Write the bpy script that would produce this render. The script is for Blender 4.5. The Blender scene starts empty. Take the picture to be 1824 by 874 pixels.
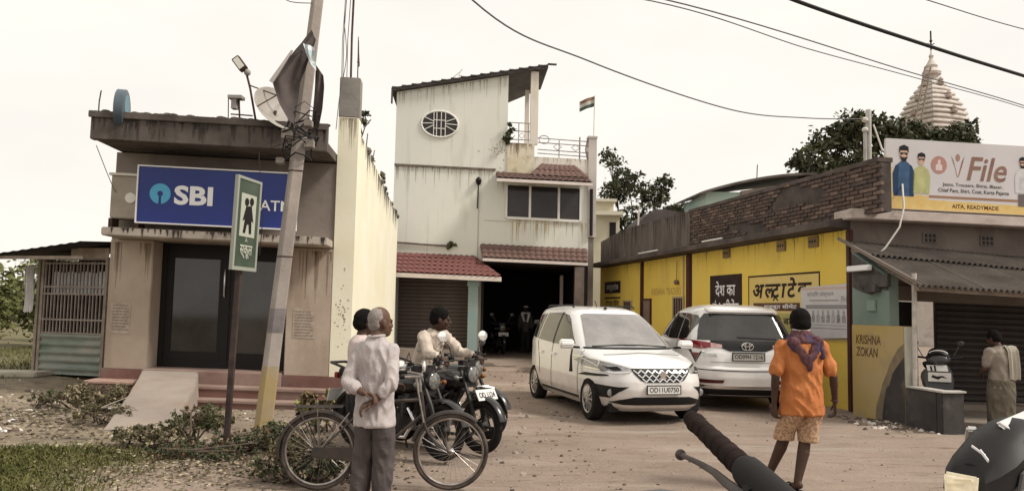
import bpy, bmesh, math, random
from mathutils import Vector, Matrix, noise
from mathutils.bvhtree import BVHTree
R = random.Random(7)
SC = bpy.context.scene
COL = SC.collection
PI = math.pi
rad = math.radians

# ---------------------------------------------------------------- camera
CAM_Z, PITCH, ROLL, FPX = 1.6, math.atan2(113, 1400.0), 0.02, 1400.0
cam = bpy.data.cameras.new('camera')
cam.sensor_width = 36.0
cam.lens = FPX * 36.0 / 1824.0
cam.clip_start, cam.clip_end = 0.05, 3000
camo = bpy.data.objects.new('camera', cam)
COL.objects.link(camo)
fw = Vector((0, math.cos(PITCH), math.sin(PITCH)))
u0 = Vector((0, -math.sin(PITCH), math.cos(PITCH)))
r0 = Vector((1, 0, 0))
rt = r0 * math.cos(ROLL) + u0 * math.sin(ROLL)
up = u0 * math.cos(ROLL) - r0 * math.sin(ROLL)
m3 = Matrix((rt, up, -fw)).transposed()
camo.matrix_world = Matrix.Translation((0, 0, CAM_Z)) @ m3.to_4x4()
SC.camera = camo

# ---------------------------------------------------------------- world, sun, exposure
SUN_EL, SUN_AZ = rad(48), rad(106)      # azimuth clockwise from +Y (north)
w = bpy.data.worlds.new('World')
SC.world = w
w.use_nodes = True
nt = w.node_tree
nt.nodes.clear()
sky = nt.nodes.new('ShaderNodeTexSky')
sky.sky_type = 'NISHITA'
sky.sun_disc = False
sky.sun_elevation = SUN_EL
sky.sun_rotation = SUN_AZ
sky.dust_density = 4.0
tc = nt.nodes.new('ShaderNodeTexCoord')
mp = nt.nodes.new('ShaderNodeMapping')
mp.inputs['Scale'].default_value = (1.2, 1.2, 3.0)
ns = nt.nodes.new('ShaderNodeTexNoise')
ns.inputs['Scale'].default_value = 2.2
ns.inputs['Detail'].default_value = 4
cr = nt.nodes.new('ShaderNodeValToRGB')          # overcast cloud deck, cream white
cr.color_ramp.elements[0].position = 0.30
cr.color_ramp.elements[0].color = (7.3, 6.98, 6.45, 1)
cr.color_ramp.elements[1].position = 0.68
cr.color_ramp.elements[1].color = (8.2, 7.75, 7.05, 1)
mx = nt.nodes.new('ShaderNodeMix')
mx.data_type = 'RGBA'
mx.inputs['Factor'].default_value = 0.94
bg = nt.nodes.new('ShaderNodeBackground')
bg.inputs['Strength'].default_value = 0.10
out = nt.nodes.new('ShaderNodeOutputWorld')
L = nt.links.new
L(tc.outputs['Generated'], mp.inputs['Vector'])
L(mp.outputs['Vector'], ns.inputs['Vector'])
L(ns.outputs['Fac'], cr.inputs['Fac'])
L(sky.outputs['Color'], mx.inputs['A'])
L(cr.outputs['Color'], mx.inputs['B'])
L(mx.outputs['Result'], bg.inputs['Color'])
L(bg.outputs['Background'], out.inputs['Surface'])
sun = bpy.data.lights.new('sun', 'SUN')
sun.energy = 2.6
sun.angle = rad(12)
sun.color = (1.0, 0.95, 0.86)
suno = bpy.data.objects.new('sun', sun)
COL.objects.link(suno)
sd = Vector((math.sin(SUN_AZ) * math.cos(SUN_EL), math.cos(SUN_AZ) * math.cos(SUN_EL), math.sin(SUN_EL)))
suno.rotation_euler = sd.to_track_quat('Z', 'Y').to_euler()
SC.view_settings.view_transform = 'Standard'
SC.view_settings.look = 'None'
SC.view_settings.exposure = 0.46
SC.view_settings.gamma = 1.0

# ---------------------------------------------------------------- materials
MATS = {}
def tone(c):          # contrast curve put into the base colours, deepening the dark ones
    l = 0.3 * c[0] + 0.6 * c[1] + 0.1 * c[2]
    t = min(max((l - 0.03) / 0.22, 0), 1)
    f = 0.68 + 0.29 * t * t * (3 - 2 * t)
    return tuple(x * f for x in c)
def mat(name, c1, c2=None, scale=3.0, rough=0.85, bump=0.0, bscale=None, metal=0.0, stain=None, stretch=(1, 1, 1), spec=0.4, coat=0.0, fine=0.0, lo=0.35, hi=0.65):
    """Principled material; c1/c2 mixed by noise, optional stains = (colour, scale, lo, hi, stretch) and a bump."""
    if name in MATS:
        return MATS[name]
    c1 = tone(c1)
    c2 = tone(c2) if c2 is not None else None
    if sum(c1) < 0.3 and rough > 0.5: spec = min(spec, 0.2)
    m = bpy.data.materials.new(name)
    m.use_nodes = True
    n = m.node_tree
    p = n.nodes['Principled BSDF']
    p.inputs['Roughness'].default_value = rough
    p.inputs['Metallic'].default_value = metal
    p.inputs['Specular IOR Level'].default_value = spec
    if coat:
        p.inputs['Coat Weight'].default_value = coat
        p.inputs['Coat Roughness'].default_value = 0.05
    l = n.links.new
    co = n.nodes.new('ShaderNodeTexCoord')
    def noi(sc, st=(1, 1, 1), det=5):
        a = n.nodes.new('ShaderNodeMapping')
        a.inputs['Scale'].default_value = st
        b = n.nodes.new('ShaderNodeTexNoise')
        b.inputs['Scale'].default_value = sc
        b.inputs['Detail'].default_value = det
        b.inputs['Roughness'].default_value = 0.6
        l(co.outputs['Object'], a.inputs['Vector'])
        l(a.outputs['Vector'], b.inputs['Vector'])
        return b.outputs['Fac']
    def ramp(src, lo, hi):
        r = n.nodes.new('ShaderNodeMapRange')
        r.inputs['From Min'].default_value = lo
        r.inputs['From Max'].default_value = hi
        l(src, r.inputs['Value'])
        return r.outputs['Result']
    def mix(a, b, f):
        x = n.nodes.new('ShaderNodeMix')
        x.data_type = 'RGBA'
        if isinstance(a, tuple): x.inputs['A'].default_value = (*a, 1)
        else: l(a, x.inputs['A'])
        x.inputs['B'].default_value = (*b, 1)
        l(f, x.inputs['Factor'])
        return x.outputs['Result']
    c = tuple(c1)
    if c2 is not None:
        c = mix(c, tuple(c2), ramp(noi(scale, stretch), lo, hi))
    if fine:
        d = tuple(max(0, v * (1 - fine)) for v in c1)
        c = mix(c, d, ramp(noi(scale * 14, (1, 1, 1), 2), 0.45, 0.7))
    for s in ([stain] if isinstance(stain, tuple) else (stain or [])):
        c = mix(c, s[0], ramp(noi(s[1], s[4] if len(s) > 4 else (1, 1, 1), 6), s[2], s[3]))
    if isinstance(c, tuple):
        p.inputs['Base Color'].default_value = (*c, 1)
    else:
        l(c, p.inputs['Base Color'])
    if bump:
        b = n.nodes.new('ShaderNodeBump')
        b.inputs['Strength'].default_value = bump
        b.inputs['Distance'].default_value = 0.02
        l(noi(bscale or scale * 6), b.inputs['Height'])
        l(b.outputs['Normal'], p.inputs['Normal'])
    MATS[name] = m
    return m

# ---------------------------------------------------------------- objects
def link(o):
    COL.objects.link(o)
    return o

def props(o, label=None, cat=None, group=None, kind=None):
    if label: o['label'] = label
    if cat: o['category'] = cat
    if group: o['group'] = group
    if kind: o['kind'] = kind
    return o

def thing(name, label, cat, loc=(0, 0, 0), rz=0.0, group=None):
    o = link(bpy.data.objects.new(name, None))
    o.empty_display_size = 0.2
    o.location = loc
    o.rotation_euler = (0, 0, rz)
    return props(o, label, cat, group)

def copy_tree(o, parent=None):
    c = o.copy()
    COL.objects.link(c)
    if parent is not None:
        c.parent = parent
    for ch in [k for k in bpy.data.objects if k.parent == o]:
        copy_tree(ch, c)
    return c

class MB:
    """Collects shapes for ONE mesh. f maps a local point to the space of the mesh."""
    def __init__(s, f=None):
        s.v, s.f, s.m, s.mi, s.fn = [], [], [], 0, f
    def add(s, pts, faces):
        b = len(s.v)
        s.v += [Vector(s.fn(*p)) if s.fn else Vector(p) for p in pts]
        for q in faces:
            s.f.append([b + i for i in q])
            s.m.append(s.mi)
        return s
    def box(s, x0, y0, z0, x1, y1, z1):
        if x0 > x1: x0, x1 = x1, x0
        if y0 > y1: y0, y1 = y1, y0
        if z0 > z1: z0, z1 = z1, z0
        p = [(x0, y0, z0), (x1, y0, z0), (x1, y1, z0), (x0, y1, z0), (x0, y0, z1), (x1, y0, z1), (x1, y1, z1), (x0, y1, z1)]
        return s.add(p, [(0, 3, 2, 1), (4, 5, 6, 7), (0, 1, 5, 4), (1, 2, 6, 5), (2, 3, 7, 6), (3, 0, 4, 7)])
    def hexa(s, p):          # 8 points: bottom ring then top ring
        return s.add(p, [(0, 3, 2, 1), (4, 5, 6, 7), (0, 1, 5, 4), (1, 2, 6, 5), (2, 3, 7, 6), (3, 0, 4, 7)])
    def grid(s, rows, closed=False):
        n = len(rows[0])
        pts = [p for r in rows for p in r]
        fc = []
        for i in range(len(rows) - 1):
            for j in range(n if closed else n - 1):
                k = (j + 1) % n
                fc.append((i * n + j, i * n + k, (i + 1) * n + k, (i + 1) * n + j))
        return s.add(pts, fc)
    def rings(s, rows, caps=True):
        n = len(rows[0])
        s.grid(rows, True)
        if caps:
            b = len(s.v) - n * len(rows)
            s.f.append([b + i for i in range(n)][::-1]); s.m.append(s.mi)
            s.f.append([b + (len(rows) - 1) * n + i for i in range(n)]); s.m.append(s.mi)
        return s
    def tube(s, pts, r, n=8, caps=True, closed=False):
        P = [Vector(p) for p in pts]
        rr = r if isinstance(r, (list, tuple)) else [r] * len(P)
        rows = []
        a = None
        for i, p in enumerate(P):
            if closed: t = P[(i + 1) % len(P)] - P[i - 1]
            else: t = P[min(i + 1, len(P) - 1)] - P[max(i - 1, 0)]
            if t.length < 1e-9: t = Vector((0, 0, 1))
            t.normalize()
            if a is None:
                a = t.cross(Vector((0, 0, 1)) if abs(t.z) < 0.9 else Vector((1, 0, 0))).normalized()
            else:
                a = a - t * a.dot(t)
                a = a.normalized() if a.length > 1e-6 else t.orthogonal().normalized()
            b = t.cross(a)
            rows.append([tuple(p + a * (math.cos(k * 2 * PI / n) * rr[i]) + b * (math.sin(k * 2 * PI / n) * rr[i])) for k in range(n)])
        if closed:
            rows.append(rows[0])
            return s.grid(rows, True)
        return s.rings(rows, caps)
    def bar(s, p, q, w, h=None, upv=(0, 0, 1)):
        p, q = Vector(p), Vector(q)
        h = w if h is None else h
        t = (q - p).normalized()
        a = t.cross(Vector(upv))
        a = a.normalized() if a.length > 1e-4 else t.cross(Vector((1, 0, 0))).normalized()
        b = a.cross(t)
        r = lambda c: [tuple(c + a * (sx * w / 2) + b * (sz * h / 2)) for sx, sz in ((-1, -1), (1, -1), (1, 1), (-1, 1))]
        return s.rings([r(p), r(q)])
    def lathe(s, prof, c=(0, 0, 0), n=20, axis='z', caps=True):
        rows = []
        for r, h in prof:
            row = []
            for k in range(n):
                ca, sa = math.cos(k * 2 * PI / n) * r, math.sin(k * 2 * PI / n) * r
                row.append((c[0] + ca, c[1] + sa, c[2] + h) if axis == 'z' else ((c[0] + ca, c[1] + h, c[2] + sa) if axis == 'y' else (c[0] + h, c[1] + ca, c[2] + sa)))
            rows.append(row)
        return s.rings(rows, caps)
    def ball(s, c, r, n=12, m=8):
        r = (r, r, r) if not isinstance(r, (tuple, list)) else r
        rows = []
        for i in range(m + 1):
            a = PI * min(max(i / m, 0.01), 0.99)
            rows.append([(c[0] + r[0] * math.sin(a) * math.cos(k * 2 * PI / n), c[1] + r[1] * math.sin(a) * math.sin(k * 2 * PI / n), c[2] - r[2] * math.cos(a)) for k in range(n)])
        return s.rings(rows)
    def prism(s, poly, d0, d1, axis='y'):
        """poly: 2-D outline; extruded along axis from d0 to d1."""
        g = {'y': lambda a, b, d: (a, d, b), 'x': lambda a, b, d: (d, a, b), 'z': lambda a, b, d: (a, b, d)}[axis]
        return s.rings([[g(a, b, d0) for a, b in poly], [g(a, b, d1) for a, b in poly]])
    def build(s, name, m, parent=None, smooth=False, bevel=0.0, sharp=40, mats=None, local=False, recalc=True):
        me = bpy.data.meshes.new(name)
        me.from_pydata([tuple(p) for p in s.v], [], s.f)
        for k in (mats or [m]):
            me.materials.append(k)
        if mats:
            me.polygons.foreach_set('material_index', s.m)
        if recalc or bevel:
            bm = bmesh.new()
            bm.from_mesh(me)
            if recalc: bmesh.ops.recalc_face_normals(bm, faces=bm.faces)
            if bevel:
                es = [e for e in bm.edges if len(e.link_faces) == 2 and e.calc_face_angle(0) > 0.6]
                bmesh.ops.bevel(bm, geom=es, offset=bevel, segments=2, affect='EDGES', clamp_overlap=True)
            bm.to_mesh(me)
            bm.free()
        if smooth:
            me.shade_smooth()
            me.set_sharp_from_angle(angle=rad(sharp))
        o = link(bpy.data.objects.new(name, me))
        put(o, parent, local)
        return o

def wloc(o):
    p = Vector((0, 0, 0))
    while o is not None:
        p += o.location
        o = o.parent
    return p

def put(o, parent, local=False):
    if parent is not None:
        o.parent = parent
        if not local:
            o.location = -wloc(parent)

def shared(me, name, parent, mtx):
    """One more piece that shares mesh data; mtx is in world space, parent is an unrotated thing or part."""
    o = link(bpy.data.objects.new(name, me))
    o.parent = parent
    o.matrix_local = Matrix.Translation(-wloc(parent)) @ mtx
    return o

def hide_none(o): return o

class Frame:
    """Facade frame: u along the front, v into the building, z up; the street falls, so floors slope by k."""
    def __init__(s, x, y, a, k=0.0, z=0.0):
        s.o, s.k = Vector((x, y, z)), k
        s.e1, s.e2 = Vector((math.cos(a), math.sin(a), 0)), Vector((-math.sin(a), math.cos(a), 0))
        s.a = a
    def __call__(s, u, v, z):
        return s.o + s.e1 * u + s.e2 * v + Vector((0, 0, z + s.k * u))
    def mtx(s, u, v, z, rx=0, ry=0, rz=0, sc=(1, 1, 1)):
        from mathutils import Euler
        return Matrix.Translation(s(u, v, z)) @ Matrix.Rotation(s.a, 4, 'Z') @ Euler((rx, ry, rz)).to_matrix().to_4x4() @ Matrix.Diagonal((*sc, 1))

def text_geo(body, shear=0.0, bold=0.0):
    c = bpy.data.curves.new('text', 'FONT')
    c.body = body
    c.shear = shear
    c.offset = bold
    c.resolution_u = 3
    o = bpy.data.objects.new('text', c)
    COL.objects.link(o)
    me = bpy.data.meshes.new_from_object(o.evaluated_get(bpy.context.evaluated_depsgraph_get()))
    vs = [(p.co.x, p.co.y) for p in me.vertices]
    fs = [tuple(p.vertices) for p in me.polygons]
    bpy.data.objects.remove(o)
    bpy.data.curves.remove(c)
    bpy.data.meshes.remove(me)
    return vs, fs

def lettering(name, body, m, f, u0, z0, width, height, v, parent, shear=0.0, bold=0.0, flip=False, zfun=None):
    """Flat print: the text fitted into width x height, at depth v of frame f. flip: u runs right-to-left."""
    vs, fs = text_geo(body, shear, bold) if isinstance(body, str) else body
    x0, x1 = min(p[0] for p in vs), max(p[0] for p in vs)
    y0, y1 = min(p[1] for p in vs), max(p[1] for p in vs)
    mb = MB(f)
    pts = []
    for x, y in vs:
        a = (x - x0) / (x1 - x0)
        b = (y - y0) / (y1 - y0)
        pts.append((u0 + (-a if flip else a) * width, v, z0 + b * height))
    mb.add(pts, fs)
    return mb.build(name, m, parent, recalc=False)

def leaf_mass(name, centres, n, size, m, parent=None, seed=1, local=False, flat=0.4, aspect=1.8, fn=None):
    """n small folded leaves scattered through ellipsoids centres = [(c, (rx,ry,rz), weight)]"""
    r = random.Random(seed)
    mb = MB(fn)
    ws = [c[2] for c in centres]
    clumps = []
    for _ in range(max(6, n // 16)):                  # leaves grow in sprays, with gaps between them
        c, e, _w = r.choices(centres, ws)[0]
        d = Vector((r.gauss(0, 1), r.gauss(0, 1), r.gauss(0, 1))).normalized() * (r.random() ** 0.38)
        clumps.append((Vector(c) + Vector((d.x * e[0], d.y * e[1], d.z * e[2])), d, min(e) * r.uniform(0.12, 0.3)))
    for _ in range(n):
        cp, d, sg = r.choice(clumps)
        p = cp + Vector((r.gauss(0, sg), r.gauss(0, sg), r.gauss(0, sg * 0.8)))
        s = size * r.uniform(0.6, 1.35)
        nrm = (Vector((r.gauss(0, 1), r.gauss(0, 1), r.gauss(0, 1) + flat)) + d * 0.6).normalized()
        t = nrm.orthogonal().normalized()
        t = Matrix.Rotation(r.random() * 2 * PI, 3, nrm) @ t
        b = nrm.cross(t)
        mb.add([tuple(p - t * s * aspect / 2), tuple(p + b * s * 0.5 - nrm * s * 0.12), tuple(p + t * s * aspect / 2), tuple(p - b * s * 0.5 - nrm * s * 0.12)], [(0, 1, 2), (0, 2, 3)])
    return mb.build(name, m, parent, local=local, recalc=False)

def sstep(a, b, x):
    t = min(max((x - a) / (b - a), 0.0), 1.0)
    return t * t * (3 - 2 * t)
# ================================================================ GROUND
def gz(x, y):
    z = 0.15 * (1 - sstep(2.5, 3.6, y))                       # the shoulder of the main road, where the camera stands
    z += 0.14 * sstep(-6.5, -9.5, x) * sstep(8, 14, y)          # the field rises a little beyond the bank
    z += 0.05 * sstep(-2.0, -5.0, x) * (1 - sstep(8.6, 9.6, y)) * sstep(3.5, 5, y)
    z += 0.10 * sstep(18, 26, y) * sstep(-6, -3, x)
    return z

def bumpy(x, y):
    a = noise.noise((x * 0.55, y * 0.55, 3.1)) * 0.035 + noise.noise((x * 1.7, y * 1.7, 9.1)) * 0.018 + noise.noise((x * 5.1, y * 5.1, 1.1)) * 0.007
    return a * (1.0 if y < 40 else 0.3) * sstep(3.2, 4.5, y) - 0.02 * sstep(3.2, 4.5, y)

def verge_line(x):           # far border of the grass strip at the kerb side
    return 8.55 + 0.35 * noise.noise((x * 0.7, 0.3, 0)) + 0.25 * sstep(-4.5, -2.0, x)

def grassy(x, y):
    g = 0.0
    if y < 12:
        g = sstep(0.25, -0.35, y - verge_line(x)) * sstep(-3.1, -4.6, x + 0.5 * noise.noise((x, y, 2)))
    g2 = sstep(-8.3, -10.2, x + 0.8 * noise.noise((x * 0.5, y * 0.5, 5))) * sstep(10.5, 15, y) * 0.75
    g3 = sstep(45, 60, y)
    return max(g, g2, g3)

def axis_pts(segs):
    o = []
    for a, b, n in segs:
        o += [a + (b - a) * i / n for i in range(n)]
    return o + [segs[-1][1]]
gx = axis_pts([(-600, -60, 10), (-60, -16, 22), (-16, 10, 170), (10, 60, 25), (60, 600, 10)])
gy = axis_pts([(-60, 0, 12), (0, 4, 14), (4, 20, 130), (20, 40, 50), (40, 120, 20), (120, 1500, 12)])
mb = MB()
mb.grid([[(x, y, gz(x, y) + (bumpy(x, y) if -20 < x < 14 and y < 45 else -0.02)) for x in gx] for y in gy])
GM = bpy.data.materials.new('dirt_ground')
GM.use_nodes = True
n_ = GM.node_tree
p_ = n_.nodes['Principled BSDF']
p_.inputs['Roughness'].default_value = 0.95
p_.inputs['Specular IOR Level'].default_value = 0.15
def _n(t): return n_.nodes.new(t)
co_ = _n('ShaderNodeTexCoord')
def _noise(sc, det=6, rough=0.62, st=(1, 1, 1)):
    q = _n('ShaderNodeMapping'); q.inputs['Scale'].default_value = st
    n_.links.new(co_.outputs['Object'], q.inputs['Vector'])
    k = _n('ShaderNodeTexNoise'); k.inputs['Scale'].default_value = sc; k.inputs['Detail'].default_value = det; k.inputs['Roughness'].default_value = rough
    n_.links.new(q.outputs['Vector'], k.inputs['Vector'])
    return k.outputs['Fac']
def _ramp(s, lo, hi):
    r = _n('ShaderNodeMapRange'); r.inputs['From Min'].default_value = lo; r.inputs['From Max'].default_value = hi
    n_.links.new(s, r.inputs['Value']); return r.outputs['Result']
def _mix(a, b, f):
    x = _n('ShaderNodeMix'); x.data_type = 'RGBA'
    for s, v in (('A', a), ('B', b)):
        if isinstance(v, tuple): x.inputs[s].default_value = (*v, 1)
        else: n_.links.new(v, x.inputs[s])
    n_.links.new(f, x.inputs['Factor']); return x.outputs['Result']
dirt = _mix((0.205, 0.157, 0.126), (0.285, 0.224, 0.182), _ramp(_noise(0.45), 0.35, 0.65))
dirt = _mix(dirt, (0.155, 0.110, 0.086), _ramp(_noise(1.6, 8, 0.7, (0.5, 1.3, 1)), 0.52, 0.75))
dirt = _mix(dirt, (0.31, 0.26, 0.22), _ramp(_noise(0.9, 7, 0.6, (0.22, 1.6, 1)), 0.54, 0.70))
dirt = _mix(dirt, (0.13, 0.092, 0.075), _ramp(_noise(4.5, 5, 0.6, (0.35, 1.9, 1)), 0.60, 0.72))
dirt = _mix(dirt, (0.38, 0.30, 0.25), _ramp(_noise(38, 3), 0.60, 0.72))
dirt = _mix(dirt, (0.115, 0.082, 0.066), _ramp(_noise(24, 3), 0.62, 0.74))
at_ = _n('ShaderNodeAttribute'); at_.attribute_name = 'field'
fieldc = _mix((0.21, 0.17, 0.12), (0.30, 0.25, 0.18), _ramp(_noise(0.9), 0.4, 0.6))
fieldc = _mix(fieldc, (0.09, 0.072, 0.052), _ramp(_noise(5, 6), 0.5, 0.7))
dirt = _mix(dirt, fieldc, at_.outputs['Fac'])
ag_ = _n('ShaderNodeAttribute'); ag_.attribute_name = 'grassy'
gr_ = _mix((0.085, 0.082, 0.034), (0.14, 0.125, 0.06), _ramp(_noise(3.5), 0.4, 0.65))
n_.links.new(_mix(dirt, gr_, ag_.outputs['Fac']), p_.inputs['Base Color'])
bp_ = _n('ShaderNodeBump'); bp_.inputs['Strength'].default_value = 0.55; bp_.inputs['Distance'].default_value = 0.03
n_.links.new(_noise(9, 9, 0.72), bp_.inputs['Height'])
n_.links.new(bp_.outputs['Normal'], p_.inputs['Normal'])
go = mb.build('ground', GM, smooth=True, recalc=False)
props(go, 'bare brown dirt lot with a grassy verge', kind='structure')
for nm, fn in (('grassy', grassy), ('field', lambda x, y: sstep(-2.6, -4.6, x) * 0.9)):
    a = go.data.attributes.new(nm, 'FLOAT', 'POINT')
    a.data.foreach_set('value', [fn(q.co.x, q.co.y) for q in go.data.vertices])

def ground_at(x, y):
    return gz(x, y) + bumpy(x, y)

# grass blades on the verge and the field
def blades(name, n, pick, hmin, hmax, m, seed, label):
    r = random.Random(seed)
    q = MB()
    k = 0
    while k < n:
        x, y = pick(r)
        if r.random() > grassy(x, y): 
            continue
        k += 1
        z = ground_at(x, y) - 0.01
        h = r.uniform(hmin, hmax)
        a = r.random() * 2 * PI
        wd = 0.006 + 0.006 * r.random()
        dx, dy = math.cos(a), math.sin(a)
        lx, ly = r.gauss(0, 0.5) * h, r.gauss(0, 0.5) * h
        q.add([(x - dx * wd, y - dy * wd, z), (x + dx * wd, y + dy * wd, z), (x + lx * 0.4 + dx * wd * 0.7, y + ly * 0.4 + dy * wd * 0.7, z + h * 0.6), (x + lx * 0.4 - dx * wd * 0.7, y + ly * 0.4 - dy * wd * 0.7, z + h * 0.6), (x + lx, y + ly, z + h * 0.9)],
              [(0, 1, 2, 3), (3, 2, 4)])
    o = q.build(name, m, recalc=False)
    return props(o, label, kind='stuff')
GRASS = mat('grass_blade', (0.078, 0.088, 0.024), (0.165, 0.155, 0.055), 1.6, 0.8)
blades('grass', 21000, lambda r: (r.uniform(-7.5, -2.8), r.uniform(5.8, 9.3)), 0.03, 0.085, GRASS, 3, 'short worn grass along the verge under the sign post')
blades('grass', 9000, lambda r: (r.uniform(-15, -8.2), r.uniform(10.5, 26)), 0.04, 0.13, GRASS, 4, 'rough grass on the field beside the tin shed')

def chips(name, n, pick, smin, smax, mats, seed, label, flat=0.5):
    r = random.Random(seed)
    q = MB()
    for _ in range(n):
        x, y = pick(r)
        s = smin + (smax - smin) * r.random() ** 3
        z = ground_at(x, y)
        q.mi = r.randrange(len(mats))
        a = r.random() * PI
        pts = []
        for i in range(6):
            t = i * PI / 3 + a
            rr = s * r.uniform(0.55, 1.1)
            pts.append((x + math.cos(t) * rr, y + math.sin(t) * rr * 0.8, z - 0.005))
        top = [(x + (px - x) * 0.6 + r.gauss(0, s * 0.1), y + (py - y) * 0.6, z + s * flat * r.uniform(0.5, 1.1)) for px, py, _z in pts]
        q.rings([pts, top])
    o = q.build(name, None, mats=mats)
    return props(o, label, kind='stuff')
STN = mat('stone_chip', (0.25, 0.19, 0.15), (0.38, 0.31, 0.26), 2.0, 0.9)
STD = mat('stone_dark', (0.10, 0.075, 0.062), (0.17, 0.13, 0.105), 2.0, 0.9)
STP = mat('stone_pale', (0.62, 0.57, 0.5), None, rough=0.85)
PLW = mat('litter_white', (0.78, 0.77, 0.74), None, rough=0.5)
chips('gravel', 900, lambda r: (r.uniform(-2.2, 5.5), r.uniform(5.2, 13) ), 0.005, 0.026, [STN, STD, STN, STD, STN, STD], 11, 'small stones scattered over the dirt lot')
chips('gravel', 900, lambda r: (r.uniform(-1.6, 1.2), r.uniform(7.2, 21)), 0.01, 0.05, [STN, STD], 12, 'small stones on the track to the house')
chips('rubble', 1500, lambda r: (r.gauss(-6.9, 1.4), r.gauss(11.0, 1.6)), 0.012, 0.075, [STN, STD, STP, STN, STN, STD, STD, STN, PLW], 13, 'stones and litter strewn in front of the tin shed', 0.4)
chips('rubble', 420, lambda r: (r.uniform(-5.3, -3.0), r.uniform(9.0, 12.4)), 0.008, 0.04, [STN, STD, STD], 14, 'stones lying beside the concrete ramp')
chips('rubble', 520, lambda r: (r.gauss(5.75, 0.28), r.gauss(12.0, 0.45)), 0.012, 0.065, [STN, STD, STD, STD, STP, STN, STD], 15, 'heap of debris and scraps at the foot of the low shop wall', 0.5)

# fallen leaves under the weeds
def litter(n, pick, seed, label, mats, smin, smax):
    r = random.Random(seed); q = MB()
    for _ in range(n):
        x, y = pick(r); z = ground_at(x, y) + 0.006 + 0.03 * r.random() ** 3
        s = r.uniform(smin, smax); a = r.random() * 2 * PI; q.mi = r.randrange(len(mats))
        dx, dy = math.cos(a) * s, math.sin(a) * s
        t = r.uniform(-.5, .5) * s
        q.add([(x - dx, y - dy, z), (x + dy * .5, y - dx * .5, z + t), (x + dx, y + dy, z + s * .3), (x - dy * .5, y + dx * .5, z - t * .4 + s * .15)], [(0, 1, 2), (0, 2, 3)])
    return props(q.build('fallen_leaves', None, mats=mats, recalc=False), label, kind='stuff')
DL = [mat('leaf_dry_brown', (0.13, 0.085, 0.05), (0.2, 0.14, 0.085), 5, .9), mat('leaf_dry_pale', (0.33, 0.27, 0.17), (0.42, 0.36, 0.25), 5, .9), mat('leaf_dry_dark', (0.06, 0.045, 0.03), (0.10, 0.075, 0.05), 5, .9), mat('leaf_dry_green', (0.09, 0.085, 0.035), (0.14, 0.13, 0.06), 5, .9)]
litter(5200, lambda r: (r.gauss(-3.1, .85), r.gauss(8.25, .75)), 31, 'dry leaves and bits lying under the weeds around the sign post', DL, .010, .030)
litter(2200, lambda r: (r.gauss(-6.3, 1.2), r.gauss(10.9, 1.0)), 32, 'dry leaves and scraps scattered left of the ramp', DL, .012, .04)
# ================================================================ BANK BUILDING (left)
B = Frame(-2.695, 13.4, 0.07, -0.022)
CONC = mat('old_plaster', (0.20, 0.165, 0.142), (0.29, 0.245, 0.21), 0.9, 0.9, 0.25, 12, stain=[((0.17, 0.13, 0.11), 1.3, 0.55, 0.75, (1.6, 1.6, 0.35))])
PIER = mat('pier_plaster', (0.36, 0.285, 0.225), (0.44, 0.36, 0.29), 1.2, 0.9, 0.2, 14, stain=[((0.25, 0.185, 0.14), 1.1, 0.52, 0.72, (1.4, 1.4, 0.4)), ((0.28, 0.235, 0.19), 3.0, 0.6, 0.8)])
FASC = mat('weathered_fascia', (0.10, 0.082, 0.073), (0.165, 0.138, 0.122), 1.1, 0.92, 0.4, 10, stain=[((0.055, 0.045, 0.04), 1.6, 0.5, 0.72, (2.2, 2.2, 0.4))])
CREAM = mat('cream_limewash', (0.76, 0.71, 0.53), (0.82, 0.78, 0.64), 0.7, 0.9, 0.15, 9, stain=[((0.55, 0.49, 0.34), 1.4, 0.62, 0.82, (1.8, 1.8, 0.3)), ((0.35, 0.3, 0.24), 6, 0.72, 0.8)])
MOSS = mat('black_mould', (0.06, 0.055, 0.05), (0.2, 0.18, 0.15), 2.6, 0.95, 0.3)
GREYC = mat('raw_concrete', (0.20, 0.185, 0.17), (0.27, 0.25, 0.225), 2.4, 0.95, 0.3, 16)
REDP = mat('red_oxide_paint', (0.19, 0.095, 0.08), (0.24, 0.13, 0.108), 1.6, 0.8, 0.2, stain=[((0.2, 0.155, 0.13), 2.2, 0.52, 0.72)])
STEP = mat('worn_step', (0.29, 0.21, 0.175), (0.22, 0.13, 0.11), 1.5, 0.9, 0.2)
IRON = mat('rusty_iron', (0.06, 0.045, 0.04), (0.14, 0.08, 0.055), 6, 0.8)
BLKF = mat('black_frame', (0.014, 0.011, 0.011), None, rough=0.5, spec=0.25)
DGLS = mat('dark_glass', (0.030, 0.025, 0.025), (0.085, 0.075, 0.074), 0.9, 0.06, spec=0.5, coat=.3)  # paler blotches stand in for reflections on the panes
STEEL = mat('brushed_steel', (0.62, 0.6, 0.58), None, rough=0.3, metal=0.9)
PAPER = mat('old_paper', (0.34, 0.27, 0.22), (0.42, 0.35, 0.29), 9, 0.9, lo=0.42, hi=0.58)
INK = mat('faded_ink', (0.24, 0.185, 0.15), None, rough=0.9)

bank = thing('bank_building', 'single-storey bank branch with blue sign, dark glass door and concrete canopy', 'building', B(-2, 0, 0))
mb = MB(B)
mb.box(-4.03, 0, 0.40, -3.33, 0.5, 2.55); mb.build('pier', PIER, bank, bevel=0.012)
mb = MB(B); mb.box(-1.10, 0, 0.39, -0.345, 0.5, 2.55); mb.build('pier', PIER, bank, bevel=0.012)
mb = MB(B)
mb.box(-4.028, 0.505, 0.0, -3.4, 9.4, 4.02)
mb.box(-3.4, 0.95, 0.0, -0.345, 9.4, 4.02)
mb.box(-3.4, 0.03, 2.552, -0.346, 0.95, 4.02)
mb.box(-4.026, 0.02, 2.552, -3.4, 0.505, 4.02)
mb.build('wall', CONC, bank)
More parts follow.
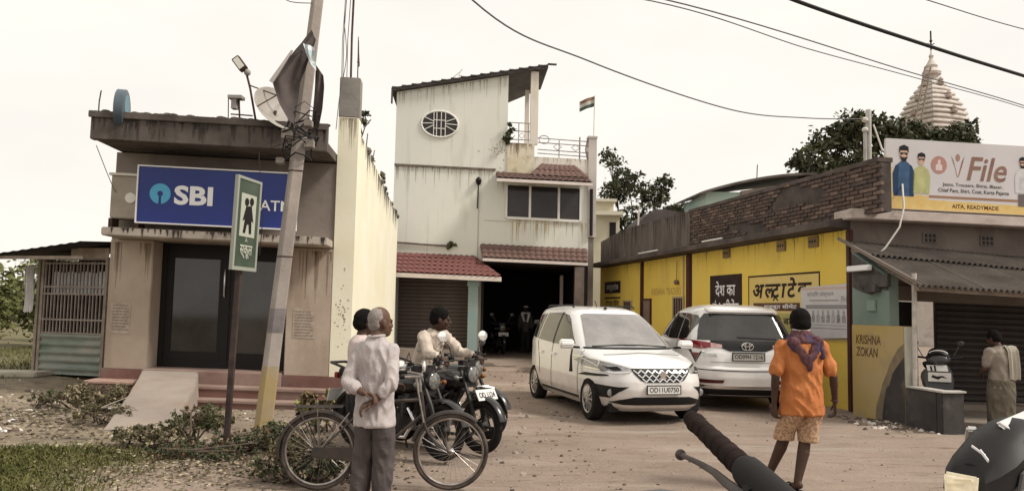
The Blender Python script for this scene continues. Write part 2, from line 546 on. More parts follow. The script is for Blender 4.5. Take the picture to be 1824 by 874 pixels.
# canopy: slab with deep edge beams
mb = MB(B)
mb.box(-4.02, -1.0, 4.03, -0.36, -0.86, 4.46)
mb.box(-4.02, -0.86, 4.05, -3.88, 9.4, 4.46)
mb.box(-3.88, -0.86, 4.04, -0.36, 9.4, 4.20)
mb.box(-4.05, -1.035, 4.37, -0.36, -1.0, 4.475)
mb.build('canopy', FASC, bank, bevel=0.01)
mb = MB(B)
r = random.Random(5)
for i in range(60):                                  # crumbled lumps and moss along the canopy edge
    u = -4.0 + 3.6 * i / 59 + r.uniform(-.02, .02)
    s = r.uniform(0.015, 0.045)
    mb.ball((u, -0.93 + r.uniform(-.06, .06), 4.47), (s * 2.0, s * 1.4, s), 6, 4)
mb.build('moss', MOSS, bank)
mb = MB(B)
mb.box(-3.93, -0.62, 2.56, -0.37, 0.03, 2.695)
mb.build('ledge', mat('ledge_plaster', (0.36, 0.31, 0.265), (0.46, 0.40, 0.345), 1.6, 0.9, 0.3, stain=[((0.15, 0.12, 0.10), 1.8, 0.5, 0.7, (1.5, 1.5, 1))]), bank, bevel=0.015)
mb = MB(B)
mb.box(-4.06, -0.03, 0.0, -3.31, 0.52, 0.408); mb.build('plinth', REDP, bank, bevel=0.01)
mb = MB(B); mb.box(-1.12, -0.03, 0.0, 0.03, 0.52, 0.398)
mb.build('plinth', REDP, bank, bevel=0.01)
mb = MB(B); mb.box(-3.31, -0.30, 0.0, -1.12, 0.94, 0.43); mb.build('porch_floor', STEP, bank, bevel=0.012)
for v0, z in ((-0.66, 0.235), (-1.02, 0.07)):
    mb = MB(B); mb.box(-2.36, v0, -0.05, -0.30, v0 + 0.36, z - 0.045); s_ = mb.build('step', REDP, bank)
    mb = MB(B); mb.box(-2.38, v0 - 0.02, z - 0.045, -0.28, v0 + 0.36, z); mb.build('tread', STEP, s_, bevel=0.01)
mb = MB(B); mb.box(-4.10, -0.52, -0.05, -3.34, -0.03, 0.21); s_ = mb.build('side_block', REDP, bank, bevel=0.01)
mb = MB(B); mb.box(-4.12, -0.54, 0.21, -3.33, -0.03, 0.245); mb.build('block_top', mat('pink_top', (0.40, 0.26, 0.215), (0.30, 0.19, 0.155), 3, 0.9), s_, bevel=0.006)
# glass doors
mb = MB(B)
for u0, u1 in ((-3.33, -3.24), (-2.29, -2.16), (-1.19, -1.10)): mb.box(u0, 0.42, 0.43, u1, 0.52, 2.55)
mb.box(-3.24, 0.425, 0.43, -1.19, 0.515, 0.56); mb.box(-3.24, 0.425, 2.43, -1.19, 0.515, 2.55)
fr = mb.build('door_frame', BLKF, bank, bevel=0.006)
for u0, u1, hu in ((-3.24, -2.29, -2.235), (-2.16, -1.19, -2.21)):
    mb = MB(B)
    mb.box(u0, 0.44, 0.56, u0 + 0.11, 0.49, 2.43); mb.box(u1 - 0.06, 0.44, 0.56, u1, 0.49, 2.43)
    mb.box(u0 + 0.11, 0.44, 0.56, u1 - 0.06, 0.49, 0.70); mb.box(u0 + 0.11, 0.44, 2.30, u1 - 0.06, 0.49, 2.43)
    d = mb.build('door', BLKF, bank)
    mb = MB(B); mb.box(u0 + 0.11, 0.462, 0.70, u1 - 0.06, 0.470, 2.30); mb.build('pane', DGLS, d)
    if u0 < -3:
        mb = MB(B); mb.tube([B and (-2.245, 0.40, 1.66), (-2.245, 0.375, 1.69), (-2.245, 0.375, 2.10), (-2.245, 0.40, 2.13)], 0.014, 8); mb.build('handle', STEEL, d, smooth=True)
# faded notices on the piers
for (u0, u1, z0, z1) in ((-3.96, -3.64, 0.98, 1.50), (-0.98, -0.62, 1.02, 1.52)):
    mb = MB(B); mb.box(u0, -0.006, z0, u1, 0.002, z1); nt_ = mb.build('notice', PAPER, bank)
    mb = MB(B)
    r = random.Random(int(u0 * 100))
    for i in range(9):
        z = z1 - 0.06 - i * 0.05
        uu = u0 + 0.03
        while uu < u1 - 0.06:
            wl = r.uniform(0.02, 0.07)
            mb.box(uu, -0.009, z, min(uu + wl, u1 - 0.02), -0.006, z + 0.018); uu += wl + 0.014
    mb.build('print', INK, nt_)
# cream side wall with the tall corner pillar
mb = MB(B)
mb.rings([[(-0.345, v, 0.39 if v < 0.6 else 0.0), (0, v, 0.39 if v < 0.6 else 0.0), (0, v, zt), (-0.345, v, zt)] for v, zt in ((0.0, 4.84), (0.34, 4.84), (0.345, 4.62), (2.2, 4.56), (4.2, 4.5), (6.5, 4.38), (9.5, 4.2))])
mb.build('side_wall', CREAM, bank)
mb = MB(B)
r = random.Random(8)
for i in range(150):                                  # black mould running down from the broken top of the side wall
    v = 0.4 + 9.0 * r.random() ** 0.9
    zt = 4.62 - 0.046 * (v - 0.35)
    l = r.uniform(0.05, 0.5) * (0.4 + r.random())
    wd = r.uniform(0.008, 0.035)
    mb.add([(0.004, v - wd, zt + 0.005), (0.004, v + wd, zt + 0.005), (0.004, v + wd * 0.3, zt - l), (0.004, v - wd * 0.2, zt - l * 0.9)], [(0, 1, 2, 3)])
mb.build('mould_streak', MOSS, bank, recalc=False)
mb = MB(B)
for i in range(44):
    v = 0.5 + 8.8 * i / 43
    s = r.uniform(0.03, 0.09)
    mb.ball((-0.15 + r.uniform(-.12, .13), v, 4.62 - 0.046 * (v - 0.35)), (s * 1.2, s * 1.6, s), 6, 4)
mb.build('broken_top', MOSS, bank)
mb = MB(B); mb.box(-0.35, 0.0, 4.845, 0.004, 0.32, 5.55); mb.build('pillar', GREYC, bank, bevel=0.012)
for u, v, zt, rr in ((-0.17, 0.05, 8.6, 0.020), (-0.31, 0.06, 8.2, 0.007), (-0.27, 0.26, 8.0, 0.007), (-0.36, 0.25, 7.6, 0.006), (-0.08, 0.27, 5.95, 0.008), (-0.06, 0.07, 5.86, 0.007)):
    mb = MB(B); mb.tube([(u, v, 5.5), (u - 0.01, v, 6.3), (u + 0.02 * (rr < .01), v, 7.2 if zt > 7.2 else zt - .1), (u - 0.015, v, zt)], rr, 6); mb.build('rebar', IRON, bank)
for z, l in ((4.22, 0.24), (4.28, 0.3), (4.33, 0.2)):
    mb = MB(B); mb.tube([(-4.0, 0.2 + z - 4.2, z), (-4.02 - l, 0.2 + z - 4.2, z + 0.02)], 0.009, 6); mb.build('rebar', IRON, bank)
mb = MB(B); mb.tube([(-3.9, -1.02, 4.40), (-3.9, -1.02, 4.62), (-3.88, -1.02, 4.80)], 0.01, 6); mb.build('rebar', IRON, bank)

# rain streaks and mould with their own outlines, flat on the faces
def streaks(name, f, u0, u1, zt, n, lmax, wmax, m, parent, seed, v=-0.004, side=False):
    r = random.Random(seed); q = MB(f)
    for _ in range(n):
        u = r.uniform(u0, u1)
        while noise.noise((u * 2.3, seed, 0)) + .5 * noise.noise((u * 7, seed, 3)) < r.uniform(-.45, .2): u = r.uniform(u0, u1)
        l = lmax * r.random() ** 1.8 + 0.03; wd = wmax * r.uniform(.3, 1)
        z = zt(u) if callable(zt) else zt
        a = r.uniform(-.4, .4) * wd
        q.add([(u - wd, v, z), (u + wd, v, z), (u + wd * .55 + a, v, z - l * .5), (u + wd * .12 + a, v, z - l), (u - wd * .12 + a, v, z - l * .93), (u - wd * .5 + a, v, z - l * .45)], [(0, 1, 2, 5), (5, 2, 3, 4)])
    o = q.build(name, m, parent, recalc=False); o['kind'] = 'stuff'; return o
SOOT = mat('soot_streak', (0.055, 0.045, 0.04), (0.11, 0.09, 0.08), 5, .95)
SOOTP = mat('pale_streak', (0.30, 0.255, 0.21), (0.38, 0.33, 0.28), 5, .95)
streaks('rain_streak', B, -4.0, -.4, 4.37, 90, .32, .03, SOOT, bank, 41, -1.006)
streaks('rain_streak', B, -3.85, -.4, 2.69, 50, .13, .03, SOOT, bank, 42, -.626)
streaks('rain_streak', B, -.33, -.02, 4.83, 26, .6, .012, mat('cream_streak', (0.46, 0.40, 0.29), (0.36, 0.31, 0.23), 4, .95), bank, 43, -.004)
q = MB(B); rb_ = random.Random(46)
for i in range(70):                                       # flaked spots on the cream pillar
    u, z, s_ = -.17 + rb_.gauss(0, .07), 1.55 + rb_.gauss(0, .33), rb_.uniform(.004, .016)
    if -.33 < u < -.02: q.add([(u + s_ * math.cos(k) * rb_.uniform(.6, 1.2), -.003, z + s_ * math.sin(k)) for k in (0, 1.2, 2.4, 3.7, 5)], [(0, 1, 2, 3, 4)])
o = q.build('flaked_paint', mat('flake_brown', (0.30, 0.25, 0.19), None), bank, recalc=False); o['kind'] = 'stuff'
streaks('rain_streak', B, -1.08, -.37, 2.5, 22, .9, .02, mat('brown_streak', (0.28, 0.21, 0.16), (0.23, 0.17, 0.13), 4, .95), bank, 44, -.004)
streaks('rain_streak', B, -4.0, -3.36, 2.5, 20, .8, .02, mat('brown_streak', (0.2, 0.135, 0.095), None), bank, 45, -.004)

# concrete ramp
mb = MB()
tl, tr_ = B(-3.28, -0.30, 0.425), B(-2.40, -0.30, 0.425)
rows = []
for i in range(11):
    t = i / 10
    a = tl.lerp(Vector((-4.95, 9.75, 0.03)), t); b = tr_.lerp(Vector((-4.20, 9.80, 0.03)), t)
    bend = 0.10 * math.sin(PI * t)
    a.x += bend * 0.4; b.x += bend
    a.z += 0.03 * math.sin(PI * t); b.z += 0.02 * math.sin(PI * t)
    wob = 0.02 * noise.noise((t * 7, 1, 1))
    rows.append([tuple(a + Vector((wob, 0, 0))), tuple(a.lerp(b, 0.33)), tuple(a.lerp(b, 0.66)), tuple(b + Vector((-wob * 2, 0, 0))), (b.x + 0.05, b.y, -0.1), (a.x - 0.05, a.y, -0.1)])
mb.rings(rows)
rp = mb.build('ramp', mat('ramp_concrete', (0.26, 0.215, 0.18), (0.33, 0.275, 0.235), 1.4, 0.92, 0.35, 18, stain=((0.26, 0.19, 0.15), 1.9, 0.55, 0.75)), bevel=0.015, smooth=True)
props(rp, 'sloping concrete ramp running up to the bank door', 'ramp')

# blue bank sign
BLUE = mat('sign_blue', (0.012, 0.030, 0.235), (0.018, 0.042, 0.28), 0.7, 0.35, spec=0.4)
WHT = mat('white_paint', (0.80, 0.79, 0.80), None, rough=0.5)
CYAN = mat('logo_cyan', (0.075, 0.36, 0.58), None, rough=0.45)
sg = thing('bank_sign', 'long blue signboard with cyan round logo and white letters above the glass doors', 'sign', B(-2.1, -0.62, 2.8))
mb = MB(B); mb.box(-3.39, -0.62, 2.80, -0.90, -0.50, 3.70); mb.build('panel', BLUE, sg)
mb = MB(B)
for q in ((-3.41, 2.78, -0.88, 2.80), (-3.41, 3.70, -0.88, 3.72), (-3.41, 2.80, -3.39, 3.70), (-0.90, 2.80, -0.88, 3.70)):
    mb.box(q[0], -0.645, q[1], q[2], -0.50, q[3])
mb.build('frame', WHT, sg)
mb = MB(B)
pts = [(-3.03 + 0.006, 3.27 - 0.02)]
rr = 0.165
def disc_logo(cx, cz, rr, v):
    q = MB(B)
    a0 = -PI / 2 + 0.13
    out_, in_ = [], []
    for i in range(49):
        t = a0 + (2 * PI - 0.26) * i / 48
        out_.append((cx + rr * math.cos(t), v, cz + rr * math.sin(t)))
        t2 = -PI / 2 + 0.42 + (2 * PI - 0.84) * i / 48
        in_.append((cx + rr * 0.27 * math.cos(t2), v, cz + rr * 0.27 * math.sin(t2)))
    q.grid([out_, in_])
    return q
disc_logo(-3.04, 3.27, 0.165, -0.626).build('logo', CYAN, sg, recalc=False)
lettering('lettering', 'SBI', WHT, B, -2.82, 3.105, 0.61, 0.315, -0.626, sg, bold=0.035)
lettering('lettering', 'ATM', WHT, B, -1.46, 3.08, 0.50, 0.17, -0.626, sg, bold=0.01)

# cream box beside the sign
ac = thing('air_conditioner', 'cream outdoor unit with a round grille at the end of the blue sign', 'air conditioner', B(-3.7, -0.4, 2.7))
BEIGE = mat('beige_casing', (0.38, 0.33, 0.27), (0.31, 0.265, 0.215), 3, 0.7, stain=((0.25, 0.2, 0.16), 3, 0.6, 0.8))
mb = MB(B); mb.box(-3.90, -0.42, 2.86, -3.43, -0.12, 3.56); mb.build('casing', BEIGE, ac, bevel=0.015)
mb = MB(B); mb.lathe([(0.085, -0.436), (0.085, -0.421)], (-3.58, 0, 3.20), 20, 'y'); mb.build('grille', mat('pale_disc', (0.72, 0.68, 0.62), None), ac)
mb = MB(B); mb.box(-3.92, -0.40, 2.70, -3.86, -0.14, 2.86); mb.box(-3.5, -0.40, 2.70, -3.44, -0.14, 2.86); mb.build('bracket', IRON, ac)
mb = MB(B); mb.box(-3.93, -0.45, 3.56, -3.40, -0.08, 3.60); mb.build('lid', mat('pale_lid', (0.68, 0.63, 0.56), None), ac)

# round sign on the canopy corner, seen nearly edge-on
rs = thing('round_sign', 'round grey-blue disc sign on edge at the canopy corner', 'sign', (-6.27, 12.35, 4.3))
ax = Vector((0.96, 0.28, 0)).normalized()
ay = Vector((-ax.y, ax.x, 0))
def rsf(a, b, c): return Vector((-6.27, 12.35, 4.62)) + ax * a + ay * b + Vector((0, 0, c))
mb = MB(rsf); mb.lathe([(0.33, -0.07), (0.345, -0.06), (0.345, 0.06), (0.33, 0.07)], (0, 0, 0), 40, 'x'); mb.build('drum', mat('sign_grey_blue', (0.06, 0.09, 0.115), (0.1, 0.135, 0.16), 2, 0.5), rs, smooth=True)
mb = MB(rsf); mb.lathe([(0.20, 0.071), (0.20, 0.074)], (0, 0, 0.06), 30, 'x'); mb.build('logo', mat('pale_cyan', (0.17, 0.27, 0.32), None), rs)
def rsl(u, v, z): return rsf(v, u, z)
lettering('lettering', 'SBI', WHT, rsl, -0.2, -0.27, 0.4, 0.13, 0.075, rs, bold=0.02)
mb = MB(rsf); mb.bar((-0.02, 0.1, -0.3), (0.1, 0.35, -0.42), 0.05); mb.build('bracket', IRON, rs)

# dish and floodlight on the canopy
DISH = mat('dish_grey', (0.34, 0.315, 0.285), (0.27, 0.245, 0.215), 2.5, 0.6, stain=((0.3, 0.26, 0.22), 3, 0.62, 0.8))
sdh = thing('satellite_dish', 'pale dented dish tilted against the pole on the canopy', 'satellite dish', (-3.84, 12.4, 4.4))
dn = Vector((0.62, -0.55, 0.5)).normalized(); da = dn.orthogonal().normalized(); db = dn.cross(da)
def df(a, b, c): return Vector((-3.78, 12.42, 4.74)) + da * a + db * b + dn * c
mb = MB(df); mb.lathe([(0.02, -0.14), (0.16, -0.12), (0.30, -0.07), (0.42, -0.005), (0.44, 0.0), (0.42, 0.006), (0.30, -0.058), (0.16, -0.105), (0.02, -0.125)], (0, 0, 0), 32); mb.build('reflector', DISH, sdh, smooth=True)
mb = MB(); mb.tube([df(0.43, 0, 0), df(0.1, 0, 0.55)], 0.012, 6); mb.tube([df(-0.3, 0.3, 0), df(0.1, 0, 0.55)], 0.010, 6); mb.tube([(-3.9, 12.45, 4.42), (-3.85, 12.45, 4.7)], 0.025, 8); mb.build('arm', IRON, sdh)
fl = thing('floodlight', 'small floodlight on a thin slanted bracket on the canopy', 'floodlight', (-4.15, 12.4, 4.4))
mb = MB(); mb.tube([(-4.12, 12.4, 4.4), (-4.26, 12.4, 5.05), (-4.34, 12.4, 5.32)], 0.018, 8); mb.tube([(-4.28, 12.4, 5.1), (-3.6, 12.4, 4.86)], 0.011, 6)
mb.tube([(-4.40, 12.42, 4.4), (-4.44, 12.42, 4.9)], 0.014, 6); mb.tube([(-4.55, 12.4, 4.62), (-4.2, 12.4, 4.6)], 0.012, 6); mb.tube([(-4.6, 12.45, 4.42), (-4.62, 12.45, 4.9)], 0.008, 6); mb.build('bracket', IRON, fl)
lm = Matrix.Translation((-4.42, 12.38, 5.42)) @ Matrix.Rotation(rad(-38), 4, 'Y')
mb = MB(lambda x, y, z: lm @ Vector((x, y, z))); mb.box(-0.065, -0.09, -0.11, 0.065, 0.03, 0.13); hd = mb.build('lamp_head', IRON, fl, bevel=0.01)
mb = MB(lambda x, y, z: lm @ Vector((x, y, z))); mb.box(-0.048, -0.097, -0.085, 0.048, -0.091, 0.105); mb.build('lens', mat('lamp_lens', (0.7, 0.68, 0.62), None, rough=0.2), hd)
mb = MB(); mb.ball((-4.31, 12.38, 5.30), 0.055, 10, 8); mb.build('sensor', mat('grey_plastic', (0.3, 0.28, 0.26), None), fl, smooth=True)
mb = MB(); mb.box(-4.58, 12.3, 4.86, -4.36, 12.48, 4.91); mb.box(-4.53, 12.33, 4.70, -4.45, 12.45, 4.86); mb.build('junction_box', mat('grey_plastic', (0.3, 0.28, 0.26), None), fl)

# ---------------------------------------------------------------- lean-to shed of tin and bars
S0 = Frame(-9.38, 15.65, -0.27)
shed = thing('tin_shed', 'lean-to shed with pale bar grille and green tin base', 'shed', S0(0.8, 0, 0.1))
WOODP = mat('grey_post', (0.33, 0.27, 0.22), (0.22, 0.18, 0.15), 4, 0.9)
BAR = mat('pale_bar', (0.34, 0.285, 0.25), (0.24, 0.19, 0.165), 5, 0.7)
TING = mat('green_tin', (0.17, 0.21, 0.17), (0.24, 0.25, 0.22), 1.5, 0.6, stain=[((0.10, 0.15, 0.10), 1.2, 0.5, 0.6, (0.3, 1, 3)), ((0.3, 0.27, 0.23), 2.0, 0.55, 0.75, (0.5, 1, 2))])
for u in (0.0, 0.1, 1.62):
    mb = MB(S0); mb.box(u - 0.03, -0.03, 0.05, u + 0.03, 0.03, 2.42); mb.build('post', WOODP, shed)
mb = MB(S0)
zz = 0.22
rows = []
for i in range(41):
    z = 0.16 + (0.94 - 0.16) * i / 40
    rows.append([(0.1, -0.012 + 0.018 * math.sin(i * 2 * PI / 8), z), (1.58, -0.012 + 0.018 * math.sin(i * 2 * PI / 8 + .1), z)])
mb.grid(rows); mb.box(0.1, 0.01, 0.16, 1.58, 0.03, 0.94); mb.build('tin_panel', TING, shed, smooth=True)
for i in range(18):
    u = 0.16 + 1.42 * i / 17
    mb = MB(S0); mb.bar((u, 0, 0.95), (u + R.uniform(-.012, .012), 0, 2.36), 0.022, 0.03, (0, 1, 0)); mb.build('bar', BAR, shed)
for z in (0.96, 1.22, 1.72, 1.86, 2.32, 2.40):
    mb = MB(S0); mb.box(0.06, -0.022, z - 0.016, 1.60, -0.012, z + 0.016); mb.build('rail', BAR if z > 1.0 else WOODP, shed)
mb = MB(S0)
mb.box(0.05, 0.9, 0.1, 1.7, 0.96, 2.5); mb.box(1.66, 0.05, 0.1, 1.7, 0.9, 2.6); mb.box(0.02, 0.05, 0.1, 0.06, 0.9, 2.4)  # left side closed and back set closer to keep light out
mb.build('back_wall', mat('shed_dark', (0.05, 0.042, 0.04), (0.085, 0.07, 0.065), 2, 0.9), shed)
mb = MB(S0); mb.box(0.75, -0.02, 2.42, 1.64, 0.0, 2.62); mb.build('board', mat('pale_board', (0.36, 0.29, 0.24), (0.5, 0.42, 0.36), 5, 0.9), shed)
mb = MB(S0)
rows = []
for i in range(33):
    u = -0.62 + 2.35 * i / 32
    dz = 0.012 * math.sin(i * PI / 1.5)
    rows.append([(u, -0.75, 2.42 + 0.115 * (u + 0.62) + dz), (u, 1.8, 2.60 + 0.115 * (u + 0.62) + dz)])
b0 = len(mb.v); mb.grid(rows); mb.grid([[(p[0], p[1], p[2] - 0.03) for p in rr_] for rr_ in rows])
mb.build('roof_sheet', mat('shed_roof', (0.07, 0.06, 0.055), (0.13, 0.11, 0.1), 2, 0.85), shed, smooth=True)
mb = MB(S0); mb.box(-0.55, -0.7, 2.36, 1.7, -0.64, 2.42); mb.build('beam', WOODP, shed)
# washing hung behind the bars
for (u0, u1, z0, z1, c, nm, lb) in ((0.25, 1.5, 1.72, 2.15, (0.74, 0.77, 0.82), 'cloth', 'pale blue-white cloth hung behind the shed bars'), (-0.26, -0.04, 1.35, 2.25, (0.72, 0.70, 0.69), 'cloth', 'white cloth hanging outside the corner post of the shed')):
    mb = MB(S0)
    for sgn in (0, 0.006):
        mb.grid([[(u0 + (u1 - u0) * i / 24 + (0.02 * math.sin(j) if u1 < 0 else 0), (0.07 if u1 > 0 else -0.09) + sgn + 0.03 * math.sin(i * 1.7) * (0.4 + 0.1 * j), z0 + (z1 - z0) * j / 6 + 0.02 * math.sin(i * .9)) for i in range(25)] for j in range(7)])
    o = mb.build(nm, mat('cloth_%d' % int(u0 * 100), c, tuple(x * 0.8 for x in c), 4, 0.9), smooth=True)
    props(o, lb, 'cloth')
mb = MB(); mb.rings([[(-10.6, 14.6, 0.12), (-9.0, 15.1, 0.12), (-8.9, 15.7, 0.12), (-10.5, 15.6, 0.12)], [(-10.6, 14.6, 0.22), (-9.0, 15.1, 0.22), (-8.9, 15.7, 0.22), (-10.5, 15.6, 0.22)]])
props(mb.build('stone_slab', mat('slab_grey', (0.40, 0.36, 0.29), (0.5, 0.46, 0.38), 3, 0.9), bevel=0.02), 'flat pale stone slab lying on the grass left of the shed', 'slab')

# ---------------------------------------------------------------- utility pole, cloth and sign post
PX = lambda z: -3.01 + 0.0676 * z
PY = lambda z: 9.77 + 0.055 * z
pole = thing('utility_pole', 'leaning square concrete pole with yellow painted foot', 'pole', (-3.01, 9.77, 0))
CP = mat('pole_concrete', (0.27, 0.235, 0.21), (0.36, 0.31, 0.28), 2.0, 0.9, 0.3, 20, stain=[((0.23, 0.19, 0.17), 2.2, 0.55, 0.75, (2, 2, 0.3))])
YP = mat('pole_yellow', (0.36, 0.26, 0.115), (0.31, 0.24, 0.14), 2.4, 0.85, 0.2, stain=((0.33, 0.27, 0.2), 3, 0.55, 0.75))
def polering(z, w):
    x, y = PX(z), PY(z)
    c, s = math.cos(0.5), math.sin(0.5)
    return [(x + (a * c - b * s) * w, y + (a * s + b * c) * w * 0.8, z) for a, b in ((-.5, -.36), (-.36, -.5), (.36, -.5), (.5, -.36), (.5, .36), (.36, .5), (-.36, .5), (-.5, .36))]
mb = MB(); mb.rings([polering(z, 0.185 - 0.0085 * z) for z in (0.84, 2, 4, 6, 8.2)]); mb.build('shaft', CP, pole)
mb = MB(); mb.rings([polering(z, 0.188 - 0.0085 * z) for z in (-0.2, 0.4, 0.84)]); mb.build('painted_foot', YP, pole)
mb = MB(); mb.rings([polering(z, 0.190 - 0.0085 * z) for z in (1.25, 1.55)]); mb.build('grey_band', mat('grey_band', (0.16, 0.14, 0.14), (0.24, 0.2, 0.2), 5, 0.8), pole)
for z in (2.2, 3.3):
    mb = MB(); q = [Vector(p) for p in polering(z, 0.19 - 0.0085 * z)]; mb.tube([tuple(p) for p in q], 0.008, 6, closed=True); mb.build('strap', IRON, pole)
BLKC = mat('black_cable', (0.03, 0.027, 0.027), None, rough=0.7)
wt = thing('cable_bundle', 'tangle of black wires and clamps tied round the leaning pole at canopy height', 'cables', (PX(3.8), PY(3.8), 3.6))
r = random.Random(21)
mb = MB()
for i in range(9):
    z = 3.75 + r.uniform(-0.25, 0.4)
    n = 9
    a0, sp = r.random() * 6, r.uniform(0.10, 0.24)
    mb.tube([(PX(z) + sp * math.cos(a0 + j * .9) + r.uniform(-.03, .03), PY(z) + sp * math.sin(a0 + j * .9), z + r.uniform(-.12, .12)) for j in range(n)], r.uniform(0.005, 0.013), 5)
mb.tube([(PX(3.6), PY(3.6) - .1, 3.7), (-3.2, 9.75, 3.5), (-3.1, 9.7, 2.6), (-3.12, 9.7, 2.2)], 0.006, 5)
mb.build('wire', BLKC, wt)
for k, (dx, dz, s) in enumerate(((-.14, .02, .07), (.14, -.1, .06), (-.22, -.33, .045), (.12, .16, .05))):
    mb = MB(); mb.box(PX(3.8) + dx - s, PY(3.8) - .14, 3.75 + dz - s, PX(3.8) + dx + s, PY(3.8) - .02, 3.75 + dz + s * .8); mb.build('junction_box', mat('clamp_grey', (0.2, 0.17, 0.15), (0.3, 0.26, 0.23), 8, 0.8), wt, bevel=0.01)

TARP = mat('dark_tarp', (0.085, 0.068, 0.066), (0.14, 0.115, 0.11), 2.5, 0.9, 0.2)
def cloth(name, left, right, m, label, cat, amp, seed, thick=0.012, n=14):
    r = random.Random(seed)
    def lerp_path(path, t):
        t *= len(path) - 1
        i = min(int(t), len(path) - 2)
        return Vector(path[i]).lerp(Vector(path[i + 1]), t - i)
    front, back = [], []
    for i in range(n + 1):
        t = i / n
        a, b = lerp_path(left, t), lerp_path(right, t)
        row, rb = [], []
        for j in range(13):
            s = j / 12
            p = a.lerp(b, s)
            d = amp * math.sin(s * 9 + t * 3) * math.sin(PI * min(1, t * 1.2 + .1)) + amp * 0.8 * noise.noise((p.x * 4, p.z * 4, seed))
            row.append((p.x, p.y + d, p.z)); rb.append((p.x, p.y + d + thick, p.z))
        front.append(row); back.append(rb)
    q = MB(); q.grid(front); q.grid([x[::-1] for x in back])
    o = q.build(name, m, smooth=True, recalc=False)
    return props(o, label, cat)
cloth('torn_banner', [(-2.63, 9.85, 5.12), (-2.83, 9.72, 4.78), (-3.06, 9.66, 4.40), (-2.96, 9.68, 4.12), (-2.83, 9.7, 3.90)],
      [(-2.58, 9.86, 5.0), (-2.68, 9.84, 4.62), (-2.74, 9.84, 4.4), (-2.77, 9.84, 4.1), (-2.80, 9.85, 3.88)], TARP, 'torn dark banner hanging like a sail from the leaning pole', 'banner', 0.05, 3)
cloth('torn_banner', [(-2.63, 10.13, 4.75), (-2.64, 10.15, 4.5), (-2.66, 10.16, 4.1), (-2.66, 10.16, 3.85)],
      [(-2.52, 10.1, 4.6), (-2.50, 10.1, 4.45), (-2.51, 10.1, 4.15), (-2.56, 10.1, 3.9)], TARP, 'narrow dark rag hanging behind the leaning pole', 'banner', 0.03, 5)
cloth('torn_banner', [(-2.84, 9.70, 4.80), (-2.95, 9.66, 4.60), (-3.08, 9.64, 4.38)], [(-2.81, 9.69, 4.79), (-2.91, 9.65, 4.57), (-3.03, 9.63, 4.35)], mat('pale_hem', (0.42, 0.38, 0.36), None), 'pale hem strip on the edge of the torn banner', 'banner', 0.004, 6)
cloth('plastic_scrap', [(-2.70, 9.72, 4.90), (-2.66, 9.70, 4.78), (-2.58, 9.72, 4.62)], [(-2.56, 9.74, 4.86), (-2.54, 9.74, 4.76), (-2.53, 9.76, 4.56)], mat('cyan_scrap', (0.35, 0.47, 0.5), (0.75, 0.77, 0.77), 7, 0.4, stretch=(1, 1, 3)), 'cyan and white plastic scrap caught on the leaning pole', 'plastic scrap', 0.03, 8)

SP = Frame(-3.045, 8.63, 1.02)
post = thing('school_sign', 'green school crossing sign turned nearly edge-on on a thin dark post', 'road sign', (-3.045, 8.63, 0))
mb = MB(); mb.rings([[(-3.045 + 0.05 * z / 2 + a, 8.63 + b, z - .1) for a, b in ((-.028, -.028), (.028, -.028), (.028, .028), (-.028, .028))] for z in (0, 1.0, 2.0, 3.0)]); mb.build('post', mat('post_dark', (0.045, 0.03, 0.028), (0.10, 0.07, 0.06), 5, 0.7), post)
SPF = Frame(-3.045 - 0.27 * math.cos(1.42), 8.63 - 0.27 * math.sin(1.42), 1.42)
def spf(u, v, z): return SPF(u, v - 0.06, 0) + Vector((0.025 * z, 0, z))
GREEN = mat('sign_green', (0.055, 0.085, 0.055), (0.085, 0.115, 0.08), 3, 0.5)
mb = MB(spf); mb.box(0, 0, 1.99, 0.54, 0.025, 2.96); mb.build('panel', GREEN, post)
mb = MB(spf)
for q in ((0, 1.96, .54, 2.0), (0, 2.95, .54, 2.98), (0, 2.0, .03, 2.95), (.51, 2.0, .54, 2.95)): mb.box(q[0] - .004, -0.008, q[1], q[2] + .004, 0.03, q[3])
mb.build('border', mat('sign_edge', (0.30, 0.31, 0.27), None, rough=0.5), post)
mb = MB(spf); mb.box(0.10, -0.006, 2.33, 0.44, 0.0, 2.80); pan = mb.build('pictogram_panel', mat('sign_cream', (0.42, 0.43, 0.36), None, rough=0.5), post)
mb = MB(spf)
mb.prism([(0.15, 2.50), (0.21, 2.66), (0.33, 2.68), (0.39, 2.50), (0.345, 2.52), (0.36, 2.37), (0.31, 2.37), (0.29, 2.47), (0.25, 2.47), (0.22, 2.37), (0.17, 2.37), (0.20, 2.52)], -0.010, -0.0065); mb.lathe([(0.045, -0.010), (0.045, -0.0065)], (0.22, 0, 2.71), 14, 'y'); mb.lathe([(0.045, -0.010), (0.045, -0.0065)], (0.33, 0, 2.725), 14, 'y'); mb.build('pictogram', BLKF, pan)
lettering('lettering', 'A', mat('sign_cream', (0.5, 0.5, 0.42), None), spf, 0.24, 2.27, 0.06, 0.05, -0.004, post)
lettering('lettering', 'स्कूल', mat('sign_cream', (0.5, 0.5, 0.42), None), spf, 0.14, 2.09, 0.28, 0.15, -0.004, post, bold=0.02)
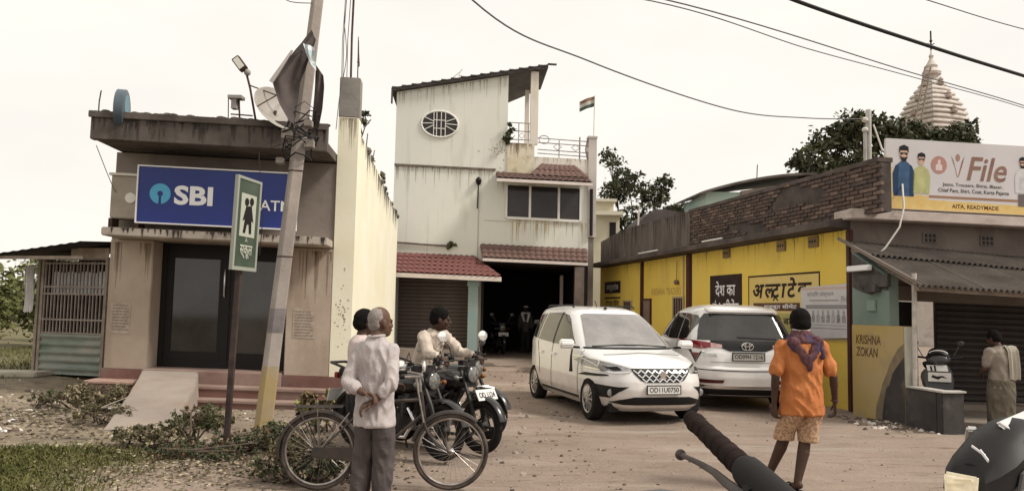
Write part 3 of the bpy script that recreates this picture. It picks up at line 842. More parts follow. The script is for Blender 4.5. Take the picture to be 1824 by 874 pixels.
# ================================================================ PALE HOUSE (centre)
H = Frame(-3.474, 24.0, 0.06, -0.022)
WALLG = mat('pale_green_wall', (0.64, 0.635, 0.57), (0.70, 0.69, 0.625), 0.5, 0.9, 0.1, 8, stain=[((0.46, 0.43, 0.345), 0.9, 0.6, 0.85, (1.6, 1.6, 0.4)), ((0.42, 0.40, 0.33), 1.8, 0.58, 0.80, (2.6, 2.6, 0.12))])
WALLP = mat('pale_pink_wall', (0.66, 0.60, 0.54), (0.72, 0.67, 0.60), 0.7, 0.9, 0.1, 8, stain=((0.5, 0.4, 0.28), 1.2, 0.6, 0.8, (1.5, 1.5, .5)))
STNW = mat('stained_wall', (0.55, 0.48, 0.33), (0.66, 0.60, 0.48), 1.8, 0.9, stain=((0.36, 0.3, 0.2), 3.2, 0.55, 0.75))
DARKI = mat('shaded_interior', (0.06, 0.048, 0.047), (0.04, 0.032, 0.032), 0.8, 0.95)  # gloom of the passage put into the wall colour
SHUT = mat('shutter_brown', (0.105, 0.085, 0.078), (0.15, 0.122, 0.11), 2.5, 0.6, stretch=(0.4, 1, 2))
TEAL = mat('teal_paint', (0.235, 0.32, 0.315), (0.28, 0.35, 0.335), 1.5, 0.8)
REDT = mat('red_tile', (0.225, 0.085, 0.075), (0.17, 0.07, 0.062), 5, 0.75, 0.1)
REDT2 = mat('weathered_tile', (0.15, 0.09, 0.078), (0.21, 0.135, 0.115), 2.2, 0.85, 0.2, stain=((0.10, 0.066, 0.058), 1.8, 0.5, 0.7))
TRIM = mat('pink_white_trim', (0.62, 0.54, 0.50), (0.7, 0.63, 0.6), 3, 0.8)
WFR = mat('white_window_frame', (0.74, 0.72, 0.68), None, rough=0.6)
ROOFD = mat('dark_roof', (0.075, 0.065, 0.06), (0.12, 0.105, 0.10), 2, 0.85)
house = thing('house', 'three-storey pale green house with slanting roof and red tiled awnings', 'house', H(3, 0, 0))
def roofz(u): return 8.28 + (u + 0.27) * 0.212
# upper floors
mb = MB(H)
mb.rings([[(-.2, v, 3.12), (3.27, v, 3.12), (3.27, v, roofz(3.27) - .05), (-.2, v, roofz(-.2) - .05)] for v in (0, 7.5)])
mb.build('wall', WALLG, house)
mb = MB(H); mb.box(3.272, 0.0, 3.12, 5.85, 7.5, 5.98); mb.build('wall', WALLG, house)
mb = MB(H); mb.box(3.272, -0.03, 5.90, 4.12, 0.12, 6.84); mb.build('balcony_wall', STNW, house)
mb = MB(H); mb.box(4.122, -0.01, 5.98, 5.85, 0.12, 6.44); mb.build('parapet', WALLP, house)
mb = MB(H); mb.box(5.82, -0.05, 4.0, 6.08, 0.25, 7.12); mb.box(5.80, -0.07, 7.12, 6.10, 0.27, 7.18); mb.build('pilaster', mat('grey_pilaster', (0.42, 0.38, 0.35), (0.55, 0.5, 0.46), 1.5, 0.9), house)
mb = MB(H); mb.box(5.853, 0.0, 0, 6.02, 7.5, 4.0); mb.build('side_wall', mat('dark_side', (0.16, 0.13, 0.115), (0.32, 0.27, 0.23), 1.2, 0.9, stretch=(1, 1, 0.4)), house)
mb = MB(H); mb.tube([(5.93, -0.06, 4.05), (5.93, -0.06, 5.5)], 0.05, 8); mb.build('drain_pipe', BLKC, house)
mb = MB(H); mb.box(-.205, -0.05, 5.93, 2.92, 0.0, 5.99); mb.build('string_course', mat('course_dark', (0.13, 0.10, 0.085), (0.22, 0.18, 0.15), 4, 0.9), house)
mb = MB(H); mb.tube([(-.1, -0.05, 3.56), (0.8, -0.05, 3.53), (1.5, -0.06, 3.52)], 0.03, 8); mb.build('pipe', mat('course_dark', (0.13, 0.10, 0.085), None), house)
mb = MB(H); mb.tube([(2.42, -0.01, 5.4), (2.42, -0.015, 3.2)], 0.012, 6); mb.build('conduit', mat('conduit_grey', (0.45, 0.42, 0.37), None), house)
mb = MB(H); mb.box(2.6, -0.012, 4.36, 5.6, 0.0, 4.385); mb.build('sill_line', mat('sill_line', (0.5, 0.47, 0.4), None), house)
GRST = mat('grey_streak', (0.42, 0.40, 0.34), (0.36, 0.33, 0.27), 4, .95)
streaks('rain_streak', H, -.15, 3.2, 5.93, 60, .7, .022, GRST, house, 51, -.003)
streaks('rain_streak', H, -.15, 3.2, lambda u: 8.20 + (u + .27) * .212, 50, .6, .02, GRST, house, 52, -.003)
streaks('rain_streak', H, 3.3, 5.8, 4.43, 70, .75, .024, mat('rust_streak', (0.44, 0.34, 0.19), (0.50, 0.42, 0.28), 4, .95), house, 53, -.003)
streaks('rain_streak', H, 3.3, 4.1, 6.83, 40, .45, .02, mat('brown_streak', (0.2, 0.135, 0.095), None), house, 54, -.034)
streaks('rain_streak', H, 4.13, 5.82, 6.43, 30, .3, .016, GRST, house, 55, -.014)
q = MB(H); rr_ = random.Random(56)
for i in range(90):                                       # plaster fallen off in spots beside the balcony
    u, z, s_ = 3.15 + rr_.gauss(0, .22), 6.62 + rr_.gauss(0, .2), rr_.uniform(.008, .03)
    if u > 3.24: continue
    q.add([(u + s_ * math.cos(k) * rr_.uniform(.6, 1.2), -.003, z + s_ * math.sin(k)) for k in (0, 1.2, 2.4, 3.7, 5)], [(0, 1, 2, 3, 4)])
o = q.build('spalled_plaster', mat('spall_brown', (0.36, 0.30, 0.22), None), house, recalc=False); o['kind'] = 'stuff'
# roof
mb = MB(H)
mb.hexa([(-.36, -.16, roofz(-.36) - .04), (4.5, -.16, roofz(4.5) - .04), (4.5, 2.3, roofz(4.5) - .04), (-.36, 7.7, roofz(-.36) - .04), (-.36, -.16, roofz(-.36) + .07), (4.5, -.16, roofz(4.5) + .07), (4.5, 2.3, roofz(4.5) + .07), (-.36, 7.7, roofz(-.36) + .07)])
rf = mb.build('roof', ROOFD, house)
mb = MB(H)
for i in range(17): 
    u = -.34 + 4.82 * i / 16
    mb.box(u, -.19, roofz(u) + .06, u + .28, -.10, roofz(u) + .10)
mb.build('roof_edge', ROOFD, rf)
mb = MB(H); mb.box(-.36, -.17, roofz(-.36) - .42, -.31, -.08, roofz(-.36) - .04); mb.build('gutter_end', ROOFD, rf)
mb = MB(H); mb.box(3.98, -0.02, 6.84, 4.22, 0.2, roofz(4.1) - .06); mb.build('column', WALLP, house)
mb = MB(H); mb.box(3.96, 2.1, 6.0, 4.1, 2.24, roofz(4.1) - .06); mb.build('column', WALLP, house)
# oval window with white grille
OC = (1.16, 7.30); ORX, ORZ = 0.57, 0.41
mb = MB(H); mb.rings([[(OC[0] + ORX * math.cos(i * PI / 20), v, OC[1] + ORZ * math.sin(i * PI / 20)) for i in range(40)] for v in (-0.012, -0.004)]); ow = mb.build('window', mat('dark_opening', (0.045, 0.04, 0.038), None, rough=0.5), house)
mb = MB(H); mb.tube([(OC[0] + ORX * math.cos(i * PI / 24), -0.02, OC[1] + ORZ * math.sin(i * PI / 24)) for i in range(48)], 0.028, 8, closed=True); mb.build('frame', WFR, ow, smooth=True)
def ob(a, b):
    q = MB(H); q.bar((OC[0] + a[0], -0.03, OC[1] + a[1]), (OC[0] + b[0], -0.03, OC[1] + b[1]), 0.022, 0.02, (0, 1, 0)); q.build('grille_bar', WFR, ow)
for dx in (-0.19, -0.10, 0.04, 0.17):
    hz = ORZ * math.sqrt(1 - (dx / ORX) ** 2); ob((dx, -hz), (dx, hz))
for dz in (-0.14, 0.12): ob((-0.19, dz), (0.17, dz))
for a in (150, 180, 210, 30, 0, -30):
    c, s = math.cos(rad(a)), math.sin(rad(a)); x0 = -0.19 if c < 0 else 0.17
    ob((x0, 0.02 + s * 0.12), (ORX * c * 0.97, ORZ * s * 0.97))
# three-pane window
mb = MB(H); mb.box(3.27, -0.02, 4.47, 5.60, 0.01, 5.50); wn = mb.build('window', mat('dark_opening', (0.045, 0.04, 0.038), None, rough=0.5), house)
WG = mat('window_glass', (0.045, 0.038, 0.039), (0.075, 0.066, 0.067), 0.7, 0.12, spec=0.25)
for u0, u1 in ((3.32, 3.97), (4.05, 4.87), (4.95, 5.55)):
    mb = MB(H); mb.box(u0, -0.035, 4.53, u1, -0.025, 5.46); mb.build('pane', WG, wn)
mb = MB(H)
for u0, u1 in ((3.25, 3.31), (3.975, 4.045), (4.875, 4.945), (5.56, 5.62)): mb.box(u0, -0.055, 4.47, u1, -0.015, 5.50)
mb.box(3.31, -0.05, 4.44, 5.56, -0.015, 4.52); mb.build('frame', WFR, wn)
# awnings ------------------------------------------------------
def tile_mesh(w_, h_):
    q = MB()
    n = 6
    rows = []
    for z0, k in ((0.0, 0), (0.012, 1)):
        pass
    top, bot = [], []
    for j in (0, 1):
        y = j * h_
        lift = 0.022 if j == 0 else 0.0
        top.append([(-w_ / 2 + w_ * i / n, y, 0.03 * math.sin(PI * i / n) + lift + 0.012) for i in range(n + 1)])
        bot.append([(-w_ / 2 + w_ * i / n, y, 0.03 * math.sin(PI * i / n) + lift) for i in range(n + 1)])
    q.grid(top); q.grid([bot[0], top[0]])
    o = q.build('tile', REDT, None, smooth=True)
    me = o.data
    bpy.data.objects.remove(o)
    return me
def awning(eave, ridge, rows, cols, m, tm, trim, name='awning'):
    """eave/ridge: ((u,v,z),(u,v,z)) left and right ends. Sheathing plane plus tiles that are children."""
    e0, e1, r0_, r1 = [Vector(p) for p in (*eave, *ridge)]
    q = MB(H)
    th = Vector((0, 0, -0.07))
    q.hexa([tuple(e0 + th), tuple(e1 + th), tuple(r1 + th), tuple(r0_ + th), tuple(e0), tuple(e1), tuple(r1), tuple(r0_)])
    aw = q.build(name, m, house)
    q = MB(H); d = Vector((0, -0.02, 0))
    q.hexa([tuple(e0 + d + Vector((0, 0, -trim))), tuple(e1 + d + Vector((0, 0, -trim))), tuple(e1 + Vector((0, 0.06, -trim))), tuple(e0 + Vector((0, 0.06, -trim))), tuple(e0 + d), tuple(e1 + d), tuple(e1 + Vector((0, 0.06, 0))), tuple(e0 + Vector((0, 0.06, 0)))])
    q.build('fascia', TRIM, aw)
    for j in range(rows):
        t0 = j / rows
        a, b = e0.lerp(r0_, t0), e1.lerp(r1, t0)
        a2, b2 = e0.lerp(r0_, (j + 1) / rows), e1.lerp(r1, (j + 1) / rows)
        n = max(1, round(cols * (b - a).length / (e1 - e0).length))
        for i in range(n):
            s = (i + 0.5) / n
            p, p2 = H(*a.lerp(b, s)), H(*a2.lerp(b2, s))
            ydir = (p2 - p)
            hl = ydir.length
            ydir.normalize()
            xd = (H(*b) - H(*a)); wl = xd.length / n; xd.normalize()
            zd = xd.cross(ydir).normalized(); xd2 = ydir.cross(zd)
            M_ = Matrix((xd2 * (wl / 0.2), ydir * (hl * 1.08 / 0.2), zd)).transposed().to_4x4()
            o = shared(tm, 'tile', aw, Matrix.Translation(p + zd * 0.004) @ M_)
    return aw
TM = tile_mesh(0.2, 0.2)
TM2 = TM.copy(); TM2.materials.clear(); TM2.materials.append(REDT2)
awning(((-.20, -0.95, 2.60), (3.13, -0.95, 2.60)), ((-.20, -0.02, 3.22), (2.33, -0.02, 3.22)), 5, 19, REDT, TM, 0.13)
awning(((2.57, -0.55, 3.17), (5.76, -0.55, 3.17)), ((2.50, -0.02, 3.60), (5.82, -0.02, 3.60)), 3, 18, REDT2, TM2, 0.09)
awning(((2.93, -0.85, 5.56), (5.83, -0.85, 5.56)), ((2.93, -0.04, 5.86), (5.78, -0.04, 5.86)), 3, 16, REDT2, TM2, 0.09)
awning(((3.95, -0.42, 5.76), (5.80, -0.42, 5.76)), ((4.35, -0.03, 6.18), (5.40, -0.03, 6.18)), 2, 10, REDT2, TM2, 0.03)
# railings
RAIL = mat('grey_rail', (0.20, 0.17, 0.16), (0.34, 0.3, 0.28), 6, 0.6)
def rail_bar(pts, r_=0.016):
    q = MB(H); q.tube(pts, r_, 6, closed=(pts[0] == pts[-1])); q.build('rail_bar', RAIL, house)
for z in (6.95, 7.22, 7.48): rail_bar([(3.27, -0.0, z), (3.98, 0.0, z)])
for u in (3.62, 3.93): rail_bar([(u, 0.0, 6.84), (u, 0.0, 7.48)])
for z in (6.56, 6.68, 6.90, 7.04): rail_bar([(4.22, 0.02, z), (5.82, 0.02, z - 0.03)])
for u in (4.85, 5.42): 
    q = MB(H); q.tube([(u - .13, .02, 6.79), (u, .02, 6.89), (u + .13, .02, 6.79), (u, .02, 6.69)], 0.014, 6, closed=True); q.build('rail_bar', RAIL, house)
q = MB(H); q.tube([(4.42 + .16 * math.cos(i * PI / 8), .02, 7.0 + .13 * math.sin(i * PI / 8)) for i in range(16)], 0.014, 6, closed=True); q.build('rail_bar', RAIL, house)
for u in (3.72,): 
    q = MB(H); q.tube([(u - .09, .0, 7.08), (u, .0, 7.17), (u + .09, .0, 7.08), (u, .0, 6.99)], 0.012, 6, closed=True); q.build('rail_bar', RAIL, house)
rail_bar([(5.55, 0.02, 6.44), (5.55, 0.02, 7.14)], 0.025); rail_bar([(4.9, 0.02, 6.44), (4.9, 0.02, 7.0)]); rail_bar([(5.8, 0.0, 6.45), (5.74, 0.0, 6.75), (5.8, 0, 7.1)], 0.03)
# ground floor: shop
mb = MB(H)
mb.box(-.2, 0.0, -0.1, 0.03, 0.4, 3.118); mb.box(2.18, 0.002, -0.1, 2.56, 7.5, 3.118); mb.box(0.03, 0.001, 2.52, 2.18, 0.4, 3.118)
mb.build('shop_wall', mat('shop_wall', (0.30, 0.27, 0.24), (0.23, 0.2, 0.175), 1.5, 0.9), house)
mb = MB(H); mb.box(0.03, 0.3, 0.0, 2.18, 0.4, 2.52); sh = mb.build('shutter', SHUT, house)
q = MB(); q.rings([[(0.0, 0, 0), (2.15, 0, 0), (2.15, -0.035, 0.03), (2.15, -0.035, 0.07), (2.15, 0, 0.10), (0, 0, 0.10), (0, -.035, .07), (0, -.035, .03)]] * 1, caps=False)
def slat_mesh(L_, h_, m):
    q = MB()
    prof = [(0.0, 0.0), (-0.03, h_ * 0.3), (-0.03, h_ * 0.75), (0.0, h_ * 0.98)]
    q.grid([[(0, y, z) for y, z in prof], [(L_, y, z) for y, z in prof]])
    o = q.build('slat', m, None); me = o.data; bpy.data.objects.remove(o); return me
SLM = slat_mesh(2.15, 0.115, SHUT)
for i in range(18):
    shared(SLM, 'slat', sh, H.mtx(0.03, 0.30, 0.42 + 0.115 * i))
mb = MB(H); mb.box(-.2, -0.7, -0.1, 2.56, 0.3, 0.38); mb.build('shop_plinth', mat('plinth_dark', (0.22, 0.18, 0.16), (0.3, 0.25, 0.22), 2, 0.9), house)
mb = MB(H); mb.box(2.16, -0.72, -0.05, 2.46, -0.45, 2.46); mb.box(2.13, -0.75, 2.30, 2.49, -0.42, 2.47); mb.build('column', TEAL, house, bevel=0.01)
mb = MB(H); mb.box(-.19, -0.72, 0.38, 0.02, -0.45, 2.46); mb.build('column', TEAL, house, bevel=0.01)
# passage under the first floor
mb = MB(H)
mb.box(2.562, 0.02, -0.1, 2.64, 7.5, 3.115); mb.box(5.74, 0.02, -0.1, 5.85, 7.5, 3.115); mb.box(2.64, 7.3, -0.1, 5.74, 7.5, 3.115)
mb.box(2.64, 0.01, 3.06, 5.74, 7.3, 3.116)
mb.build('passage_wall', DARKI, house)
mb = MB(H); mb.box(5.45, 0.0, 0.0, 5.74, 0.2, 3.06); mb.box(5.05, 0.5, 0.0, 5.15, 0.55, 2.8); mb.build('passage_post', mat('passage_post', (0.2, 0.16, 0.14), (0.28, 0.22, 0.2), 3, 0.9), house)
mb = MB(H); mb.box(2.0, -2.5, -0.15, 5.9, 7.3, 0.10); mb.build('apron', mat('apron_concrete', (0.10, 0.08, 0.072), (0.15, 0.12, 0.105), 1.5, 0.9), house)
# things on the house
wl_ = thing('wall_lamp', 'black lantern on a thin rod on the pale house front', 'lamp', H(2.39, -.1, 4.7))
mb = MB(H); mb.tube([(2.38, -0.08, 4.72), (2.40, -0.08, 5.46)], 0.018, 8); mb.tube([(2.38, 0, 4.75), (2.38, -0.08, 4.75)], 0.012, 6); mb.build('rod', BLKF, wl_)
mb = MB(H); mb.lathe([(0.03, 5.44), (0.075, 5.5), (0.095, 5.60), (0.06, 5.66), (0.02, 5.70)], (2.40, -0.08, 0), 12); mb.build('lantern', BLKF, wl_, smooth=True)
fg = thing('flag', 'small faded striped flag on a thin pole above the terrace', 'flag', H(6.0, 0.1, 7.18))
mb = MB(H); mb.tube([(6.0, 0.1, 7.15), (6.02, 0.1, 8.52)], 0.015, 6); mb.build('pole', mat('pale_pole', (0.6, 0.55, 0.5), None), fg)
for k, c in enumerate(((0.27, 0.17, 0.11), (0.48, 0.46, 0.42), (0.10, 0.13, 0.10))):
    mb = MB(H)
    for dv in (0, 0.008):
        mb.grid([[(6.01 - 0.47 * i / 10, 0.1 + dv + 0.03 * math.sin(i * 0.9), 8.5 - 0.11 * (k + j) - 0.20 * (i / 10) ** 1.2) for i in range(11)] for j in (0, 1)])
    mb.build('stripe', mat('flag_%d' % k, c, tuple(x * .7 for x in c), 6), fg, smooth=True)
an = thing('roof_antenna', 'thin bent aerial standing on the slanting roof', 'antenna', H(1.8, 0.6, roofz(1.8)))
mb = MB(H); mb.tube([(1.05, 0.6, roofz(1.05) + .02), (1.75, 0.6, roofz(1.75) + .48), (1.80, 0.6, roofz(1.8) + .55)], 0.014, 6); mb.tube([(1.72, 0.6, roofz(1.75) + .47), (1.74, 0.6, roofz(1.74) + .03)], 0.01, 6); mb.tube([(1.66, .6, roofz(1.75) + .34), (1.80, .6, roofz(1.75) + .36)], 0.01, 5); mb.build('rod', mat('pale_pole', (0.6, 0.55, 0.5), None), an)
LEAFD = mat('leaf_dark', (0.058, 0.064, 0.036), (0.105, 0.112, 0.06), 5, 0.7)
LEAFM = mat('leaf_mid', (0.075, 0.085, 0.038), (0.13, 0.135, 0.065), 4, 0.7)
LEAFO = mat('leaf_olive', (0.075, 0.068, 0.033), (0.20, 0.17, 0.095), 4, 0.75)
TWIG = mat('twig', (0.10, 0.075, 0.055), (0.17, 0.13, 0.10), 6, 0.9)
def plant(name, label, f, stems, cents, n, size, m, seed, cat='plant', aspect=1.8):
    base = f(*stems[0][0]) if f else Vector(stems[0][0])
    t = thing(name, label, cat, base)
    q = MB(f)
    for s in stems: q.tube(s, [0.014 - 0.008 * i / len(s) for i in range(len(s))], 5)
    q.build('stem', TWIG, t)
    leaf_mass('foliage', cents, n, size, m, t, seed, fn=f, aspect=aspect)
    return t
plant('potted_plant', 'dark leafy plant growing over the balcony edge', H, [[(3.3, -.05, 6.8), (3.3, -.1, 7.1), (3.35, -.1, 7.4)], [(3.3, -.05, 6.85), (3.5, -.1, 7.05)]], [((3.27, -.1, 6.95), (.16, .12, .16), 3), ((3.40, -.1, 7.15), (.2, .12, .13), 2), ((3.35, -.1, 7.35), (.1, .1, .12), 1)], 240, 0.075, LEAFD, 31)
plant('wall_plant', 'tuft of weed sprouting from the house wall above the red awning', H, [[(1.55, -.02, 3.5), (1.6, -.1, 3.6)]], [((1.6, -.08, 3.55), (.14, .1, .13), 1)], 120, 0.05, LEAFM, 32)
plant('wall_plant', 'straggly dark weed on the broken top of the cream side wall', B, [[(-.1, .9, 4.55), (-.05, .95, 4.75), (0.03, .9, 5.0), (-.05, 1.0, 5.2)], [(-.05, .95, 4.75), (-.15, 1.0, 5.1)], [(0, .9, 4.9), (.1, .95, 5.05)]], [((-.05, .95, 5.18), (.14, .2, .10), 3), ((.05, .9, 5.0), (.12, .2, .14), 2), ((-.12, 1., 4.85), (.1, .2, .15), 1)], 110, 0.055, LEAFD, 33)
plant('wall_plant', 'thin weeds further back on the cream side wall', B, [[(-.1, 3.0, 4.45), (-.05, 3.1, 4.9)], [(-.1, 5.0, 4.4), (-.1, 5.1, 4.8)], [(-.1, 1.9, 4.5), (-.07, 1.95, 5.0)]], [((-.05, 3.0, 4.65), (.08, .3, .2), 2), ((-.05, 5.0, 4.55), (.08, .5, .18), 3), ((-.05, 1.9, 4.8), (.06, .2, .2), 1)], 150, 0.05, LEAFO, 34)
# small yellow building far behind
fh = thing('far_house', 'small pale yellow building glimpsed behind the pale house', 'building', (3.6, 31.5, 0))
mb = MB(); mb.box(3.0, 31, 0, 4.25, 35, 5.35); mb.build('wall', mat('far_yellow', (0.55, 0.5, 0.36), (0.62, 0.57, 0.44), 1, 0.9), fh)
mb = MB(); mb.box(2.9, 30.6, 5.35, 4.35, 35.1, 5.5); mb.box(3.2, 30.7, 5.9, 4.1, 34, 6.0); mb.build('roof', mat('far_trim', (0.6, 0.56, 0.46), None), fh)
mb = MB(); mb.box(3.85, 30.96, 4.5, 4.1, 31.0, 5.1); mb.build('window', BLKF, fh)
mb = MB(); mb.box(3.3, 30.95, 5.5, 4.0, 33.9, 5.9); mb.build('upper_wall', mat('far_yellow', (0.55, 0.5, 0.36), None), fh)
# ================================================================ YELLOW BUILDING AND SHOP (right)
Y = Frame(5.87, 13.72, 1.789)            # u runs away along the wall, +v points to the street
YEL = mat('yellow_wall', (0.74, 0.525, 0.085), (0.79, 0.585, 0.125), 0.6, 0.85, 0.1, 10, stain=[((0.62, 0.44, 0.11), 0.9, 0.55, 0.8, (1.4, 1.4, .6)), ((0.42, 0.31, 0.13), 2.6, 0.70, 0.84, (2, 2, .5))])
BRK = mat('old_brick', (0.125, 0.088, 0.076), (0.18, 0.13, 0.112), 3.5, 0.95, 0.3, 20, stain=((0.06, 0.046, 0.043), 1.3, 0.45, 0.65))
MORT = mat('dark_mortar', (0.075, 0.06, 0.056), (0.13, 0.108, 0.098), 2.5, 0.95, 0.4, 14)
STRK = mat('streaked_plaster', (0.115, 0.093, 0.085), (0.19, 0.158, 0.143), 2.4, 0.95, 0.3, 10, stretch=(1.3, 1.3, 0.35), stain=((0.20, 0.165, 0.15), 3.0, 0.58, 0.8, (2.0, 2.0, .2)))
LEDG = mat('dark_ledge', (0.085, 0.068, 0.064), (0.15, 0.12, 0.11), 1.8, 0.95, 0.3)
MARO = mat('maroon_pipe', (0.085, 0.03, 0.03), (0.12, 0.05, 0.045), 3, 0.6)
BLKP = mat('black_sign_paint', (0.035, 0.02, 0.022), (0.06, 0.035, 0.035), 4, 0.7)
BRNP = mat('brown_sign_paint', (0.14, 0.06, 0.035), (0.18, 0.09, 0.055), 4, 0.8)
yb = thing('yellow_building', 'long yellow walled store with painted advertisements and brick parapet', 'building', Y(6, 0, 0))
def ztop(u): return 3.10 - 0.0055 * u
mb = MB(Y)
mb.rings([[(u, -0.4, -0.2), (u, 0, -0.2), (u, 0, ztop(u)), (u, -0.4, ztop(u))] for u in (0.0, 3, 6, 9, 13.2)])
mb.build('wall', YEL, yb)
mb = MB(Y)
mb.rings([[(u, -0.4, ztop(u)), (u, 0.42, ztop(u) + .03), (u, 0.42, ztop(u) + .13), (u, -0.0, ztop(u) + .23), (u, -0.4, ztop(u) + .23)] for u in (-0.1, 3, 6, 9, 13.25)])
mb.build('ledge', LEDG, yb)
mb = MB(Y)
def ptop(u): return 4.20 - 0.004 * u - (0.0 if u < 11 else 0.10 * (u - 11)) + 0.02 * noise.noise((u * 2, 0, 0))
mb.rings([[(u, -0.25, ztop(u) + .23), (u, -0.004, ztop(u) + .23), (u, -0.004, ptop(u)), (u, -0.25, ptop(u))] for u in [6.3 + 0.3 * i for i in range(24)]])
mb.build('parapet', STRK, yb)
mb = MB(Y)
mb.rings([[(u, -0.24, ztop(u) + .23), (u, -0.03, ztop(u) + .23), (u, -0.03, ptop(u) - .04), (u, -0.24, ptop(u) - .04)] for u in [-0.85 + 0.34 * i for i in range(22)]])
pp = mb.build('brick_parapet', MORT, yb)
q = MB(); q.box(-0.108, -0.03, -0.031, 0.108, 0.03, 0.031); o = q.build('brick', BRK, None, bevel=0.006); BM = o.data; bpy.data.objects.remove(o)
r = random.Random(17)
BH = 0.074
slots = []
for i in range(12):
    z = 3.35 + BH * i
    for j in range(31):
        u = -0.80 + 0.232 * j + (0.116 if i % 2 else 0)
        if u > 6.25 or z + 0.03 > ptop(u): continue
        if noise.noise((u * 0.9, z * 2.2, 4)) > 0.26 and u > 0.3: continue          # plaster still covers the brick here
        slots.append((u, z))
slots.sort()
near, rest = slots[:285], slots[285:]
BMS = [BM, BM, BM.copy(), BM.copy()]
for k_, (c_a, c_b) in enumerate((((0.10, 0.075, 0.068), (0.15, 0.118, 0.105)), ((0.17, 0.115, 0.092), (0.23, 0.165, 0.135)))):
    BMS[2 + k_].materials.clear(); BMS[2 + k_].materials.append(mat('old_brick_%d' % k_, c_a, c_b, 3.5, .95, .3, 20))
for u, z in near:
    shared(r.choice(BMS), 'brick', pp, Y.mtx(u, -0.028 + r.uniform(-.010, .012), z, 0, r.uniform(-.02, .02), r.uniform(-.03, .03)))
if rest:
    mb = MB(Y)
    for u, z in rest:
        dv = r.uniform(-.01, .012); mb.box(u - .108, -.058 + dv, z - .031, u + .108, .002 + dv, z + .031)
    o = mb.build('brick_course', BRK, pp); o['kind'] = 'stuff'
mb = MB(Y)
mb.rings([[(u, -0.27, ptop(u) - .045), (u, 0.012, ptop(u) - .045), (u, 0.012, ptop(u) + .03), (u, -0.27, ptop(u) + .03)] for u in [-0.86 + 0.4 * i for i in range(19)]])
mb.build('coping', LEDG, pp)
for u, w_, h_ in ((6.30, 0.14, 0), (9.42, 0.085, 0), (-0.09, 0.075, 0)):
    mb = MB(Y); mb.box(u - w_, -0.02, -0.1, u + w_ * 0.6, 0.07, ztop(max(u, 0)) - .002); mb.build('downpipe', MARO, yb, bevel=0.02)
mb = MB(Y); mb.tube([(6.62, 0.03, 0.3), (6.62, 0.03, 3.05)], 0.022, 6); mb.build('pipe', mat('pale_pipe', (0.55, 0.45, 0.25), None), yb)
for u in (4.34, 2.06, 0.97):
    mb = MB(Y); mb.box(u - .15, -0.01, 2.86, u + .15, 0.035, 3.07); vt = mb.build('vent', mat('vent_block', (0.30, 0.2, 0.09), (0.22, 0.15, 0.08), 4), yb)
    mb = MB(Y)
    for k in range(3): mb.lathe([(0.026, 0.036), (0.026, 0.039)], (u - .08 + .08 * k, 0, 2.97), 8, 'y')
    mb.build('hole', BLKF, vt)
DOORB = mat('door_brown', (0.19, 0.125, 0.10), (0.25, 0.17, 0.13), 3, 0.7)
for (nm, u0, u1, z0, z1) in (('door', 8.78, 9.30, 0.0, 1.93), ('window', 6.62, 7.20, 1.15, 1.97), ('window', 10.27, 10.88, 1.2, 1.89)):
    mb = MB(Y); mb.box(u0, 0.002, z0, u1, 0.03, z1); d = mb.build(nm, DOORB, yb)
    mb = MB(Y); t = .045
    mb.box(u0 - t, 0.002, z0, u0, 0.05, z1 + t); mb.box(u1, 0.002, z0, u1 + t, 0.05, z1 + t); mb.box(u0, 0.002, z1, u1, 0.05, z1 + t); mb.build('frame', MARO if nm == 'door' else mat('pale_frame', (0.42, 0.33, 0.2), None), d)
    if nm == 'window':
        for k in range(4): 
            mb = MB(Y); uu = u0 + (u1 - u0) * (k + .5) / 4; mb.box(uu - .02, 0.03, z0, uu + .02, 0.045, z1); mb.build('bar', BLKP, d)
streaks('rain_streak', Y, 6.35, 12.3, lambda u: ptop(u) - .01, 240, .7, .016, mat('pale_lime_streak', (0.24, 0.205, 0.19), (0.17, 0.14, 0.13), 6, .95), yb, 61, -.001)
streaks('rain_streak', Y, 6.35, 12.3, lambda u: ptop(u) - .01, 120, .75, .02, SOOT, yb, 62, .001)
streaks('rain_streak', Y, .1, 13, lambda u: ztop(u) - .002, 130, .55, .016, mat('ochre_streak', (0.36, 0.25, 0.09), (0.28, 0.19, 0.08), 4, .95), yb, 63, .0012)
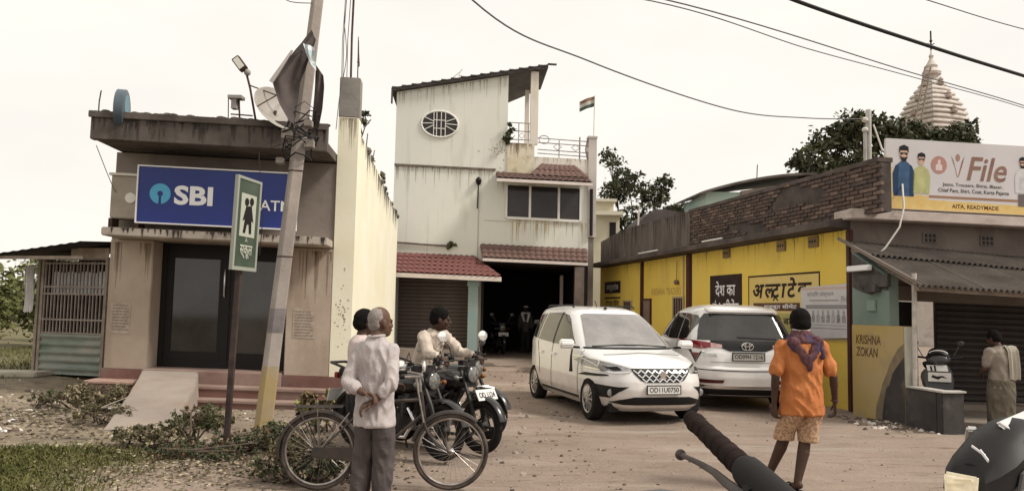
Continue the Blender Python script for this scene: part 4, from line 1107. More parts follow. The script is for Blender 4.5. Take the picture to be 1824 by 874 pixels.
# painted advertisements: flat print on the wall
def panel(u0, u1, z0, z1, m, v=0.0025, name='painted_panel', parent=None):
    q = MB(Y); q.box(u0, 0.0005, z0, u1, v, z1); return q.build(name, m, parent or yb)
def outline(u0, u1, z0, z1, t, m, v=0.004):
    q = MB(Y)
    for a in ((u0, u1, z1 - t, z1), (u0, u1, z0, z0 + t), (u0, u0 + t, z0 + t, z1 - t), (u1 - t, u1, z0 + t, z1 - t)): q.box(a[0], 0.0005, a[2], a[1], v, a[3])
    return q.build('painted_border', m, yb)
DEV = {}
def devanagari_big():
    """the painted word, its conjunct put together from single letters"""
    def g(s): return text_geo(s, 0.18, 0.032)
    allv, allf = [], []
    def add(geo, dx, dy=0, sx=1, sy=1, clip=None):
        vs, fs = geo
        b = len(allv)
        allv.extend([((min(x, clip) if clip else x) * sx + dx, y * sy + dy) for x, y in vs]); allf.extend([tuple(b + i for i in f) for f in fs])
        return max((min(v[0], clip) if clip else v[0]) for v in vs) * sx + dx
    x = add(g('अ'), 0) - 0.02
    x = add(g('ल'), x, 0, 1, 1, 0.60) - 0.10
    x0 = x
    x = add(g('ट'), x) - 0.02
    b = len(allv)                                    # ra stroke under the letter
    for p, q_ in (((0.28, 0.02), (0.14, -0.18)), ((0.28, 0.02), (0.46, -0.18))):
        d = Vector((q_[0] - p[0], q_[1] - p[1])).normalized() * 0.04
        n_2 = Vector((-d.y, d.x)); i = len(allv)
        allv.extend([(x0 + p[0] + n_2.x, p[1] + n_2.y), (x0 + p[0] - n_2.x, p[1] - n_2.y), (x0 + q_[0] - n_2.x, q_[1] - n_2.y), (x0 + q_[0] + n_2.x, q_[1] + n_2.y)])
        allf.append((i, i + 1, i + 2, i + 3))
    x = add(g('ा'), x) - 0.02
    x = add(g('टे'), x) - 0.02
    x = add(g('क'), x)
    return allv, allf
outline(0.80, 3.39, 1.16, 2.41, 0.035, BLKP)
panel(0.84, 3.35, 1.19, 2.37, mat('painted_field', (0.66, 0.48, 0.14), (0.70, 0.55, 0.24), 1.5, 0.85), 0.002)
PAINTV = 0.0045
lettering('painted_lettering', devanagari_big(), BLKP, Y, 3.20, 1.86, 2.15, 0.47, PAINTV, yb, flip=True)
panel(1.45, 3.18, 1.67, 1.83, BRNP, 0.0035)
lettering('painted_lettering', 'मजबूत सीमेंट', WHT, Y, 2.75, 1.69, 1.2, 0.12, 0.006, yb, bold=0.015, flip=True)
panel(0.9, 2.7, 1.2, 1.62, mat('painted_lime', (0.50, 0.44, 0.15), (0.42, 0.38, 0.14), 3, 0.85), 0.0035)
lettering('painted_lettering', 'की बढ़ी!', BLKP, Y, 2.45, 1.36, 0.95, 0.22, 0.006, yb, bold=0.015, flip=True)
panel(3.66, 5.18, 1.10, 2.48, BLKP, 0.003)
lettering('painted_lettering', 'देश का', WHT, Y, 4.90, 1.98, 0.94, 0.36, 0.005, yb, bold=0.012, flip=True)
lettering('painted_lettering', 'नं.1 सीमेंट', WHT, Y, 5.05, 1.60, 1.24, 0.32, 0.005, yb, bold=0.012, flip=True)
panel(11.25, 12.75, 2.17, 2.55, BLKP, 0.003)
lettering('painted_lettering', 'अल्ट्राटेक', WHT, Y, 12.55, 2.22, 1.1, 0.27, 0.005, yb, flip=True)
panel(11.25, 12.75, 2.00, 2.05, BLKP, 0.003)
for z in (1.74, 1.44):
    lettering('painted_lettering', 'देश का सीमेंट', BLKP, Y, 12.6, z, 1.25, 0.24, 0.003, yb, bold=0.02, flip=True)
lettering('painted_lettering', 'KRISHNA TRADERS', mat('faint_paint', (0.40, 0.26, 0.09), None), Y, 8.75, 2.06, 1.95, 0.19, 0.003, yb, flip=True)
mb = MB(Y); mb.tube([(6.95, 0.05, 2.95), (6.95, 0.06, 2.45)], 0.01, 5); mb.ball((6.95, 0.07, 2.38), 0.07, 10, 7); mb.build('bulb_holder', mat('door_brown', (0.19, 0.125, 0.10), None), yb)
for u0, u1 in ((3.9, 4.9), (7.5, 8.9)):
    mb = MB(Y); mb.tube([(u0, 0.36, ztop(u0) + .185), (u1, 0.34, ztop(u1) + .19)], 0.022, 8)
    props(mb.build('plastic_pipe', mat('white_pipe', (0.72, 0.69, 0.66), None), smooth=True), 'white plastic pipe lying on the dark ledge ' + ('under the bare brick' if u0 < 5 else 'under the streaked plaster'), 'pipe')

# printed poster, mounted over the near end of the advertisement
FLEX = mat('flex_white', (0.62, 0.60, 0.60), (0.54, 0.52, 0.52), 2.2, 0.6)
FLG = mat('flex_grey', (0.28, 0.27, 0.28), None, rough=0.7)
po = thing('poster', 'grey-white printed poster with a row of small figures on the yellow wall', 'poster', Y(0.65, .03, 1.2))
mb = MB(Y); mb.hexa([(1.38, .012, 1.15), (1.38, .02, 1.15), (-.10, .05, 1.22), (-.10, .042, 1.22), (1.38, .012, 2.12), (1.38, .02, 2.12), (-.12, .05, 2.16), (-.12, .042, 2.16)]); mb.build('sheet', FLEX, po)
def yp(u, v, z): return Y(u, 0.02 + (1.38 - u) * 0.0203 + v, z)
mb = MB(yp)
mb.box(1.36, .001, 1.165, -.08, .003, 1.18); mb.box(1.2, .001, 1.36, .0, .003, 1.372); mb.box(1.2, .001, 1.42, .0, .003, 1.428)
mb.box(1.22, .001, 1.72, -.06, .004, 1.79); mb.box(1.1, .001, 1.86, .2, .003, 1.88); mb.build('print', FLG, po)
mb = MB(yp); mb.box(1.37, .001, 2.07, -.10, .003, 2.11); mb.build('print', mat('flex_pink', (0.6, 0.42, 0.36), None), po)
lettering('lettering', 'कोचिंग संस्थान', FLG, yp, 1.18, 1.92, 0.85, 0.12, 0.003, po, bold=0.01, flip=True)
lettering('lettering', 'PH', FLG, yp, .12, 1.82, 0.16, 0.12, 0.003, po, flip=True)
for k in range(7):
    c = 0.98 - 0.155 * k
    mb = MB(yp)
    mb.prism([(c - .05, 1.47), (c + .05, 1.47), (c + .055, 1.58), (c + .02, 1.63), (c + .035, 1.66), (c, 1.70), (c - .035, 1.66), (c - .02, 1.63), (c - .055, 1.58)], .001, .003)
    mb.build('print_figure', mat('flex_fig_%d' % (k % 3), ((0.2, 0.19, 0.2), (0.33, 0.32, 0.33), (0.14, 0.13, 0.14))[k % 3], (0.45, 0.43, 0.43), 18, 0.7), po)

# ---------------------------------------------------------------- SHOP
G = Frame(5.885, 13.6, 0.08, -0.02)
S = Frame(5.703, 13.178, -1.416)
shop = thing('shop', 'corner shop with corrugated awning, brown roller shutter and teal side wall', 'shop', G(1.5, 0, 0))
SHW = mat('shop_grey_wall', (0.15, 0.122, 0.106), (0.20, 0.166, 0.145), 1.3, 0.9, 0.2, 9, stain=((0.10, 0.08, 0.07), 1.6, 0.52, 0.72, (1.3, 1.3, .5)))
TEALW = mat('teal_shop_wall', (0.15, 0.21, 0.178), (0.19, 0.245, 0.21), 1.4, 0.85, stain=((0.17, 0.2, 0.17), 2.2, 0.58, 0.78))
DYEL = mat('dull_yellow', (0.42, 0.30, 0.10), (0.42, 0.32, 0.16), 1.1, 0.85, 0.15, stain=[((0.30, 0.235, 0.14), 1.6, 0.52, 0.75)])
DGRY = mat('dark_grey_paint', (0.055, 0.05, 0.05), (0.095, 0.085, 0.08), 1.8, 0.8, stain=((0.15, 0.13, 0.115), 3, 0.6, 0.8))
CORR = mat('asbestos_sheet', (0.105, 0.088, 0.075), (0.165, 0.14, 0.122), 1.5, 0.95, 0.25, 14, stain=((0.07, 0.058, 0.052), 1.6, 0.5, 0.72))
mb = MB(G); mb.box(0.0, -0.01, 2.15, 5.0, 0.3, 3.25); mb.box(0.0, 0.0, -0.1, 0.35, 0.3, 2.15); mb.build('wall', SHW, shop)
mb = MB(G); mb.box(-0.15, -0.34, 3.25, 5.0, 0.3, 3.42); mb.build('ledge', mat('pink_ledge', (0.44, 0.37, 0.33), (0.54, 0.47, 0.43), 2, 0.9, 0.2, stain=((0.2, 0.16, 0.14), 2.2, 0.55, 0.75, (1, 1, 2))), shop, bevel=0.012)
mb = MB(G); mb.box(0.5, 0.05, 3.422, 5.0, 0.3, 3.7); mb.build('roof_upstand', SHW, shop)
for u in (1.43, 2.49):
    mb = MB(G); mb.box(u - .13, -0.03, 2.92, u + .13, -0.012, 3.10); vt = mb.build('vent', SHW, shop)
    mb = MB(G)
    for i in range(3): 
        for j in range(2): mb.box(u - .1 + .075 * i, -0.034, 2.94 + .08 * j, u - .05 + .075 * i, -0.031, 3.0 + .08 * j)
    mb.build('hole', BLKF, vt)
mb = MB(G); mb.box(0.35, -0.12, 1.90, 5.0, 0.1, 2.148); mb.build('lintel', mat('lintel_plaster', (0.17, 0.145, 0.125), (0.22, 0.19, 0.165), 2, 0.9), shop)
mb = MB(G); mb.box(1.55, 0.06, 0.18, 5.0, 0.12, 1.90); sh = mb.build('shutter', SHUT, shop)
SHB = mat('shutter_dark', (0.05, 0.04, 0.037), (0.075, 0.06, 0.055), 2.5, 0.6)
SM2 = slat_mesh(3.45, 0.105, SHB)
for i in range(16): shared(SM2, 'slat', sh, G.mtx(1.55, 0.06, 0.2 + 0.105 * i, 0, 0.02, 0))
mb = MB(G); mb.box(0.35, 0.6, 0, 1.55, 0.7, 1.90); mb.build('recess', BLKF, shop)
mb = MB(G); mb.box(0.3, -2.1, -0.2, 5.0, 0.06, 0.10); mb.box(0.9, -0.5, 0.10, 5.0, 0.06, 0.2); mb.build('platform', mat('shop_platform', (0.20, 0.165, 0.135), (0.26, 0.215, 0.18), 1.6, 0.92, 0.2), shop, bevel=0.01)
# side wall along the street
mb = MB(S); mb.rings([[(0.02, 0, 1.46), (1.0, 0, 1.46), (1.0, 0, 2.22), (0.02, 0, 2.66)], [(0.02, 0.16, 1.46), (1.0, 0.16, 1.46), (1.0, 0.16, 2.22), (0.02, 0.16, 2.66)]]); mb.build('teal_wall', TEALW, shop)
mb = MB(S); mb.box(0.02, -0.02, -0.1, 1.36, 0.15, 1.458); mb.build('low_wall', DYEL, shop, bevel=0.008)
mb = MB(S); mb.box(1.362, -0.015, 0.58, 1.40, 0.145, 1.45); mb.build('jamb', mat('pale_jamb', (0.42, 0.42, 0.36), (0.5, 0.47, 0.4), 2), shop)
mb = MB(S); mb.box(1.362, -0.02, -0.1, 2.04, 0.13, 0.555); mb.box(2.04, -0.02, -0.1, 2.16, 0.32, 0.555); mb.build('counter_wall', DGRY, shop, bevel=0.01)
mb = MB(S); mb.box(1.40, -0.04, 0.557, 2.04, 0.15, 0.585); mb.box(2.04, -0.04, 0.557, 2.19, 0.34, 0.585); mb.build('counter_top', mat('pale_top', (0.5, 0.47, 0.43), (0.38, 0.35, 0.32), 5), shop, bevel=0.006)
r = random.Random(4)
mb = MB(S)
prev = None
mb.prism([(.62, -.1), (.85, -.1), (1.355, -.1), (1.355, 1.2), (1.22, 1.12), (1.1, .98), (1.0, .86), (.92, .70), (.82, .55), (.74, .36), (.66, .2)], -0.0215, -0.0205); mb.build('grimy_patch', mat('grime', (0.19, 0.15, 0.10), (0.25, 0.195, 0.12), 4, .9, lo=.4, hi=.6), shop)
mb = MB(S)
pts = [(0.80, -0.1), (1.358, -0.1), (1.358, 1.0), (1.2, 0.86), (1.08, 0.74), (1.0, 0.55), (0.92, 0.5), (0.86, 0.3), (0.82, 0.12)]
mb.prism(pts, -0.0235, -0.0205); mb.build('dark_dado', DGRY, shop)
INKB = mat('brown_lettering', (0.10, 0.05, 0.025), (0.2, 0.12, 0.06), 12)
lettering('painted_lettering', 'KRISHNA', INKB, S, 0.14, 1.15, 0.66, 0.15, -0.0225, shop, shear=0.1, bold=.02)
lettering('painted_lettering', 'ZOKAN', INKB, S, 0.14, 0.95, 0.58, 0.15, -0.022, shop, shear=0.1, bold=.02)
mb = MB(S); mb.box(0.45, -0.03, 1.68, 0.68, 0.0, 1.86); mb.build('meter_box', mat('meter_green', (0.2, 0.27, 0.23), None), shop, bevel=0.008)
mb = MB(S); mb.box(0.3, -0.06, 2.06, 1.05, 0.0, 2.26); mb.box(0.5, -.1, 1.98, .8, 0, 2.1); mb.prism([(.03, 2.08), (.25, 2.0), (.55, 1.94), (.85, 2.02), (.99, 2.0), (.99, 2.21), (.03, 2.64)], -.004, -.001); mb.build('cable_box', mat('soot_box', (0.07, 0.065, 0.06), (0.12, 0.11, 0.1), 5), shop, bevel=0.01)
mb = MB(S); mb.tube([(1.47, 0.07, 0.58), (1.5, 0.07, 2.25)], 0.035, 8); mb.build('post', mat('white_post', (0.56, 0.52, 0.48), (0.38, 0.34, 0.31), 6), shop)
tb = thing('tube_light', 'white tube light fitting under the awning on the teal wall', 'lamp', S(.35, -.08, 2.3))
mb = MB(S); mb.box(0.06, -0.13, 2.33, 0.64, -0.04, 2.42); mb.build('casing', WHT, tb, bevel=0.01)
mb = MB(S); mb.box(0.3, -0.05, 2.36, .4, .02, 2.40); mb.build('bracket', IRON, tb)
# corrugated awning: overlapping sheets
def corr(u0, u1, v0, z0, v1, z1, lift, name='roof_sheet'):
    q = MB(G)
    n = int((u1 - u0) / 0.0115)
    rows = []
    for (v, z) in ((v0, z0), (v1, z1)):
        rows.append([(u0 + (u1 - u0) * i / n, v, z - 0.045 * (u0 + (u1 - u0) * i / n) * (1 if v > -1 else .5) + lift + 0.022 * math.cos(2 * PI * (u0 + (u1 - u0) * i / n) / 0.092)) for i in range(n + 1)])
    mid = [[(a[0], a[1] + (b[1] - a[1]) * t, a[2] + (b[2] - a[2]) * t) for a, b in zip(*rows)] for t in (0, .5, 1)]
    q.grid(mid); q.grid([[(p[0], p[1], p[2] - 0.008) for p in rw][::-1] for rw in mid])
    q.grid([mid[0], [(p[0], p[1], p[2] - 0.008) for p in mid[0]]])
    q.build(name, CORR, shop, smooth=True, sharp=70)
VA, ZA, VB, ZB, VC, ZC = -0.02, 2.84, -0.80, 2.56, -2.2, 2.05
for i in range(5):
    u0 = -0.20 + 1.03 * i
    corr(u0, u0 + 1.06, VB + .10, ZB + .036, VC, ZC, 0.004 * (i % 2))
    corr(u0 + .02, u0 + 1.08, VA, ZA, VB - .06, ZB - .02, 0.045 + 0.004 * (i % 2))
mb = MB(G); mb.bar((-0.02, -0.1, 2.74), (-0.02, -2.1, 2.02), 0.06, 0.08); mb.bar((4.6, -0.1, 2.6), (4.6, -2.1, 1.9), 0.06, 0.08); mb.bar((-0.08, -2.05, 2.02), (4.7, -2.05, 1.92), 0.05, 0.07); mb.build('rafter', WOODP, shop)
mb = MB(G); mb.bar((-0.23, 0.0, 2.93), (-0.23, -2.2, 2.12), 0.03, 0.05); mb.build('barge_board', mat('barge_brown', (0.20, 0.16, 0.135), None), shop)
mb = MB(G); mb.box(2.86, -1.22, 2.36, 2.98, -1.14, 2.42); props(mb.build('scrap', WHT, bevel=0.01), 'small white scrap lying on the corrugated awning', 'scrap')

# flex banner above the shop
bn = thing('shop_banner', 'wide printed clothing banner with four models on the shop roof edge', 'banner', G(2, -0.1, 3.45))
BGK = mat('banner_grey', (0.56, 0.53, 0.54), (0.62, 0.59, 0.60), 0.9, 0.6)
mb = MB(G); mb.hexa([(.53, -.16, 3.475), (3.9, -.16, 3.475), (3.9, -.10, 3.475), (.53, -.10, 3.475), (.55, -.22, 4.69), (3.9, -.22, 4.69), (3.9, -.16, 4.69), (.55, -.16, 4.69)]); mb.build('panel', BGK, bn)
def bf(u, v, z): return G(u, -0.16 - 0.06 * (z - 3.475) / 1.215 + v, z)
def flat(name, poly, c, v, c2=None, parent=None, sc=6):
    q = MB(bf); q.prism(poly, -v, -v + 0.001); return q.build(name, mat(name + '_%d' % (int(1000 * sum((k + 1) * x for k, x in enumerate(c)))), c, c2, sc, 0.6), parent or bn)
YB = (0.62, 0.42, 0.12)
flat('print_band', [(.54, 3.48), (3.9, 3.48), (3.9, 3.64), (2.95, 3.64), (1.33, 3.66), (1.33, 3.72), (.54, 3.78)], YB, 0.003, (0.66, 0.5, 0.22))
flat('print_band', [(.54, 3.78), (.80, 3.90), (.62, 4.3), (.54, 4.45)], (0.6, 0.5, 0.32), 0.002)
flat('print_band', [(1.33, 3.70), (2.97, 3.70), (2.97, 3.74), (1.33, 3.74)], (0.32, 0.17, 0.10), 0.004)
flat('print_band', [(2.97, 3.62), (3.9, 3.62), (3.9, 3.86), (2.97, 3.84)], (0.16, 0.13, 0.13), 0.004)
def model(cx, base, h, top, shirt, jacket, beard=False):
    s = h
    flat('print_figure', [(cx - .17 * s, base), (cx + .17 * s, base), (cx + .19 * s, base + .4 * s), (cx + .15 * s, base + .58 * s), (cx + .05 * s, base + .66 * s), (cx - .05 * s, base + .66 * s), (cx - .15 * s, base + .58 * s), (cx - .19 * s, base + .4 * s)], shirt, 0.004, tuple(x * .7 for x in shirt))
    flat('print_figure', [(cx - .2 * s, base), (cx - .11 * s, base), (cx - .10 * s, base + .58 * s), (cx - .16 * s, base + .58 * s), (cx - .22 * s, base + .42 * s)], jacket, 0.005)
    flat('print_figure', [(cx + .11 * s, base), (cx + .2 * s, base), (cx + .22 * s, base + .42 * s), (cx + .16 * s, base + .58 * s), (cx + .12 * s, base + .58 * s)], jacket, 0.005)
    hz = base + .79 * s
    flat('print_face', [(cx + .085 * s * math.cos(a * PI / 8), hz + .125 * s * math.sin(a * PI / 8)) for a in range(16)], (0.55, 0.36, 0.28), 0.006)
    flat('print_hair', [(cx - .095 * s, hz + .03 * s), (cx - .06 * s, hz + .07 * s), (cx + .06 * s, hz + .07 * s), (cx + .095 * s, hz + .03 * s), (cx + .09 * s, hz + .14 * s), (cx, hz + .18 * s), (cx - .09 * s, hz + .14 * s)], (0.03, 0.025, 0.025), 0.007)
    flat('print_sunglasses', [(cx - .08 * s, hz + .03 * s), (cx + .08 * s, hz + .03 * s), (cx + .06 * s, hz - .02 * s), (cx + .01 * s, hz + .01 * s), (cx - .01 * s, hz + .01 * s), (cx - .06 * s, hz - .02 * s)], (0.02, 0.02, 0.02), 0.008)
    if beard: flat('print_hair', [(cx - .08 * s, hz - .03 * s), (cx - .03 * s, hz - .06 * s), (cx + .03 * s, hz - .06 * s), (cx + .08 * s, hz - .03 * s), (cx + .04 * s, hz - .13 * s), (cx - .04 * s, hz - .13 * s)], (0.03, 0.025, 0.025), 0.007)
model(.87, 3.70, 0.92, 0, (0.05, 0.13, 0.28), (0.03, 0.07, 0.16), True)
model(1.19, 3.76, 0.74, 0, (0.52, 0.52, 0.24), (0.42, 0.44, 0.2))
model(3.05, 3.86, 0.66, 0, (0.66, 0.65, 0.66), (0.6, 0.6, 0.62), True)
model(3.42, 3.86, 0.78, 0, (0.12, 0.11, 0.11), (0.06, 0.05, 0.05))
# round emblem and winged mark
EMB = (0.42, 0.22, 0.19)
flat('print_emblem', [(1.51 + .145 * math.cos(a * PI / 16), 4.275 + .155 * math.sin(a * PI / 16)) for a in range(32)], EMB, 0.003)
flat('print_emblem', [(1.45, 4.18), (1.57, 4.18), (1.57, 4.27), (1.53, 4.30), (1.545, 4.34), (1.515, 4.375), (1.485, 4.34), (1.495, 4.30), (1.45, 4.27)], (0.66, 0.56, 0.54), 0.004)
flat('print_mark', [(1.73, 4.45), (1.78, 4.36), (1.855, 4.08), (1.845, 4.08), (1.80, 4.26)], (0.30, 0.13, 0.10), 0.003)
flat('print_mark', [(1.98, 4.45), (1.93, 4.36), (1.86, 4.08), (1.87, 4.08), (1.93, 4.26)], (0.30, 0.13, 0.10), 0.003)
flat('print_mark', [(1.855 + .04 * math.cos(a * PI / 8), 4.42 + .065 * math.sin(a * PI / 8)) for a in range(16)], (0.35, 0.2, 0.17), 0.003)
BRO = mat('banner_brown', (0.24, 0.12, 0.095), (0.30, 0.17, 0.13), 6, 0.6)
def bfl(u, v, z): return bf(u, v - 0.004, z)
lettering('lettering', 'File', BRO, bfl, 2.02, 4.03, 0.74, 0.42, 0, bn, shear=0.25, bold=0.012)
lettering('lettering', 'Jeans, Trousers, Shirts, Blazer,', BLKF, bfl, 1.58, 3.90, 1.10, 0.075, 0, bn, bold=0.01)
lettering('lettering', 'Chief Pant, Shirt, Coat, Kurta Pajama', BLKF, bfl, 1.50, 3.79, 1.3, 0.085, 0, bn, bold=0.01)
lettering('lettering', 'AITA, READYMADE', mat('dark_red_ink', (0.13, 0.04, 0.02), None), bfl, 1.75, 3.52, 0.86, 0.085, 0, bn, bold=0.02)

# service pole with white cable at the corner of the parapet
sp_ = thing('service_pole', 'short grey service pole with insulators on the parapet corner', 'pole', (7.09, 15.5, 4.0))
mb = MB(); mb.tube([(7.08, 15.5, 3.6), (7.10, 15.5, 5.72)], 0.055, 10); mb.tube([(6.99, 15.45, 3.7), (7.0, 15.45, 5.3)], 0.035, 8); mb.build('shaft', mat('galvanised', (0.35, 0.33, 0.31), (0.5, 0.47, 0.44), 5, 0.6), sp_, smooth=True)
for z in (5.5, 5.3): 
    mb = MB(); mb.lathe([(0.03, -.05), (0.06, -.02), (0.06, .02), (0.03, .05)], (7.0, 15.44, z), 10); mb.build('insulator', mat('porcelain', (0.6, 0.56, 0.52), None, rough=.3), sp_, smooth=True)
mb = MB(); mb.tube([(7.15, 15.4, 5.4), (7.26, 15.3, 4.9), (7.18, 14.5, 4.4), (6.75, 13.5, 3.9), (6.62, 13.2, 3.45), (6.5, 13.12, 3.1), (6.25, 13.1, 2.75), (6.1, 13.1, 2.6)], 0.016, 6)
props(mb.build('service_cable', mat('white_cable', (0.6, 0.56, 0.52), None), smooth=True), 'pale cable drooping from the service pole past the banner edge', 'cable')

# sheds and roofs behind the parapet
rs_ = thing('rooftop_shed', 'teal-walled hut under a sagging dark tin roof behind the brick parapet', 'hut', (7.2, 24, 4))
mb = MB(); mb.box(5.95, 24, 0, 9.2, 27, 5.32); mb.build('wall', mat('pale_teal', (0.38, 0.52, 0.50), (0.45, 0.56, 0.53), 1.2), rs_)
mb = MB(); rows = []
for i in range(25):
    t = i / 24; x = 5.7 + 3.6 * t; z = 5.25 + 0.66 * math.sin(t * PI * 0.5) ** 0.9
    rows.append([(x, 23.6, z), (x, 27.2, z + .15), (x, 27.2, z + .08), (x, 23.6, z - .07)])
mb.rings(rows); mb.build('roof', mat('tin_dark', (0.10, 0.085, 0.08), (0.17, 0.15, 0.14), 2), rs_)
mb = MB(); mb.hexa([(7.0, 23.9, 5.0), (9.3, 23.9, 5.0), (9.3, 24, 5.0), (7.0, 24, 5.0), (7.0, 23.9, 5.35), (9.3, 23.9, 5.75), (9.3, 24, 5.75), (7.0, 24, 5.35)]); mb.build('gable_sheet', mat('tin_grey', (0.2, 0.17, 0.165), (0.28, 0.24, 0.22), 2), rs_)
mb = MB(); mb.tube([(7.45, 23.8, 5.7), (7.47, 23.8, 6.15)], 0.015, 6); mb.build('rod', IRON, rs_)
tr2 = thing('tin_roof', 'dark humped tin roof showing over the far end of the parapet', 'roof', (4.9, 26.5, 3))
mb = MB(); rows = []
for i in range(9):
    t = i / 8; x = 3.9 + 1.9 * t
    z = 4.25 + 0.75 * math.sin(min(1, t * 2.2) * PI / 2) - 0.25 * t
    rows.append([(x, 25.0, 3.0), (x, 25.0, z), (x, 28, z + .1), (x, 28, 3.0)])
mb.rings(rows); mb.build('sheet', mat('tin_roof_dark', (0.09, 0.075, 0.075), (0.13, 0.11, 0.11), 2), tr2)
mb = MB(); mb.tube([(3.98, 25.0, 3.3), (4.02, 24.9, 4.75)], 0.03, 6); mb.tube([(4.02, 24.9, 4.75), (4.05, 24.9, 5.0)], 0.02, 6); mb.build('pole', mat('pale_pole', (0.6, 0.55, 0.5), None), tr2)
# ================================================================ TEMPLE, TREES, WEEDS, WIRES
TEMP = mat('temple_stone', (0.50, 0.445, 0.40), (0.60, 0.545, 0.495), 1.3, 0.9, 0.2, stain=[((0.33, 0.26, 0.22), 1.5, 0.5, 0.75, (1, 1, 2.5))])
TEMD = mat('temple_groove', (0.30, 0.235, 0.20), (0.38, 0.3, 0.26), 2, 0.9)
tp = thing('temple_spire', 'pale curved temple tower with stacked mouldings and a finial', 'temple', (24.3, 45, 0))
TCX, TCY = 24.35, 45.0
def sq_ring(hw, z, n=9, rib=0.06, rot=0.35):
    pts = []
    c, s = math.cos(rot), math.sin(rot)
    for side in range(4):
        for i in range(n):
            t = -1 + 2 * i / n
            bulge = 1.0 + (rib if abs(t) < 0.36 else 0.0) + (rib * 0.5 if 0.36 <= abs(t) < 0.7 else 0) - (0.07 if abs(t) > 0.93 else 0)
            x, y = (t * hw, -hw * bulge) if side == 0 else ((hw * bulge, t * hw) if side == 1 else ((-t * hw, hw * bulge) if side == 2 else (-hw * bulge, -t * hw)))
            pts.append((TCX + x * c - y * s, TCY + x * s + y * c, z))
    return pts
def tw(z):        # half width of the tower at height z
    tab = ((9.5, 2.3), (12.4, 2.08), (13.4, 1.88), (13.9, 1.6), (14.4, 1.27), (15.0, .8), (15.4, .45))
    for (a, b), (c, d) in zip(tab, tab[1:]):
        if z <= c: return (b + (d - b) * (z - a) / (c - a)) / 1.5
    return .36
NT = 19
zs = [9.5 + 5.8 * i / NT for i in range(NT + 1)]
for i in range(NT):
    a, b = zs[i], zs[i + 1]
    h_ = b - a
    q = MB(); q.rings([sq_ring(tw(a) * 1.02, a), sq_ring(tw(a) * 1.035, a + .2 * h_), sq_ring(tw(a + .4 * h_) * 1.02, a + .6 * h_), sq_ring(tw(a + .5 * h_) * 0.95, a + .66 * h_), sq_ring(tw(b) * 0.95, b)])
    q.build('moulding', TEMP, tp)
    if i % 3 == 0:
        for k in range(4):
            ang = 0.35 + k * PI / 2 - PI / 2
            hw = tw(a) * 1.12
            q = MB(); px_, py_ = TCX + hw * math.cos(ang), TCY + hw * math.sin(ang)
            q.lathe([(.16, 0), (.19, .08), (.13, .22), (.16, .28), (.03, .45)], (px_, py_, a), 8); q.build('niche', TEMD, tp)
q = MB(); q.rings([sq_ring(3.0, 0), sq_ring(3.0, 7.5), sq_ring(2.5, 7.7), sq_ring(2.2, 9.5)]); q.build('base', TEMP, tp)
q = MB(); q.lathe([(.34, 15.3), (.36, 15.6), (.5, 15.7), (.52, 15.85), (.42, 16.0), (.30, 16.1), (.34, 16.25), (.22, 16.45), (.10, 16.7), (.14, 16.85), (.05, 17.0), (.03, 17.3)], (TCX, TCY, 0), 20); q.build('crown_disc', TEMP, tp, smooth=True)
q = MB(); q.tube([(TCX, TCY, 17.2), (TCX, TCY, 18.35)], 0.045, 6); q.tube([(TCX - .2, TCY, 17.6), (TCX, TCY, 17.5), (TCX + .2, TCY, 17.6)], 0.03, 5); q.ball((TCX, TCY, 17.75), .09, 8, 6); q.build('finial', IRON, tp)
ld = thing('ladder', 'long thin ladder leaning against the temple tower', 'ladder', (22.3, 43.5, 0))
q = MB()
for dx in (0, .32): q.tube([(22.0 + dx, 43.2, 10.5), (23.5 + dx, 44.1, 15.9)], 0.05, 6)
q.build('rail', mat('bamboo_dark', (0.2, 0.15, 0.12), (0.28, 0.22, 0.17), 3), ld)
for i in range(12):
    t = (i + .5) / 12; q = MB(); q.tube([(22.0 + 1.5 * t, 43.2 + .9 * t, 10.5 + 5.4 * t), (22.32 + 1.5 * t, 43.2 + .9 * t, 10.5 + 5.4 * t)], 0.03, 5); q.build('rung', mat('bamboo_dark', (0.2, 0.15, 0.12), None), ld)

BARK = mat('bark', (0.09, 0.07, 0.055), (0.16, 0.125, 0.10), 4, 0.95, 0.4)
def tree(name, label, base, height, spread, cents, n, size, m, seed, group=None, trunk_r=0.18, m2=None):
    r = random.Random(seed)
    t = thing(name, label, 'tree', base, group=group)
    bx, by, bz = base
    fork = Vector((bx + r.uniform(-.2, .2), by, bz + height * 0.38))
    q = MB(); q.tube([(bx, by, bz - .2), (bx + .05, by, bz + height * .18), tuple(fork), (fork.x + .1, fork.y, fork.z + height * .25)], [trunk_r, trunk_r * .85, trunk_r * .7, trunk_r * .35], 9)
    tk = q.build('trunk', BARK, t, smooth=True)
    q = MB()
    for c, e, w_ in cents:
        c = Vector(c); mid = fork.lerp(c, 0.5) + Vector((r.uniform(-.2, .2), r.uniform(-.2, .2), -.1))
        q.tube([tuple(fork), tuple(mid), tuple(c)], [trunk_r * .45, trunk_r * .28, trunk_r * .1], 6)
        for k in range(4):
            d = Vector((r.uniform(-1, 1) * e[0], r.uniform(-1, 1) * e[1], r.uniform(-.3, 1) * e[2]))
            q.tube([tuple(mid.lerp(c, .6)), tuple(c + d * .5), tuple(c + d * .95)], [trunk_r * .14, trunk_r * .08, .006], 5)
    q.build('limb', BARK, t)
    leaf_mass('crown', cents, n, size, m, t, seed)
    if m2: leaf_mass('crown', cents, n // 3, size, m2, t, seed + 50)
    return t
